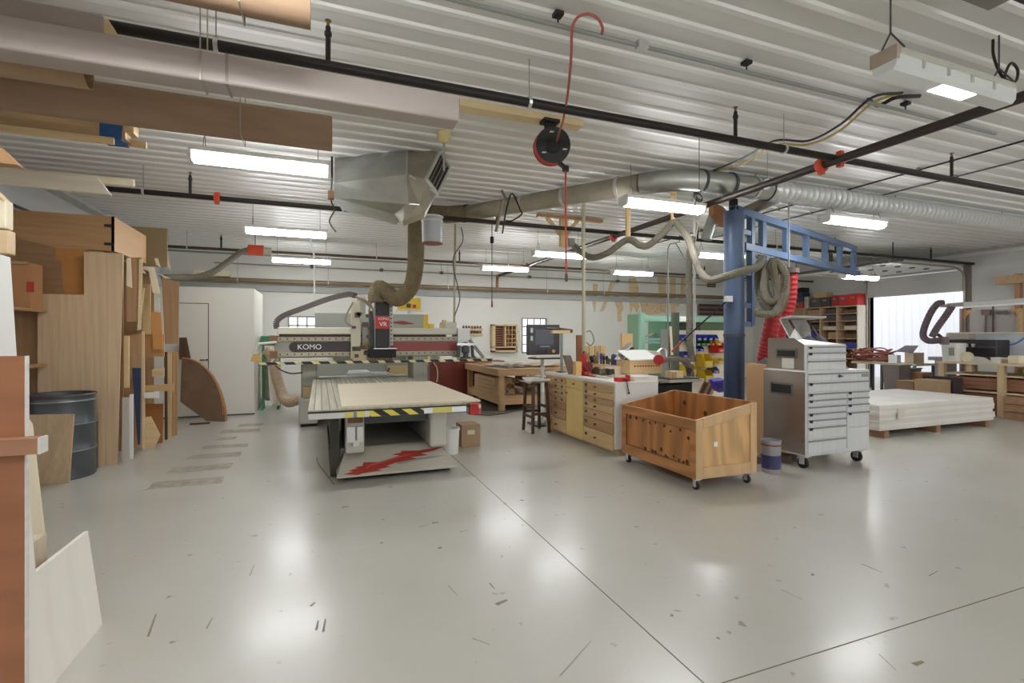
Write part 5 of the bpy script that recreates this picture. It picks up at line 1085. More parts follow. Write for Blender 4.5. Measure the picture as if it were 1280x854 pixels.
# wooden templates hung on the wall
def blobs(pts, Y=14.2): return [P(u, v, Y=Y) for u, v in pts]
TP = [([(741,355),(747,355),(745,378),(743,390),(741,378)], 'slim wooden blade template, leftmost on the back wall'),
 ([(764,351),(768,353),(755,388),(750,390),(756,374)], 'slanted wooden stick template second from left on the wall'),
 ([(770,368),(776,372),(779,386),(776,392),(777,402),(772,402),(772,388),(769,378)], 'knobbly wooden template hanging by the green machine'),
 ([(786,348),(794,347),(798,360),(797,374),(799,384),(796,391),(792,382),(788,392),(787,370)], 'pair shaped wooden template right of the knobbly one'),
 ([(799,372),(805,372),(808,384),(816,390),(824,382),(826,392),(812,394),(803,391)], 'curved wooden template like a smile on the back wall'),
 ([(822,345),(832,345),(832,392),(826,390),(824,370)], 'tall wide wooden template under the lamp end'),
 ([(838,348),(844,347),(844,393),(839,394),(838,370)], 'tall wooden template with a rounded edge beside the hoses'),
 ([(851,346),(855,345),(855,370),(847,384),(845,381),(851,366)], 'hooked wooden template, rightmost of the wall templates'),
 ([(806,371),(822,371),(824,381),(815,388),(808,383)], 'flat wooden template above the smile shaped one')]
for pts, lab in TP:
    pp = blobs(pts); one(MB().prism([p+V((0, -.021-.021*(pts is TP[8][0]), 0)) for p in pp], (0, .02, 0)), 'template', pine, lab, 'template')
wallthing('wall_plaque', 'small dark wooden plaque with a pale centre high on the wall', 'plaque', 884, 352, 894, 359, hardb, .03)
# ================================================================= RIGHT: CART, CRANE, TOOL CHEST, BINS, MACHINES
X0, X1, Y0, Y1 = 3.38, 4.15, 3.86, 5.13
zb, zl_, zh = .13, .69, .835
t = thing('plywood_cart', 'open plywood cart on casters with a sloping rim', 'cart', ((X0+X1)/2, (Y0+Y1)/2, 0))
th = .02
zat = lambda x: zl_+(zh-zl_)*(x-X0)/(X1-X0)
MB().bx(X0+th, X1-th, Y0+th, Y1-th, zb, zb+.02).build('bottom_panel', firD, t)
MB().bx(X0+.012, X0+.012+th, Y0+.01, Y1-.01, zb, zl_).build('side_panel', firD, t)
MB().bx(X1-.012-th, X1-.012, Y0+.01, Y1-.01, zb, zh).build('side_panel', firD, t)
for y in (Y0+.012, Y1-.012-th):
    MB().prism([(X0+.01, y, zb), (X1-.01, y, zb), (X1-.01, y, zat(X1-.01)), (X0+.01, y, zat(X0+.01))], (0, th, 0)).build('end_panel', fir if y < 4.5 else firD, t)
w_ = .085
n = MB()     # frame on the long left side (a raised border round the panel)
n.bx(X0-.004, X0+.012, Y0, Y1, zl_-.1, zl_).bx(X0-.004, X0+.012, Y0, Y1, zb-.01, zb+.1).bx(X0-.004, X0+.012, Y0, Y0+w_, zb+.1, zl_-.1).bx(X0-.004, X0+.012, Y1-w_, Y1, zb+.1, zl_-.1)
n.build('side_frame', mat('fir_frame', (190, 120, 58), .5, kind='wood', scale=(6, 1.0, 6), var=.26, rings=.4), t, bev=.003)
n = MB(); n.bx(X1-.012, X1+.004, Y0, Y1, zh-.1, zh).bx(X1-.012, X1+.004, Y0, Y1, zb-.01, zb+.1).bx(X1-.012, X1+.004, Y0, Y0+w_, zb, zh-.1).bx(X1-.012, X1+.004, Y1-w_, Y1, zb, zh-.1); n.build('side_frame', firD, t)
for y0, y1 in ((Y0-.004, Y0+.012), (Y1-.012, Y1+.004)):
    n = MB()
    n.bx(X0, X0+w_, y0, y1, zb-.01, zl_).bx(X0+w_, X1-w_, y0, y1, zb-.01, zb+.1)
    n.prism([(X0+w_, y0, zat(X0+w_)-.1), (X1-w_, y0, zat(X1-w_)-.1), (X1-w_, y0, zat(X1-w_)), (X0+w_, y0, zat(X0+w_))], (0, y1-y0, 0))
    n.prism([(X1-w_, y0, zb-.01), (X1, y0, zb-.01), (X1, y0, zh), (X1-w_, y0, zat(X1-w_))], (0, y1-y0, 0))
    n.build('end_frame', mat('fir_light', (214, 168, 114), .5, kind='wood', scale=(6, 6, 1), var=.16), t, bev=.003)
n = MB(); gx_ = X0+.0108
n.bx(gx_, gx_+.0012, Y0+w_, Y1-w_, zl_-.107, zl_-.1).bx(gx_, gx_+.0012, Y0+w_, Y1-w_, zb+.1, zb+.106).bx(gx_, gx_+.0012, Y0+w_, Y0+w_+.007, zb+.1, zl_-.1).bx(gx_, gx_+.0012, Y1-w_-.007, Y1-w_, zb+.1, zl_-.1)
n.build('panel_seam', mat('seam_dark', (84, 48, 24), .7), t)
random.seed(4); n = MB()
for y, z in ((4.1, .56), (4.25, .52), (4.35, .56), (4.5, .57), (4.6, .55), (4.72, .56), (4.85, .57), (4.97, .56), (4.4, .3), (4.2, .27), (3.98, .5), (4.05, .245), (4.12, .25), (4.3, .24), (4.33, .25), (4.5, .245), (4.55, .25), (4.0, .26), (4.68, .25)): n.cyl((X0+.0105, y, z), (X0+.0125, y, z), .014+random.random()*.012, n=10)
for x, y, z in ((X1-.034, 4.2, .68), (X1-.034, 4.55, .62), (X1-.034, 4.9, .7)): n.cyl((x, y, z), (x+.003, y, z), .03, n=12)
n.build('knots', mat('knot', (80, 44, 22), .6), t)
MB().bx(X0+.23, X0+.275, Y0-.001+.01, Y0+.0115, .42, .465).build('sticker', white, t)
for x in (X0+.06, X1-.06):
    for y in (Y0+.06, Y1-.06):
        f_ = MB().bx(x-.03, x+.03, y-.03, y+.03, zb-.03, zb-.008).bx(x-.022, x-.017, y-.012, y+.03, .03, zb-.03).bx(x+.017, x+.022, y-.012, y+.03, .03, zb-.03).build('caster', alu, t)
        MB().lathe([(.03, -.014), (.042, -.012), (.042, .012), (.03, .014)], (x, y+.01, .042), 18, 'X').build('wheel', rub, f_)
# painted pail beside it
c = FLp = P(964, 592, Z=0); c = V((4.66, 4.14, 0))
t = thing('paint_pail', 'grey metal pail with a red and blue label beside the cart', 'pail', tuple(c))
MB().lathe([(.09, 0), (.095, .01), (.1, .34), (.104, .345), (.104, .36), (.096, .36), (.088, .02)], c, 24).build('body', mat('pail_metal', (176, 176, 180), .35, .4), t, smooth=True)
n = MB(); n.lathe([(.0972, .05), (.1002, .2)], c, 24); bmesh.ops.delete(n.bm, geom=[f for f in n.bm.faces if len(f.verts) > 4], context='FACES'); n.build('label', mat('label_navy', (66, 66, 110), .5), t)
n = MB(); cc = math.atan2(-c.y, -c.x); q = lambda a_, z: V((c.x+.1008*math.cos(cc+a_), c.y+.1008*math.sin(cc+a_), z))
n.face([q(-.6, .125), q(0, .06), q(.6, .125), q(0, .195)]); n.build('label_diamond', red, t)
n = MB(); n.lathe([(.101, .3), (.1035, .31), (.1015, .32)], c, 24); bmesh.ops.delete(n.bm, geom=[f for f in n.bm.faces if len(f.verts) > 4], context='FACES'); n.build('rib', mat('rib_red', (150, 90, 80), .5), t)
# tan cabinet behind the cart
t = thing('wood_cabinet', 'tall tan wooden cabinet between the crane post and tool chest', 'cabinet', (5.15, 4.9, 0))
xw_ = P(958, 460, Y=4.72).x; yw_ = P(933, 460, X=xw_).y; MB().bx(xw_, xw_+.36, 4.72, yw_, 0, 1.15).build('carcass', mat('tan_cab', (206, 158, 104), .5, kind='wood', scale=(12, 12, .7), var=.06), t, bev=.003)
MB().bx(xw_-.006, xw_, 4.74, yw_-.02, .04, 1.12).build('door', mat('tan_cab2', (200, 150, 98), .5), t)
one(MB().hull([V((5.29, 4.78, 1.152)), V((5.42, 4.78, 1.152)), V((5.42, 4.94, 1.152)), V((5.29, 4.94, 1.152)), V((5.38, 4.86, 1.23)), V((5.34, 4.83, 1.22))]), 'tool_bag', dgrey, 'small dark bag on top of the tan cabinet', 'bag')
# crane
Cx, Cy = 5.41, 5.42; R_ = .135; zt_ = 3.25
E_ = V((10.2, 7.0, 0)); D2 = (E_-V((Cx, Cy, 0))).normalized(); S2 = V((-D2.y, D2.x, 0))
t = thing('jib_crane', 'tall blue jib crane with a ladder shaped arm', 'crane', (Cx, Cy, 0))
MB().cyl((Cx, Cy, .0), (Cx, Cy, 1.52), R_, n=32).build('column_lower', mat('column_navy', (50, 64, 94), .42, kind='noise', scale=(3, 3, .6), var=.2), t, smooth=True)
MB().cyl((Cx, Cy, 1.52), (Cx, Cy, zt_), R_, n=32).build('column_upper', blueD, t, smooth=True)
MB().cyl((Cx, Cy, 1.5), (Cx, Cy, 1.54), R_+.008, n=32).build('column_ring', dgrey, t); MB().cyl((Cx, Cy, 0), (Cx, Cy, .03), .19, n=24).build('base_plate', dgrey, t)
o0 = V((Cx, Cy, 0))
def at(d, z, s=0): return o0+D2*d+S2*s+V((0, 0, z))
MB().bar(at(-.05, 3.28), at(4.95, 3.28), .1, .1).build('top_chord', blue, t)
MB().bar(at(.26, 2.79), at(5.12, 2.79), .1, .1).build('bottom_chord', blue, t)
def atu(u):
    lo, hi = 0., 6.
    for _ in range(40):
        m_ = (lo+hi)/2; p = at(m_, 3); q_ = 640+FP*(p.x*CS-p.y*SN)/(p.x*SN+p.y*CS)
        lo, hi = (m_, hi) if q_ < u else (lo, m_)
    return lo
for d in [atu(u) for u in (953, 982.5, 1007.5, 1031, 1049.5, 1067)]: MB().bar(at(d, 2.84), at(d, 3.23), .07, .12, D2).build('rung', blue, t)
MB().bar(at(.5, 1.66), at(.5, 3.23), .08, .1, D2).build('mast_tube', blue, t)
for z in (3.0, 2.42, 1.95, 1.68): MB().bar(at(.1, z), at(.5, z), .06, .07).build('bracket', blue, t)
MB().cyl((Cx-.0, Cy, zt_), (Cx, Cy, zt_+.06), .06, n=12).bar(at(-.02, 3.33), at(-.02, 3.42), .08, .08).cyl(at(.0, 3.42), at(.0, 3.5), .02, n=8).build('pivot', blackM, t)
MB().bx(Cx-.22, Cx-.12, Cy-.1, Cy-.04, 1.98, 2.06).build('rod_bracket', steel, t)
t2 = thing('pull_rod', 'black rod with a red grip slanting down from the blue crane post', 'rod', tuple(P(850, 430, f=7.4)))
pe = P(852, 427, f=7.3); MB().cyl((Cx-.165, Cy-.075, 2.02), pe, .011, n=8).build('shaft', black, t2); MB().cyl(pe, P(840, 440, f=7.35), .016, n=8).build('grip', mat('grip_red', (160, 60, 52), .5), t2)
# trolley and hanging hoses on the arm
t = thing('hose_trolley', 'chain trolley and hooks under the blue crane arm', 'trolley', tuple(at(.6, 2.7)))
n = MB(); random.seed(2)
for d in (.5, .62, .74, .86): n.box(at(d, 2.71), (.05, .05, .06)).cyl(at(d, 2.7), at(d, 2.58), .008, n=6)
n.build('hooks', dgrey, t); MB().bar(at(.45, 2.735), at(1.2, 2.735), .06, .02).build('track_clip', alu, t)
MB().box(at(1.0, 2.66), (.1, .1, .12)).build('balancer', mat('balancer_blue', (70, 90, 120), .4), t)
t = thing('coiled_hose', 'coils of grey ribbed hose hanging from the crane arm', 'hose', tuple(at(.7, 2.0)))
g = 6.75
def loop(pts, r=.042):
    return MB().corr(spline([P(u, v, f=ff) for u, v, ff in pts], 8), r, .004, .03, 10)
loop([(953, 325, 7.1), (948, 345, 7.1), (950, 370, 7.0), (960, 386, 6.95), (972, 390, 6.9), (980, 375, 6.9), (982, 350, 6.9), (974, 332, 6.95), (964, 330, 7.0), (956, 345, 7.0), (960, 368, 6.95), (968, 384, 6.9)], .05).build('loop', hoseG, t)
loop([(966, 325, 7.0), (958, 340, 6.95), (955, 362, 6.9), (962, 376, 6.85), (972, 370, 6.85), (968, 345, 6.85), (966, 330, 6.9), (972, 328, 6.9), (982, 345, 6.85), (978, 372, 6.8), (968, 391, 6.8), (950, 392, 6.85), (945, 388, 6.9)], .05).build('loop', mat('hose_dark_grey', (128, 122, 104), .6), t)
t = thing('sag_hose', 'grey hose sagging in waves from the ceiling brace to the crane arm', 'hose', tuple(P(885, 350, f=7)))
loop([(716, 306, 9.0), (728, 317, 8.6), (742, 322, 8.3), (760, 316, 8.1), (784, 300, 7.9), (800, 307, 7.7), (812, 306, 7.6), (830, 290, 7.4), (842, 278, 7.3), (852, 286, 7.2), (862, 302, 7.0), (868, 320, 6.8), (876, 340, 6.7), (888, 350, 6.5), (910, 345, 6.4), (932, 338, 6.5), (946, 334, 6.7), (953, 323, 6.9)], .05).build('hose', hoseG, t)
t = thing('drop_hose', 'grey hose dropping straight down beside the white strap', 'hose', tuple(P(863, 440, f=7.4)))
loop([(866, 296, 7.2), (862, 318, 7.3), (861, 350, 7.4), (862, 390, 7.4), (862, 425, 7.4), (866, 452, 7.4)], .045).build('hose', hoseG, t)
t = thing('strap_post', 'white post with a cream strap beside the dropping hose', 'post', tuple(P(868, 430, f=7.6)))
a = P(868, 420, f=7.6); MB().cyl((a.x, a.y, 1.2), (a.x, a.y, ZC), .02, n=8).build('post', white, t); MB().bar(P(876, 262, f=7.5), P(864, 330, f=7.5), .035, .008).build('strap', cream, t)
t = thing('sheet_metal_drop', 'short silver branch pipe hanging under the duct by the crane post', 'pipe', tuple(P(882, 300, f=7.9)))
MB().tube([P(893, 268, f=7.9), P(888, 282, f=7.9), P(883, 299, f=7.9)], .085, 14).build('pipe', galv, t, smooth=True)
MB().tube(spline([P(889, 264, f=7.8), P(896, 264, f=7.8), P(902, 270, f=7.8), P(905, 278, f=7.9)], 5), .1, 14).build('clay_elbow', mat('clay', (176, 124, 84), .7), t, smooth=True)
c = P(874, 246, f=5.3); t = thing('cable_coil', 'coil of black cable on the end of the round duct lamp', 'cable', tuple(c))
n = MB()
for k in range(3): n.tube([c+V((math.cos(a_*PI/10)*(.035+k*.01), math.sin(a_*PI/10)*.02+k*.008, math.sin(a_*PI/10)*(.035+k*.01))) for a_ in range(21)], .005, 5)
n.tube(spline([c+V((-.03, 0, -.02)), c+V((-.05, 0, -.07)), c+V((-.06, 0, -.1))]), .005, 5); n.cyl(c+V((0, 0, .05)), (c.x, c.y, ZC), .004, n=5); n.build('coil', black, t)
# red flexible ducts
t = thing('red_duct', 'pair of red flexible ducts sloping down behind the tool chest', 'duct', tuple(P(955, 450, f=7.8)))
rings = mat('red_duct', (178, 44, 46), .55, kind='noise', scale=(6, 6, 6), var=.1)
MB().corr(spline([P(986, 342, f=7.7), P(985, 372, f=7.75), P(979, 400, f=7.8), P(970, 425, f=7.9), P(968, 452, f=8.0), P(966, 520, f=8.1), P(966, 548, f=8.1)], 10), .115, .01, .05, 16).build('flexible_pipe', rings, t)
MB().corr(spline([P(968, 372, f=7.4), P(966, 400, f=7.4), P(960, 430, f=7.45), P(956, 455, f=7.5), P(955, 520, f=7.6), P(955, 545, f=7.6)], 10), .105, .01, .05, 16).build('flexible_pipe', rings, t)
MB().cyl(P(986, 342, f=7.7), P(986, 336, f=7.7), .145, n=20).build('collar', mat('collar', (96, 84, 76), .6), t)
a = P(986, 336, f=7.7); MB().cyl(a, (a.x, a.y, ZC-.024), .012, n=6).build('support_rod', greyM, t)
# stainless tool chest
X0, X1, Y0, Y1 = 5.08, 6.13, 4.05, 4.63
t = thing('tool_chest', 'stainless steel rolling tool chest with an open lid', 'tool chest', ((X0+X1)/2, (Y0+Y1)/2, 0))
stF = mat('steel_front', (222, 222, 224), .38, .35, kind='noise', scale=(30, 1, 1), var=.04)
stS = mat('steel_side', (176, 168, 160), .22, .8, kind='noise', scale=(1, 1, 2), var=.1)
zb, zm, zt_ = .15, 1.11, 1.43; xu = 5.77
MB().bx(X0, X1, Y0, Y1, zb, zm).build('lower_body', stF, t, bev=.006)
MB().bx(X0-.004, X0, Y0+.01, Y1-.01, zb+.02, zm-.01).build('side_skin', stS, t)
MB().hull([V((X0+.02, y, z)) for y, z in ((Y0+.03, zm), (Y1-.06, zm), (Y1-.06, zt_+.05), (Y0+.16, zt_+.05), (Y0+.03, zt_-.02))]+[V((xu, y, z)) for y, z in ((Y0+.03, zm), (Y1-.06, zm), (Y1-.06, zt_-.01), (Y0+.03, zt_-.02))]).build('upper_body', stF, t)
MB().prism([(X0+.019, y, z) for y, z in ((Y0+.04, zm+.01), (Y1-.06, zm+.01), (Y1-.06, zt_+.055), (Y0+.17, zt_+.055), (Y0+.04, zt_-.02))], (-.004, 0, 0)).build('side_skin', stS, t)
for z0, z1, ya, yb_ in ((.84, .94, Y0+.18, Y0+.45), (1.27, 1.34, Y0+.14, Y0+.38)):
    MB().bx(X0-.008 if z0 < 1 else X0+.008, X0-.003 if z0 < 1 else X0+.0145, ya-.02, yb_+.02, z0-.02, z1+.02).build('handle_plate', mat('plate_grey', (120, 116, 110), .4, .5), t)
    MB().bx(X0-.011 if z0 < 1 else X0+.005, X0-.007 if z0 < 1 else X0+.009, ya, yb_, z0, z1).build('handle_recess', blackM, t)
MB().bx(X0+.011, X0+.0145, Y0+.16, Y0+.32, zm+.02, zm+.14).build('notice', mat('notice_paper', (214, 210, 196), .6), t)
grip = mat('drawer_grip', (150, 152, 156), .35, .5)
def drw(x0, x1, z0, z1, y=Y0, pull=True):
    d = MB().bx(x0+.006, x1-.006, y-.012, y-.0005, z0+.004, z1-.004).build('drawer', stF, t, bev=.002)
    MB().bx(x0+.01, x1-.01, y-.028, y-.012, z1-.026, z1-.010).build('pull', grip, d)
    if pull: MB().bx(x0+.01, x0+.05, y-.034, y-.028, z1-.04, z1-.012).build('latch', blackM, d)
xm = 5.71
drw(X0+.02, X1-.02, .995, 1.095, pull=False)
k_ = MB().cyl((5.6, Y0-.012, 1.045), (5.6, Y0-.03, 1.045), .016, n=10).bx(5.575, 5.64, Y0-.034, Y0-.028, 1.036, 1.05).build('lock', dgrey, t)
MB().bx(5.98, 6.09, Y0-.016, Y0-.012, 1.025, 1.06).build('badge', greyM, t)
drw(X0+.02, X1-.02, .875, .99)
for z0, z1 in ((.80, .87), (.725, .797), (.65, .722), (.575, .647), (.49, .572), (.345, .487), (.18, .342)): drw(X0+.02, xm, z0, z1, pull=z1 not in (.722, .342))
for z0, z1 in ((.80, .87), (.725, .797), (.63, .722), (.44, .627)): drw(xm+.02, X1-.02, z0, z1)
MB().bx(xm+.026, X1-.026, Y0-.012, Y0-.0005, .2, .435).build('door', stF, t)
for z0, z1 in ((1.335, 1.4), (1.24, 1.33), (1.12, 1.235)): drw(X0+.05, xu-.01, z0, z1, y=Y0+.03, pull=z1 > 1.3)
# open lid
lid = [(X0+.36, Y1-.12, zt_-.01), (xu-.0, Y1-.12, zt_-.01), (xu+.22, Y1+.10, zt_+.29), (X0+.40, Y1+.10, zt_+.29)]
MB().prism(lid, (0, .02, .006)).build('lid', steel, t)
MB().prism([lid[3], lid[2], (xu+.33, Y1-.06, zt_+.31), (X0+.40, Y1-.06, zt_+.31)], (0, 0, .025)).build('lid_top', steel, t)
for x in (X0+.34, xu-.03): MB().bar((x, Y0+.3, zt_-.01), (x+.1, Y1-.0, zt_+.28), .02, .02).build('lid_strut', mat('strut', (70, 44, 40), .5), t)
n = MB(); cL = V((5.68, Y1-.05, zt_+.13))
for k in range(5): n.tube([cL+V((math.cos(a_*.4)*(.02+k*.02), -.008+.0, math.sin(a_*.4)*(.02+k*.02)*.9)) for a_ in range(14)], .002, 4)
n.build('scratch', greyM, t)
for x, y in ((X0+.07, Y0+.07), (X1-.09, Y0+.07), (X0+.07, Y1-.08), (X1-.09, Y1-.08)):
    f_ = MB().bx(x-.04, x+.04, y-.04, y+.04, zb-.02, zb).bx(x-.035, x-.028, y-.02, y+.045, .05, zb-.02).bx(x+.028, x+.035, y-.02, y+.045, .05, zb-.02).build('caster', alu, t)
    w2 = MB().lathe([(.04, -.02), (.062, -.018), (.062, .018), (.04, .02)], (x, y+.02, .062), 18, 'X').build('wheel', rub, f_)
t = thing('gloves', 'dark gloves and rags lying on the open tool chest', 'gloves', (5.5, 4.3, zt_))
MB().hull([V((5.42+.16*math.cos(a_), 4.3+.1*math.sin(a_), 1.423)) for a_ in [k*PI/4 for k in range(8)]]+[V((5.45, 4.3, 1.52)), V((5.36, 4.27, 1.49))]).build('glove', mat('glove_blue', (66, 66, 84), .7), t, smooth=True)
MB().hull([V((5.64+.11*math.cos(a_), 4.32+.12*math.sin(a_), 1.423)) for a_ in [k*PI/4 for k in range(8)]]+[V((5.63, 4.32, 1.53)), V((5.7, 4.3, 1.49))]).build('glove', mat('glove_navy', (36, 36, 50), .7), t, smooth=True)
one(MB().hull([V((5.13, 4.18, 1.47)), V((5.22, 4.18, 1.45)), V((5.2, 4.3, 1.46)), V((5.14, 4.24, 1.6)), V((5.12, 4.3, 1.47))]), 'paper_cone', white, 'crumpled white paper on the left of the tool chest', 'paper')
one(MB().hull([V((5.83, 4.2, zm+.002)), V((6.0, 4.2, zm+.002)), V((6.02, 4.4, zm+.002)), V((5.85, 4.4, zm+.002)), V((5.87, 4.25, zm+.14)), V((5.86, 4.35, zm+.14))]), 'sander', mat('sander_grey', (130, 132, 134), .4), 'grey hand tool on the step of the tool chest', 'tool')
n = MB(); 
for k, (x, y, z) in enumerate(((4.9, 4.5, .04), (5.0, 4.42, .05), (5.15, 4.4, .05), (5.3, 4.45, .04))): n.box((x, y, z), (.16, .07, .08), Matrix.Rotation(.5+k*.6, 3, 'Z'))
one(n, 'rag', mat('rag_brown', (112, 90, 84), .8), 'brown rags on the floor under the tool chest', 'rags')

# ---------------- bin rack
Yb = 7.9
t = thing('bin_rack', 'pale steel rack that carries the coloured storage bins', 'rack', (6.8, Yb+.2, 0))
a, b_ = P(838, 490, Y=Yb).x, P(925, 490, Y=Yb).x; zr2 = P(870, 413, Y=Yb).z
MB().bx(a, b_, Yb+.02, Yb+.05, .3, zr2).build('back_plate', mat('rack_cream', (222, 216, 196), .5), t)
for x in (a, b_-.04): MB().bx(x, x+.04, Yb-.02, Yb+.3, 0, zr2+.02).build('upright', greyM, t)
for v in (426, 432, 439, 447, 456, 466, 476): z = P(870, v, Y=Yb).z; MB().bx(a, b_, Yb, Yb+.03, z-.02, z).build('rail', mat('rail_cream', (226, 204, 150), .5), t)
def bin_(x, z, w, h, d, m_, lab, grp):
    t = thing('storage_bin', lab, 'bin', (x, Yb-.1, z), group=grp)
    th = .006; n = MB(); y1 = Yb-.002; y0 = y1-d
    n.bx(x-w/2, x+w/2, y0, y1, z, z+th).bx(x-w/2, x+w/2, y1-th, y1, z, z+h).bx(x-w/2, x+w/2, y0, y0+th, z, z+h*.5)
    for s in (x-w/2, x+w/2-th): n.prism([(s, y0, z), (s, y1, z), (s, y1, z+h), (s, y0+d*.35, z+h), (s, y0, z+h*.5)], (th, 0, 0))
    n.build('bin_body', m_, t); MB().bx(x-w*.3, x+w*.3, y0-.003, y0, z+h*.15, z+h*.32).build('card_label', mat('card_dull', (186, 180, 168), .7), t); return t
rows = [(426, [848, 854.5, 861, 868, 875, 882, 889], blub, .105, .12, 'small blue bin in the top row of the bin rack'),
        (432, [861, 867, 873, 879], grnb, .1, .09, 'small green bin in the second row of the bin rack'),
        (432, [887, 893], yel, .1, .09, 'small yellow bin right of the green ones'),
        (439, [864, 871], blub, .11, .1, 'small blue bin in the third row of the bin rack'),
        (447, [851, 858], blub, .12, .12, 'small blue bin in the fourth row behind the saw arm')]
for v, us, m_, w, h, lab in rows:
    for k, u in enumerate(us):
        p = P(u, v, Y=Yb); bin_(p.x, p.z+.001, w, h, .14, m_, ('first', 'second', 'third', 'fourth', 'fifth', 'sixth', 'seventh')[k]+' from the left, '+lab, 'small coloured bins on the bin rack')
for u, v, w, h, d, m_, lab in ((893, 441, .22, .2, .25, redb, 'large red bin at the right of the bin rack'), (903, 438, .13, .12, .2, mat('dark_red_plastic', (150, 40, 40), .4), 'dark red bin beside the large red one'),
     (876, 459, .2, .26, .25, yel, 'tall yellow bin in the middle of the bin rack'), (855, 468, .24, .2, .25, yel, 'wide yellow bin seen through the saw arm'), (877, 475, .2, .2, .25, mat('yellow_deep', (206, 176, 40), .45), 'yellow bin in the bottom row of the bin rack'),
     (893, 454, .2, .1, .25, mat('yellow_pale', (226, 200, 90), .45), 'pale yellow bin under the red ones'), (888, 466, .13, .12, .2, mat('steel_blue_plastic', (84, 92, 150), .4), 'grey blue bin right of the yellow ones')):
    p = P(u, v, Y=Yb-.03); bin_(p.x, p.z, w, h, d, m_, lab, None) if 0 else bin_(p.x, p.z, w, h, d, m_, lab, 'coloured bins on the rack')
t = thing('storage_bin', 'big violet bin tilted forward at the foot of the bin rack', 'bin', tuple(P(896, 490, f=8.6)))
c = [P(u, v, f=8.5) for u, v in ((893, 477), (907, 475), (910, 489), (899, 491))]; n = MB(); n.prism(c, (.1, .25, .02)); n.build('bin_body', violet, t)
n = MB(); n.prism([P(u, v, f=8.48) for u, v in ((895, 479), (905, 478), (906, 485), (899, 486))], (0, .004, 0)); n.build('bin_opening', mat('violet_dark', (48, 40, 120), .5), t)
t = thing('wood_rack', 'brown lumber pieces leaning at the foot of the bin rack', 'lumber', tuple(P(882, 500, f=8.6)))
for k in range(4): MB().bar(P(872+k*4, 500, f=8.7+k*.05), P(882+k*4, 478, f=8.8+k*.05), .03, .1).build('piece', (hardb, brown, dark, brown)[k], t)
one(MB().bx(6.0, 7.9, 8.3, 8.8, 0, .62), 'low_bench', hardb, 'low dark bench behind the bin rack foot', 'bench')
# ---------------- scroll saw
Ys = 5.62
def S(u, v, y=Ys): return P(u, v, Y=y)
t = thing('scroll_saw', 'scroll saw with a curved grey arm and red knob', 'saw', tuple(S(848, 500)[:2])+(0,))
arm = [(828, 448), (850, 446), (861, 449), (867, 458), (869, 470), (866, 480), (861, 478), (863, 468), (861, 459), (856, 453), (848, 452), (829, 453)]
MB().prism([S(u, v) for u, v in arm], (0, .09, 0)).build('arm', mat('saw_arm', (112, 100, 92), .4), t, bev=.01)
MB().cyl(S(826, 450, Ys-.03), S(823, 450, Ys-.1), .068, n=18).build('knob', mat('knob_red', (156, 34, 34), .35), t, smooth=True)
n = MB(); zz = S(845, 473).z; n.bx(S(824, 473).x, S(866, 473).x, Ys-.22, Ys+.3, zz-.035, zz); n.build('table', mat('saw_table', (190, 186, 174), .4, .3), t)
MB().bx(S(826, 470).x, S(862, 470).x, Ys-.2, Ys+.1, zz, zz+.02).build('table_insert', dgrey, t)
MB().bx(S(850, 478).x, S(862, 478).x, Ys-.05, Ys+.15, .05, zz-.035).bx(S(826, 480).x, S(850, 480).x, Ys-.1, Ys+.2, .55, zz-.08).build('body', blackM, t)
MB().bx(S(824, 500).x, S(864, 500).x, Ys-.2, Ys+.25, 0, .55).build('stand', mat('stand_dark', (60, 50, 46), .6), t)
MB().cyl(S(862, 463, Ys-.005), S(862, 463, Ys+.01), .035, n=16).build('dust_port', black, t)
MB().tube(spline([S(833, 446), S(832, 438), S(827, 436), S(822, 440)], 6), .012, 6).build('blower_tube', alu, t)
c = S(843, 470, Ys-.1); MB().bx(c.x-.09, c.x+.1, Ys-.16, Ys-.02, zz+.02, zz+.11).build('wood_fence', pine, t); MB().bx(c.x-.09, c.x-.02, Ys-.17, Ys-.16, zz+.02, zz+.1).build('clamp_block', brown, t)
t = thing('spindle_post', 'dark upright tool post standing behind the scroll saw', 'post', tuple(P(843, 450, f=8.6)))
a = P(844, 446, f=8.3); MB().bx(a.x-.05, a.x+.05, a.y-.04, a.y+.04, 0, 2.0-.1).build('post', mat('post_olive', (92, 104, 86), .5), t); MB().bar(P(838, 408, f=8.1), P(840, 444, f=8.1), .05, .03).build('pale_strip', cream, t)

# ---------------- green press
Yp = 9.8
gx = lambda u: P(u, 420, Y=Yp).x
t = thing('frame_press', 'pale green framed machine behind the drawer cabinet', 'machine', (8, Yp+.5, 0))
zp = P(790, 392, Y=Yp).z
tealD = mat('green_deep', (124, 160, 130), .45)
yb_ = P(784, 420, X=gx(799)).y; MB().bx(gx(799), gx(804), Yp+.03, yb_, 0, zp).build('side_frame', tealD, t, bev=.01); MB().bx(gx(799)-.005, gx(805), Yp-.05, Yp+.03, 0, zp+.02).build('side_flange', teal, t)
MB().bx(gx(805), gx(848), Yp-.02, Yp+.2, P(820, 402, Y=Yp).z, P(820, 395, Y=Yp).z).build('top_beam', teal, t, bev=.01)
MB().bx(gx(839), gx(846), Yp+.2, Yp+.9, 0, P(820, 396, Y=Yp).z).build('far_frame', mat('green_far', (92, 140, 110), .5), t)
for v in (424, 428): z = P(820, v, Y=Yp+.3).z; MB().bx(gx(805), gx(846), Yp+.25, Yp+.4, z-.03, z+.025).build('roller', mat('roller_teal', (150, 190, 186), .3, .3), t)
MB().bx(gx(800), gx(846), Yp-.1, Yp+1.0, P(820, 441, Y=Yp).z-.12, P(820, 437, Y=Yp).z-.05).build('table', mat('press_table', (206, 200, 186), .5), t)
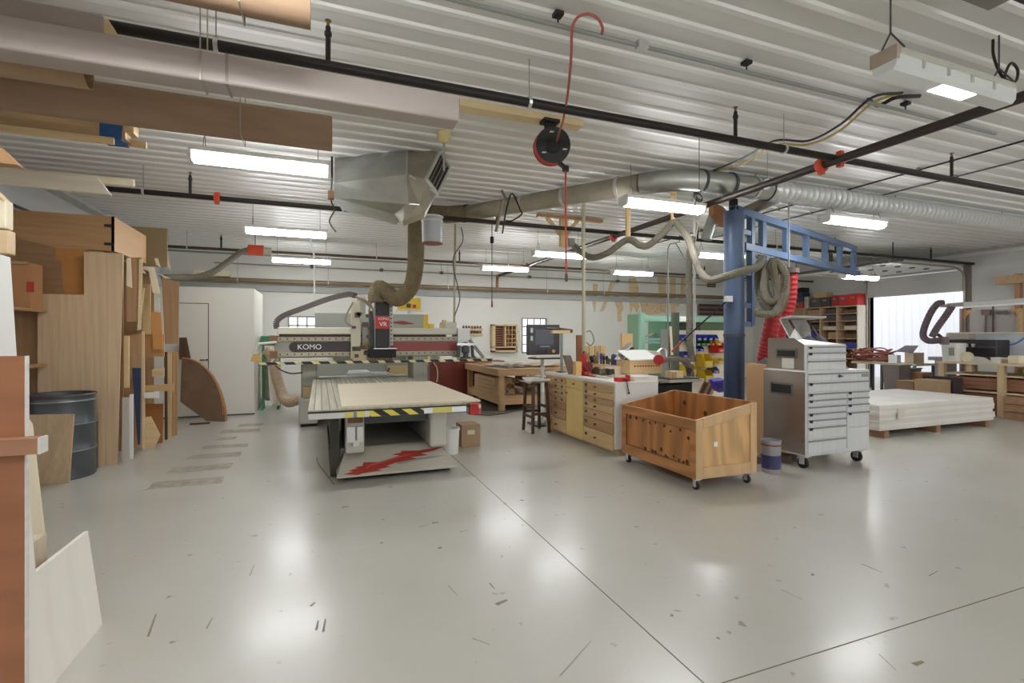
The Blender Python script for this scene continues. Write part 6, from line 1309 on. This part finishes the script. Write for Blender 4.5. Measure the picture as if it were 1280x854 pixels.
MB().bar(P(806, 421, Y=Yp+.6), P(834, 412, Y=Yp+.6), .05, .04).build('diagonal', mat('diag_tan', (180, 160, 140), .5), t)
MB().bx(gx(848), gx(857), Yp-.05, Yp+.1, P(850, 402, Y=Yp).z, P(850, 396, Y=Yp).z).build('control_label', white, t)
t = thing('wide_belt_sander', 'second pale green machine half hidden behind the crane post', 'machine', (9, 9.8, 0))
MB().bx(gx(866), gx(928), Yp+.3, Yp+1.3, P(880, 403, Y=Yp+.3).z, P(880, 396, Y=Yp+.3).z).build('top_cover', teal, t, bev=.01)
MB().bx(gx(888), gx(930), Yp+.35, Yp+1.2, P(880, 413, Y=Yp+.3).z, P(880, 403, Y=Yp+.3).z).build('belt_housing', mat('olive_dark', (84, 100, 70), .5), t)
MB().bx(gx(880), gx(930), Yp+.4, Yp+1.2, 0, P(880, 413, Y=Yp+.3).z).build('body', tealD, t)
a, b_ = P(879, 394, Y=13.9), P(905, 381, Y=13.9); t = thing('louvre_shelf', 'dark brown slatted panel on the back wall beside the crane post', 'panel', ((a.x+b_.x)/2, 13.9, a.z))
MB().bx(a.x, b_.x+.5, 14.1, 14.199, a.z, b_.z).build('panel_body', mat('louvre_mauve', (128, 112, 104), .5), t)
n = MB(); 
for k in range(3): z = a.z+(b_.z-a.z)*(k*.4+.02); n.bx(a.x, b_.x+.5, 14.06, 14.1, z, z+.09)
n.build('slats', mat('slat_dark', (78, 58, 52), .5), t)
c = P(832, 305, f=11.5); t = thing('crane_arm_pipe', 'thin bent rod post rising behind the green machine', 'rod', (c.x, c.y, 0))
q = P(835, 305, f=10.5); MB().tube([(q.x, q.y, 0), (q.x, q.y, q.z-.1), (q.x+.05, q.y, q.z), (q.x+.3, q.y, q.z+.06)], .014, 8).build('rod', greyM, t); MB().cyl((q.x+.3, q.y, q.z+.06), (q.x+.3, q.y, ZC), .008, n=6).cyl((q.x+.2, q.y, q.z+.03), (q.x+.6, q.y, q.z-.5), .01, n=6).build('stay', dgrey, t)
# ================================================================= FAR RIGHT
# stack of pale sheets on bearers
random.seed(9)
X0, X1, Y0, Y1 = 7.7, 10.58, 4.94, 6.42
for k in range(8):
    z0 = .105+k*.047; d = random.uniform(-.012, .02); e = random.uniform(-.03, .03)
    one(MB().bx(X0+d, X1+e, Y0+d*.6, Y1+d, z0, z0+.0465), 'board_sheet', mdfw if k % 2 else mat('pale_board2', (216, 211, 202), .65, kind='noise', scale=(2, 2, 30), var=.08),
        ('lowest sheet, resting on the bearers, of the pale sheet stack', 'second sheet from the bottom of the pale stack', 'third sheet from the bottom of the pale stack', 'fourth sheet from the bottom of the pale stack', 'fourth sheet from the top of the pale stack', 'third sheet from the top of the pale stack', 'second sheet from the top of the pale stack', 'topmost sheet of the pale stack right of the tool chest')[k], 'sheet', 'stack of pale sheets on bearers', bev=.002)
for k, x in enumerate((7.78, 9.0, 10.3)):
    one(MB().bx(x, x+.1, Y0-.02, Y1-.02, 0, .103), 'bearer', mat('bearer', (156, 110, 74), .6, kind='wood', scale=(9, .8, 9), var=.15), ('wooden bearer under the pale stack next to the tool chest', 'wooden bearer under the middle of the pale stack', 'wooden bearer under the right end of the pale stack')[k], 'bearer')
a = P(1122, 520, Y=Y0-.02); MB().bx(a.x, a.x+.14, Y0-.03, Y0-.018, .28, .42).build('paper_tag', paper, bpy.data.objects['board_sheet.003'])
# lumber rack bench
t = thing('lumber_bench', 'wooden bench rack holding reddish lumber at the right edge', 'bench', (12.5, 4.8, 0))
bp_ = mat('bench_pine', (214, 182, 132), .55, kind='wood', scale=(9, 9, .9), var=.12); bpy_ = mat('bench_pine_long', (220, 196, 154), .55, kind='wood', scale=(9, .9, 9), var=.1)
zt = 1.0; ya, yb = 3.0, 6.42
MB().bx(11.72, 13.0, ya, yb, zt-.035, zt).build('top', bpy_, t)
MB().bx(11.72, 11.76, ya, yb, zt-.12, zt-.035).build('rail', bpy_, t) if 0 else None
for y in (3.2, 5.35, 6.3):
    MB().bx(11.76, 11.86, y, y+.1, 0, zt-.035).build('leg', bp_, t); MB().bx(12.8, 12.9, y, y+.1, 0, zt-.035).build('leg', bp_, t)
for y in (3.7, 5.85): MB().bx(11.78, 11.84, y, y+.09, .82, zt-.035).build('short_post', bp_, t)
for z in (.78, .46): MB().bx(11.8, 12.9, ya+.1, yb-.05, z-.03, z).build('shelf', bpy_, t)
random.seed(14); tones2 = [mat('lumber_%d' % 1, (168, 108, 72), .55, kind='wood', scale=(9, .7, 9), var=.18), mat('lumber_red', (150, 92, 66), .55, kind='wood', scale=(9, .7, 9), var=.18), mat('lumber_tan', (204, 148, 98), .55, kind='wood', scale=(9, .7, 9), var=.18)]
k = 0
for z0, nn in ((.49, 3), (.005, 5)):
    for r_ in range(nn):
        h = .07 if z0 > .4 else .075; y0 = ya+.15+random.random()*.3
        one(MB().bx(11.88, 12.75, y0, yb-.13-random.random()*.2, z0+r_*(h+.006), z0+r_*(h+.006)+h), 'lumber_plank', tones2[(k*2+r_) % 3], ('bottom', 'second', 'third', 'fourth', 'topmost')[r_]+(' reddish plank on the middle shelf of the lumber bench', ' reddish plank in the floor pile of the lumber bench')[z0 < .4], 'plank', 'planks stored in the lumber bench'); k += 1
for r_ in range(3):
    one(MB().bx(11.66, 11.9 if r_ else 12.0, 4.75, 5.32, r_*.14+.002, r_*.14+.13), 'timber_block', mat('timber_end', (176, 128, 88), .6, kind='wood', scale=(6, 6, 6), var=.2), ('squared timber at the foot of the bench leg, bottom piece', 'squared timber at the foot of the bench leg, middle piece', 'squared timber at the foot of the bench leg, top piece')[r_], 'timber')
t = thing('waste_sack', 'black bag with loose odds at the right picture edge', 'bag', (11.5, 4.6, 0))
MB().hull([V((11.45+.18*math.cos(a_), 4.62+.18*math.sin(a_), z)) for a_ in [k*PI/4 for k in range(8)] for z in (.0, .3)]+[V((11.45, 4.62, .42))]).build('bag_body', blackM, t)
MB().lathe([(.05, .4), (.07, .46), (.03, .5)], (11.48, 4.55, 0), 10).build('white_cap', white, t)
# things on the bench
def B(u, v, x=12.1): return P(u, v, X=x)
t = thing('bench_bucket', 'white bucket on the bench in front of the black case', 'bucket', tuple(B(1192, 452, 12.0)))
c = B(1192, 452, 11.95); zt2 = zt+.002; MB().lathe([(.17, 0), (.19, .34), (.2, .34), (.2, .37), (.185, .37), (.165, .02)], (c.x, c.y, zt2), 22).build('body', mat('bucket_white', (220, 218, 212), .4), t, smooth=True)
MB().box((c.x-.185, c.y-.06, zt2+.2), (.01, .09, .16)).build('label', greyM, t)
t = thing('tool_case', 'wide black tool case on the bench at the right', 'case', tuple(B(1215, 452, 12.4)))
a, b_ = B(1246, 425, 12.35), B(1183, 425, 12.35); MB().bx(12.35, 12.8, a.y, b_.y, zt2, a.z).build('body', mat('case_black', (44, 36, 42), .4), t, bev=.015); MB().bx(12.33, 12.35, a.y+.02, b_.y-.02, a.z-.16, a.z-.13).build('lid_seam', dgrey, t)
n = MB()
for y in (a.y+.4, b_.y-.5): n.bx(12.32, 12.35, y, y+.1, a.z-.15, a.z-.08)
n.build('catch', alu, t)
t = thing('planer_top', 'grey machine top with red details above the black case', 'machine', tuple(B(1197, 424, 12.6)))
a2, b2 = B(1211, 424, 12.45), B(1184, 417, 12.45); MB().bx(12.4, 12.7, a2.y, b2.y, a.z+.002, b2.z).build('body', mat('mach_pink', (176, 160, 150), .5), t, bev=.01)
MB().bar(B(1172, 418, 12.4), B(1182, 426, 12.4), .05, .05).build('handle', blackM, t)
t = thing('rag_pile', 'pale rag with a tape roll before the black case', 'rag', tuple(B(1218, 450, 11.95)))
c = B(1209, 449, 11.9); MB().lathe([(.05, -.03), (.1, -.03), (.1, .03), (.05, .03)], (c.x, c.y, zt2+.1), 18, 'X').build('tape_roll', mat('roll_cream', (222, 210, 180), .5), t)
c = B(1221, 449, 11.95); MB().hull([V((c.x+.1*math.cos(a_), c.y+.27*math.sin(a_), zt2)) for a_ in [k*PI/5 for k in range(10)]]+[V((c.x, c.y+.1, zt2+.12)), V((c.x, c.y-.12, zt2+.1))]).build('rag', mat('rag_grey', (196, 190, 184), .8), t)
for k, (u0, u1, h, m_, lab) in enumerate(((1231, 1238, .1, hardb, 'brown block at the right end of the black case'), (1240, 1253, .1, white, 'white box on the bench right of the black case'), (1254, 1262, .06, cardB, 'small tan tray beside the white bench box'), (1262, 1275, .14, cream, 'cream carton at the far right of the bench'))):
    a, b_ = B(u1, 452, 12.1), B(u0, 452, 12.1); one(MB().bx(12.05, 12.3, a.y, b_.y, zt2, zt2+h), 'bench_box', m_, lab, 'box')
# pale bench back with a blue cable
t = thing('splash_board', 'pale grey upright panel with a wavy blue cable', 'panel', (12.95, 4.8, zt))
a, b_ = P(1290, 417, X=12.86), P(1184, 417, X=12.86); MB().bx(12.86, 12.9, ya, b_.y, zt+.002, a.z).build('panel', mat('panel_bluegrey', (206, 212, 216), .5), t); MB().bx(12.83, 12.93, ya, b_.y, a.z, a.z+.03).build('cap', mat('cap_cream', (220, 216, 196), .5), t)
MB().tube(spline([P(u, v, X=12.84) for u, v in ((1236, 429), (1246, 427), (1252, 428), (1260, 431), (1268, 430), (1274, 427), (1280, 423), (1288, 418))], 6), .014, 6).build('blue_cable', mat('cable_blue', (84, 116, 176), .5), t)
# upright frame with grey board behind
t = thing('tool_board', 'grey tool board in a lumber frame at the right wall', 'board', (13.3, 5, zt))
xb = 13.3; q = lambda u, v: P(u, v, X=xb)
MB().prism([q(1212, 416), q(1272, 416), q(1272, 394), q(1262, 387), q(1219, 387), q(1212, 392)], (.03, 0, 0)).build('board', mat('board_mauve', (172, 164, 160), .6, kind='noise', scale=(3, 3, 3), var=.06), t)
for u0, u1 in ((1201, 1204), (1273, 1280)): a, b_ = q(u1, 418), q(u0, 386); MB().bx(xb-.05, xb+.05, a.y, b_.y, 0, b_.z).build('post', (mat('post_mauve', (150, 126, 120), .6) if u0 < 1210 else tw), t)
MB().prism([q(1201, 388), q(1219, 387), q(1203, 399), q(1201, 399)], (.06, 0, 0)).prism([q(1262, 386), q(1282, 386), q(1282, 402), q(1274, 398)], (.06, 0, 0)).build('corner_brace', mat('brace_tan', (206, 160, 110), .55), t)
MB().bar(q(1232, 416)+V((-.02, 0, 0)), q(1233, 390)+V((-.02, 0, 0)), .02, .03).bar(q(1228, 390.5)+V((-.03, 0, 0)), q(1239, 390.5)+V((-.03, 0, 0)), .03, .12).build('hung_square', mat('square_brown', (120, 100, 90), .5), t)
MB().bar(q(1242, 416)+V((-.02, 0, 0)), q(1242, 379)+V((-.02, 0, 0)), .02, .035).build('hung_rod', mat('rod_mauve', (90, 74, 74), .5), t)
n = MB()
for k in range(8): p = q(1245+k*2.6, 391); n.box(p+V((-.01, 0, 0)), (.02, .05, .05+.02*(k % 3)))
n.build('hooks', mat('hook_grey', (140, 132, 130), .5), t)
# crossbar lumber on the right wall
t = thing('wall_rack', 'lumber cross with arm fixed to the grey right wall', 'rack', (14.9, 5.5, 2))
xr = 14.98; q = lambda u, v: P(u, v, X=xr); a, b_ = q(1290, 356), q(1245, 348)
MB().bx(xr-.05, xr, 4.2, b_.y, q(1250, 356).z, q(1250, 349).z+.06).build('arm', tw, t); a, b_ = q(1275, 390), q(1268, 348); MB().bx(xr, XR-.001, a.y, b_.y, 0, b_.z+.1).build('post', mat('post_red_tan', (176, 130, 100), .6), t)
# overarm boom with the dark hose
t = thing('overarm_boom', 'long pale boom with a dark hose loop at its end', 'boom', (11, 4.5, 2.1))
xb = 11.0; q = lambda u, v: P(u, v, X=xb); a, b_ = q(1290, 372), q(1178, 383)
za = 2.08
e0, e1 = V((xb, 3.2, za+.05)), V((xb, q(1206, 380).y, za)); MB().bar(e0, e1, .09, .1).build('boom_tube', mat('boom_grey', (196, 198, 194), .4), t, bev=.008)
MB().bar(e0+V((-.05, 0, -.045)), e1+V((-.05, 0, -.045)), .02, .03).build('boom_edge', white, t)
e2 = q(1176, 381); e2 = V((xb, e2.y, za)); MB().bar(e1, e2, .06, .05).bar(e1+V((0, 0, .04)), e2+V((0, -.1, .03)), .03, .025).build('boom_tip', mat('tip_mauve', (150, 138, 134), .5), t)
MB().cyl((xb, 3.3, za), (xb, 3.3, ZC), .03, n=8).build('boom_hanger', greyM, t)
n = MB(); n.corr(spline([q(1179, 379), q(1172, 380), q(1164, 390), q(1156, 408), q(1154, 420), q(1160, 426), q(1170, 426), q(1177, 425)], 8), .055, .006, .04, 12); n.build('dark_hose', mat('hose_purple', (98, 82, 90), .55), t)
n = MB(); n.corr(spline([q(1190, 383), q(1182, 395), q(1172, 409), q(1165, 421)], 8), .055, .006, .04, 12); n.build('dark_hose', mat('hose_purple', (98, 82, 90)), t)
MB().bx(xb+.0, xb+.12, q(1178, 425).y-.05, q(1178, 425).y+.05, 1.35, 1.5).build('saw_guard', mat('guard_mauve', (120, 104, 110), .5), t)
# table with a coil of red hose by the garage door
t = thing('side_table', 'small dark legged table near the garage door', 'table', (13.4, 8.9, 0))
xq = 13.2; q = lambda u, v: P(u, v, X=xq); ztab = q(1095, 453).z; ya_, yb_ = P(1138, 450, X=xq).y-.12, q(1064, 452).y
MB().bx(xq, xq+.8, ya_, yb_, ztab-.05, ztab).build('tabletop', mat('table_tan', (190, 176, 150), .5), t)
for x in (xq+.02, xq+.72):
    for y in (ya_+.03, (ya_+yb_)/2, yb_-.1): MB().bx(x, x+.05, y, y+.05, 0, ztab-.05).build('leg', dgrey, t)
c = q(1081, 449); c = V((xq+.35, c.y, ztab+.002)); t = thing('hose_coil', 'heap of coiled red brown hose on the small table', 'hose', tuple(c))
random.seed(6); n = MB()
for k in range(13):
    rx = .2+random.random()*.14; ry = .3+random.random()*.25; z = .02+k*.023; ph = random.random()*6; tl = random.uniform(-.1, .1)
    n.tube([c+V((math.cos(a_*PI/9+ph)*rx, math.sin(a_*PI/9+ph)*ry+tl, max(.018, z+.06*math.sin(a_*PI/9*2+k)))) for a_ in range(19)], .017, 6)
n.build('coils', mat('hose_redbrown', (150, 88, 76), .5), t, smooth=True)
a, b_ = q(1138, 447), q(1108, 436); t = thing('carton', 'open carton with dark flap on the small table', 'box', (xq+.4, (a.y+b_.y)/2, ztab))
MB().bx(xq+.2, xq+.6, a.y+.05, b_.y-.3, ztab+.002, ztab+.26).build('box_body', mat('carton_pale', (190, 172, 150), .7), t); MB().prism([(xq+.18, a.y+.05, ztab+.26), (xq+.18, b_.y-.1, ztab+.28), (xq+.65, b_.y-.05, ztab+.42), (xq+.65, a.y+.2, ztab+.42)], (0, 0, .012)).build('flap', mat('flap_purple', (88, 78, 84), .6), t)
a, b_ = q(1120, 448), q(1109, 440); one(MB().bx(xq+.04, xq+.18, a.y, b_.y, ztab+.002, ztab+.2), 'small_box', whiteL, 'small white box at the table edge beside the hose heap', 'box')
# bins and boxes on the floor behind the pale stack
def G(u, x): return P(u, 470, X=x).y
for u0, u1, x, v, name, lab, m_, cat in ((1124, 1103, 12.1, 458, 'trash_bin', 'grey brown trash bin behind the pale sheet stack', mat('bin_mauve', (132, 122, 118), .5), 'bin'), (1138, 1125, 12.65, 462, 'trash_bin', 'smaller grey green bin right of the brown one', mat('bin_green_grey', (120, 130, 128), .5), 'bin')):
    y0, y1 = G(u0, x), G(u1, x); ztop = P(u0, v, X=x).z; t = thing(name, lab, cat, (x+.2, (y0+y1)/2, 0))
    n = MB(); n.hull([V((x+s*.4, y, 0)) for s in (.08, .92) for y in (y0+.04, y1-.04)]+[V((x+s*.4, y, ztop)) for s in (0, 1) for y in (y0, y1)]); n.build('body', m_, t); MB().bx(x-.015, x+.415, y0-.015, y1+.015, ztop, ztop+.03).build('rim', m_, t)
for u0, u1, x, v, lab, m_ in ((1142, 1120, 11.6, 477, 'brown carton behind the pale sheet stack', mat('carton_brown', (150, 116, 90), .7)), (1172, 1143, 10.95, 476, 'wide tan carton behind the right end of the pale stack', cardB), (1152, 1137, 12.7, 466, 'orange tan parcel behind the cartons', mat('parcel', (190, 140, 100), .7))):
    y0, y1 = G(u0, x), G(u1, x); ztop = P(u0, v, X=x).z; t = thing('carton', lab, 'box', (x+.2, (y0+y1)/2, 0))
    MB().bx(x, x+.4, y0, y1, 0, ztop-.02).build('box_body', m_, t); MB().bx(x-.005, x+.405, y0-.005, y1+.005, ztop-.02, ztop).build('lid', m_, t)
t = thing('plastic_crate', 'dark lattice crate behind the right end of the pale stack', 'crate', (11.7, 6.9, 0))
y0, y1 = G(1191, 11.35), G(1154, 11.35); ztop = P(1175, 472, X=11.35).z; n = MB()
for k in range(9): y = y0+(y1-y0)*k/8; n.bx(11.35, 11.37, y-.012, y+.012, 0, ztop)
for k in range(5): z = ztop*k/4; n.bx(11.35, 11.37, y0, y1, z-.012+.012, z+.024)
n.bx(11.37, 11.65, y0, y0+.02, 0, ztop).bx(11.37, 11.65, y1-.02, y1, 0, ztop).bx(11.65, 11.67, y0, y1, 0, ztop); n.build('lattice', mat('crate_dark', (64, 54, 58), .5), t)
t = thing('table_saw', 'grey machine table standing before the garage door', 'machine', (13, 7.4, 0))
y0, y1 = P(1182, 450, X=13).y, P(1160, 450, X=13).y; zz = P(1165, 446, X=13).z
MB().bx(13, 13.6, y0, y1, zz-.08, zz).build('table', mat('saw_top', (150, 146, 152), .4), t); MB().bx(13.1, 13.5, y0+.05, y1-.08, .3, zz-.08).build('body', mat('saw_body', (166, 162, 166), .5), t); MB().bx(13.0, 13.55, y0, y1-.05, 0, .3).build('base', mat('saw_base', (130, 104, 104), .5), t)
# pigeonhole shelving along the right wall
xs, ys0, ys1, zs = 14.67, 10.02, 12.9, 2.43
t = thing('shelving_unit', 'tall wooden pigeonhole shelving beside the garage door', 'shelving', (14.87, 11.4, 0))
sp = mat('shelf_pine', (206, 166, 124), .55, kind='wood', scale=(9, 9, .9), var=.1)
MB().bx(xs, XR-.01, ys0, ys0+.03, 0, zs).build('end_panel', mat('end_cream', (232, 220, 204), .5), t)
MB().bx(XR-.03, XR-.01, ys0+.03, ys1, 0, zs).build('back_panel', mat('shelf_back', (140, 96, 72), .6), t)
MB().bx(xs, XR-.03, ys0+.03, ys1, zs-.03, zs).build('top', sp, t)
for z in (.5, .85, 1.15, 1.45, 1.72, 1.98, 2.2): MB().bx(xs+.01, XR-.03, ys0+.03, ys1, z-.02, z).build('shelf', sp, t)
for y in (10.65, 11.2, 11.75, 12.3, 12.87): MB().bx(xs+.005, XR-.03, y, y+.03, .02, zs-.03).build('divider', sp, t)
random.seed(12)
k = 0
for z in (1.15, 1.45, 1.72, 1.98, 2.2):
    for y in (10.1, 10.7, 11.25, 11.8, 12.35):
        w = .25+random.random()*.2; h = min(.09+random.random()*.12, .2); m_ = random.choice((cardB, hardb, greyM, mat('misc_pale', (206, 196, 186), .6), dgrey, blub, tw))
        r_ = {1.15: 'fifth', 1.45: 'fourth', 1.72: 'third', 1.98: 'second', 2.2: 'top'}[z]; c_ = ('nearest the garage door', 'second from the garage door', 'third from the garage door', 'fourth from the garage door', 'farthest from the garage door')[k % 5]
        one(MB().bx(xs+.04, xs+.3, y, y+w, z+.001, z+.001+h), 'stored_box', m_, 'box in the %s shelving row, pigeonhole %s' % (r_, c_), 'box', 'boxes in the pigeonhole shelving'); k += 1
for k, (y, w, h, m_, lab) in enumerate(((10.04, .28, .34, redb, 'bright red case at the end of the shelving top, nearest the garage door'), (10.34, .28, .33, mat('case_red', (186, 52, 56), .45), 'second red case from the garage door on the shelving top'), (10.64, .2, .33, mat('case_red2', (160, 56, 56), .45), 'third red case from the garage door on the shelving top'),
    (10.9, .3, .3, mat('case_dark', (70, 62, 62), .5), 'dark case beside the red ones on the shelving top'), (11.22, .35, .3, mat('case_charcoal', (84, 76, 74), .5), 'charcoal case in the middle of the shelving top'), (11.62, .14, .36, mat('can_pale', (180, 176, 166), .5), 'pale upright can on the shelving top'),
    (11.8, .5, .2, mat('box_crimson', (176, 56, 56), .5), 'crimson flat box under the dark cases on the shelving top'), (12.4, .25, .3, cardB, 'tan carton on the far part of the shelving top'))):
    t = thing('case', lab, 'case', (xs+.15, y+w/2, zs)); MB().bx(xs+.01, xs+.34, y, y+w, zs+.001, zs+h).build('case_body', m_, t, bev=.008); MB().bx(xs+.0, xs+.01, y+w*.3, y+w*.7, zs+h*.6, zs+h*.75).build('catch', greyM, t)
for k in range(3): one(MB().bx(xs+.02, xs+.34, 11.8+.02*k, 12.3-.02*k, zs+.202+k*.16, zs+.355+k*.16), 'tool_case', (mat('case_slate', (70, 72, 84), .5), mat('case_navy', (56, 58, 80), .5), black)[k], ('slate case, lowest of the dark cases stacked on the crimson box', 'navy case in the middle of the dark cases on the shelving', 'black case on top of the dark cases on the shelving')[k], 'case')
one(MB().bx(xs+.05, xs+.3, 11.0, 11.45, zs+.302, zs+.46), 'basket', mat('basket_tan', (196, 166, 120), .7), 'tan basket resting on the dark cases above the shelving', 'basket')
# chain hoist rail and door opener rail
t = thing('door_operator', 'dark bracket frame at the ceiling before the raised door', 'bracket', (11.2, 8.6, 3.4))
MB().bar((11.0, 8.2, 3.5), (12.1, 8.9, 3.5), .04, .04).bar((11.5, 8.5, 3.5), (11.5, 8.5, 3.32), .06, .06).bar((11.8, 8.7, 3.5), (11.5, 8.5, 3.32), .03, .03).build('frame', dgrey, t); MB().cyl((11.05, 8.22, 3.5), (11.05, 8.22, ZC), .01, n=6).cyl((12.0, 8.85, 3.5), (12.0, 8.85, ZC), .01, n=6).build('hanger_rod', greyM, t)
SC.view_settings.view_transform = 'Standard'; SC.view_settings.look = 'None'; SC.view_settings.gamma = 1; SC.view_settings.use_curve_mapping = False
SC.view_settings.exposure = 1.15
SC.cycles.use_denoising = True
SC.cycles.max_bounces = 10; SC.cycles.diffuse_bounces = 6; SC.cycles.sample_clamp_indirect = 6
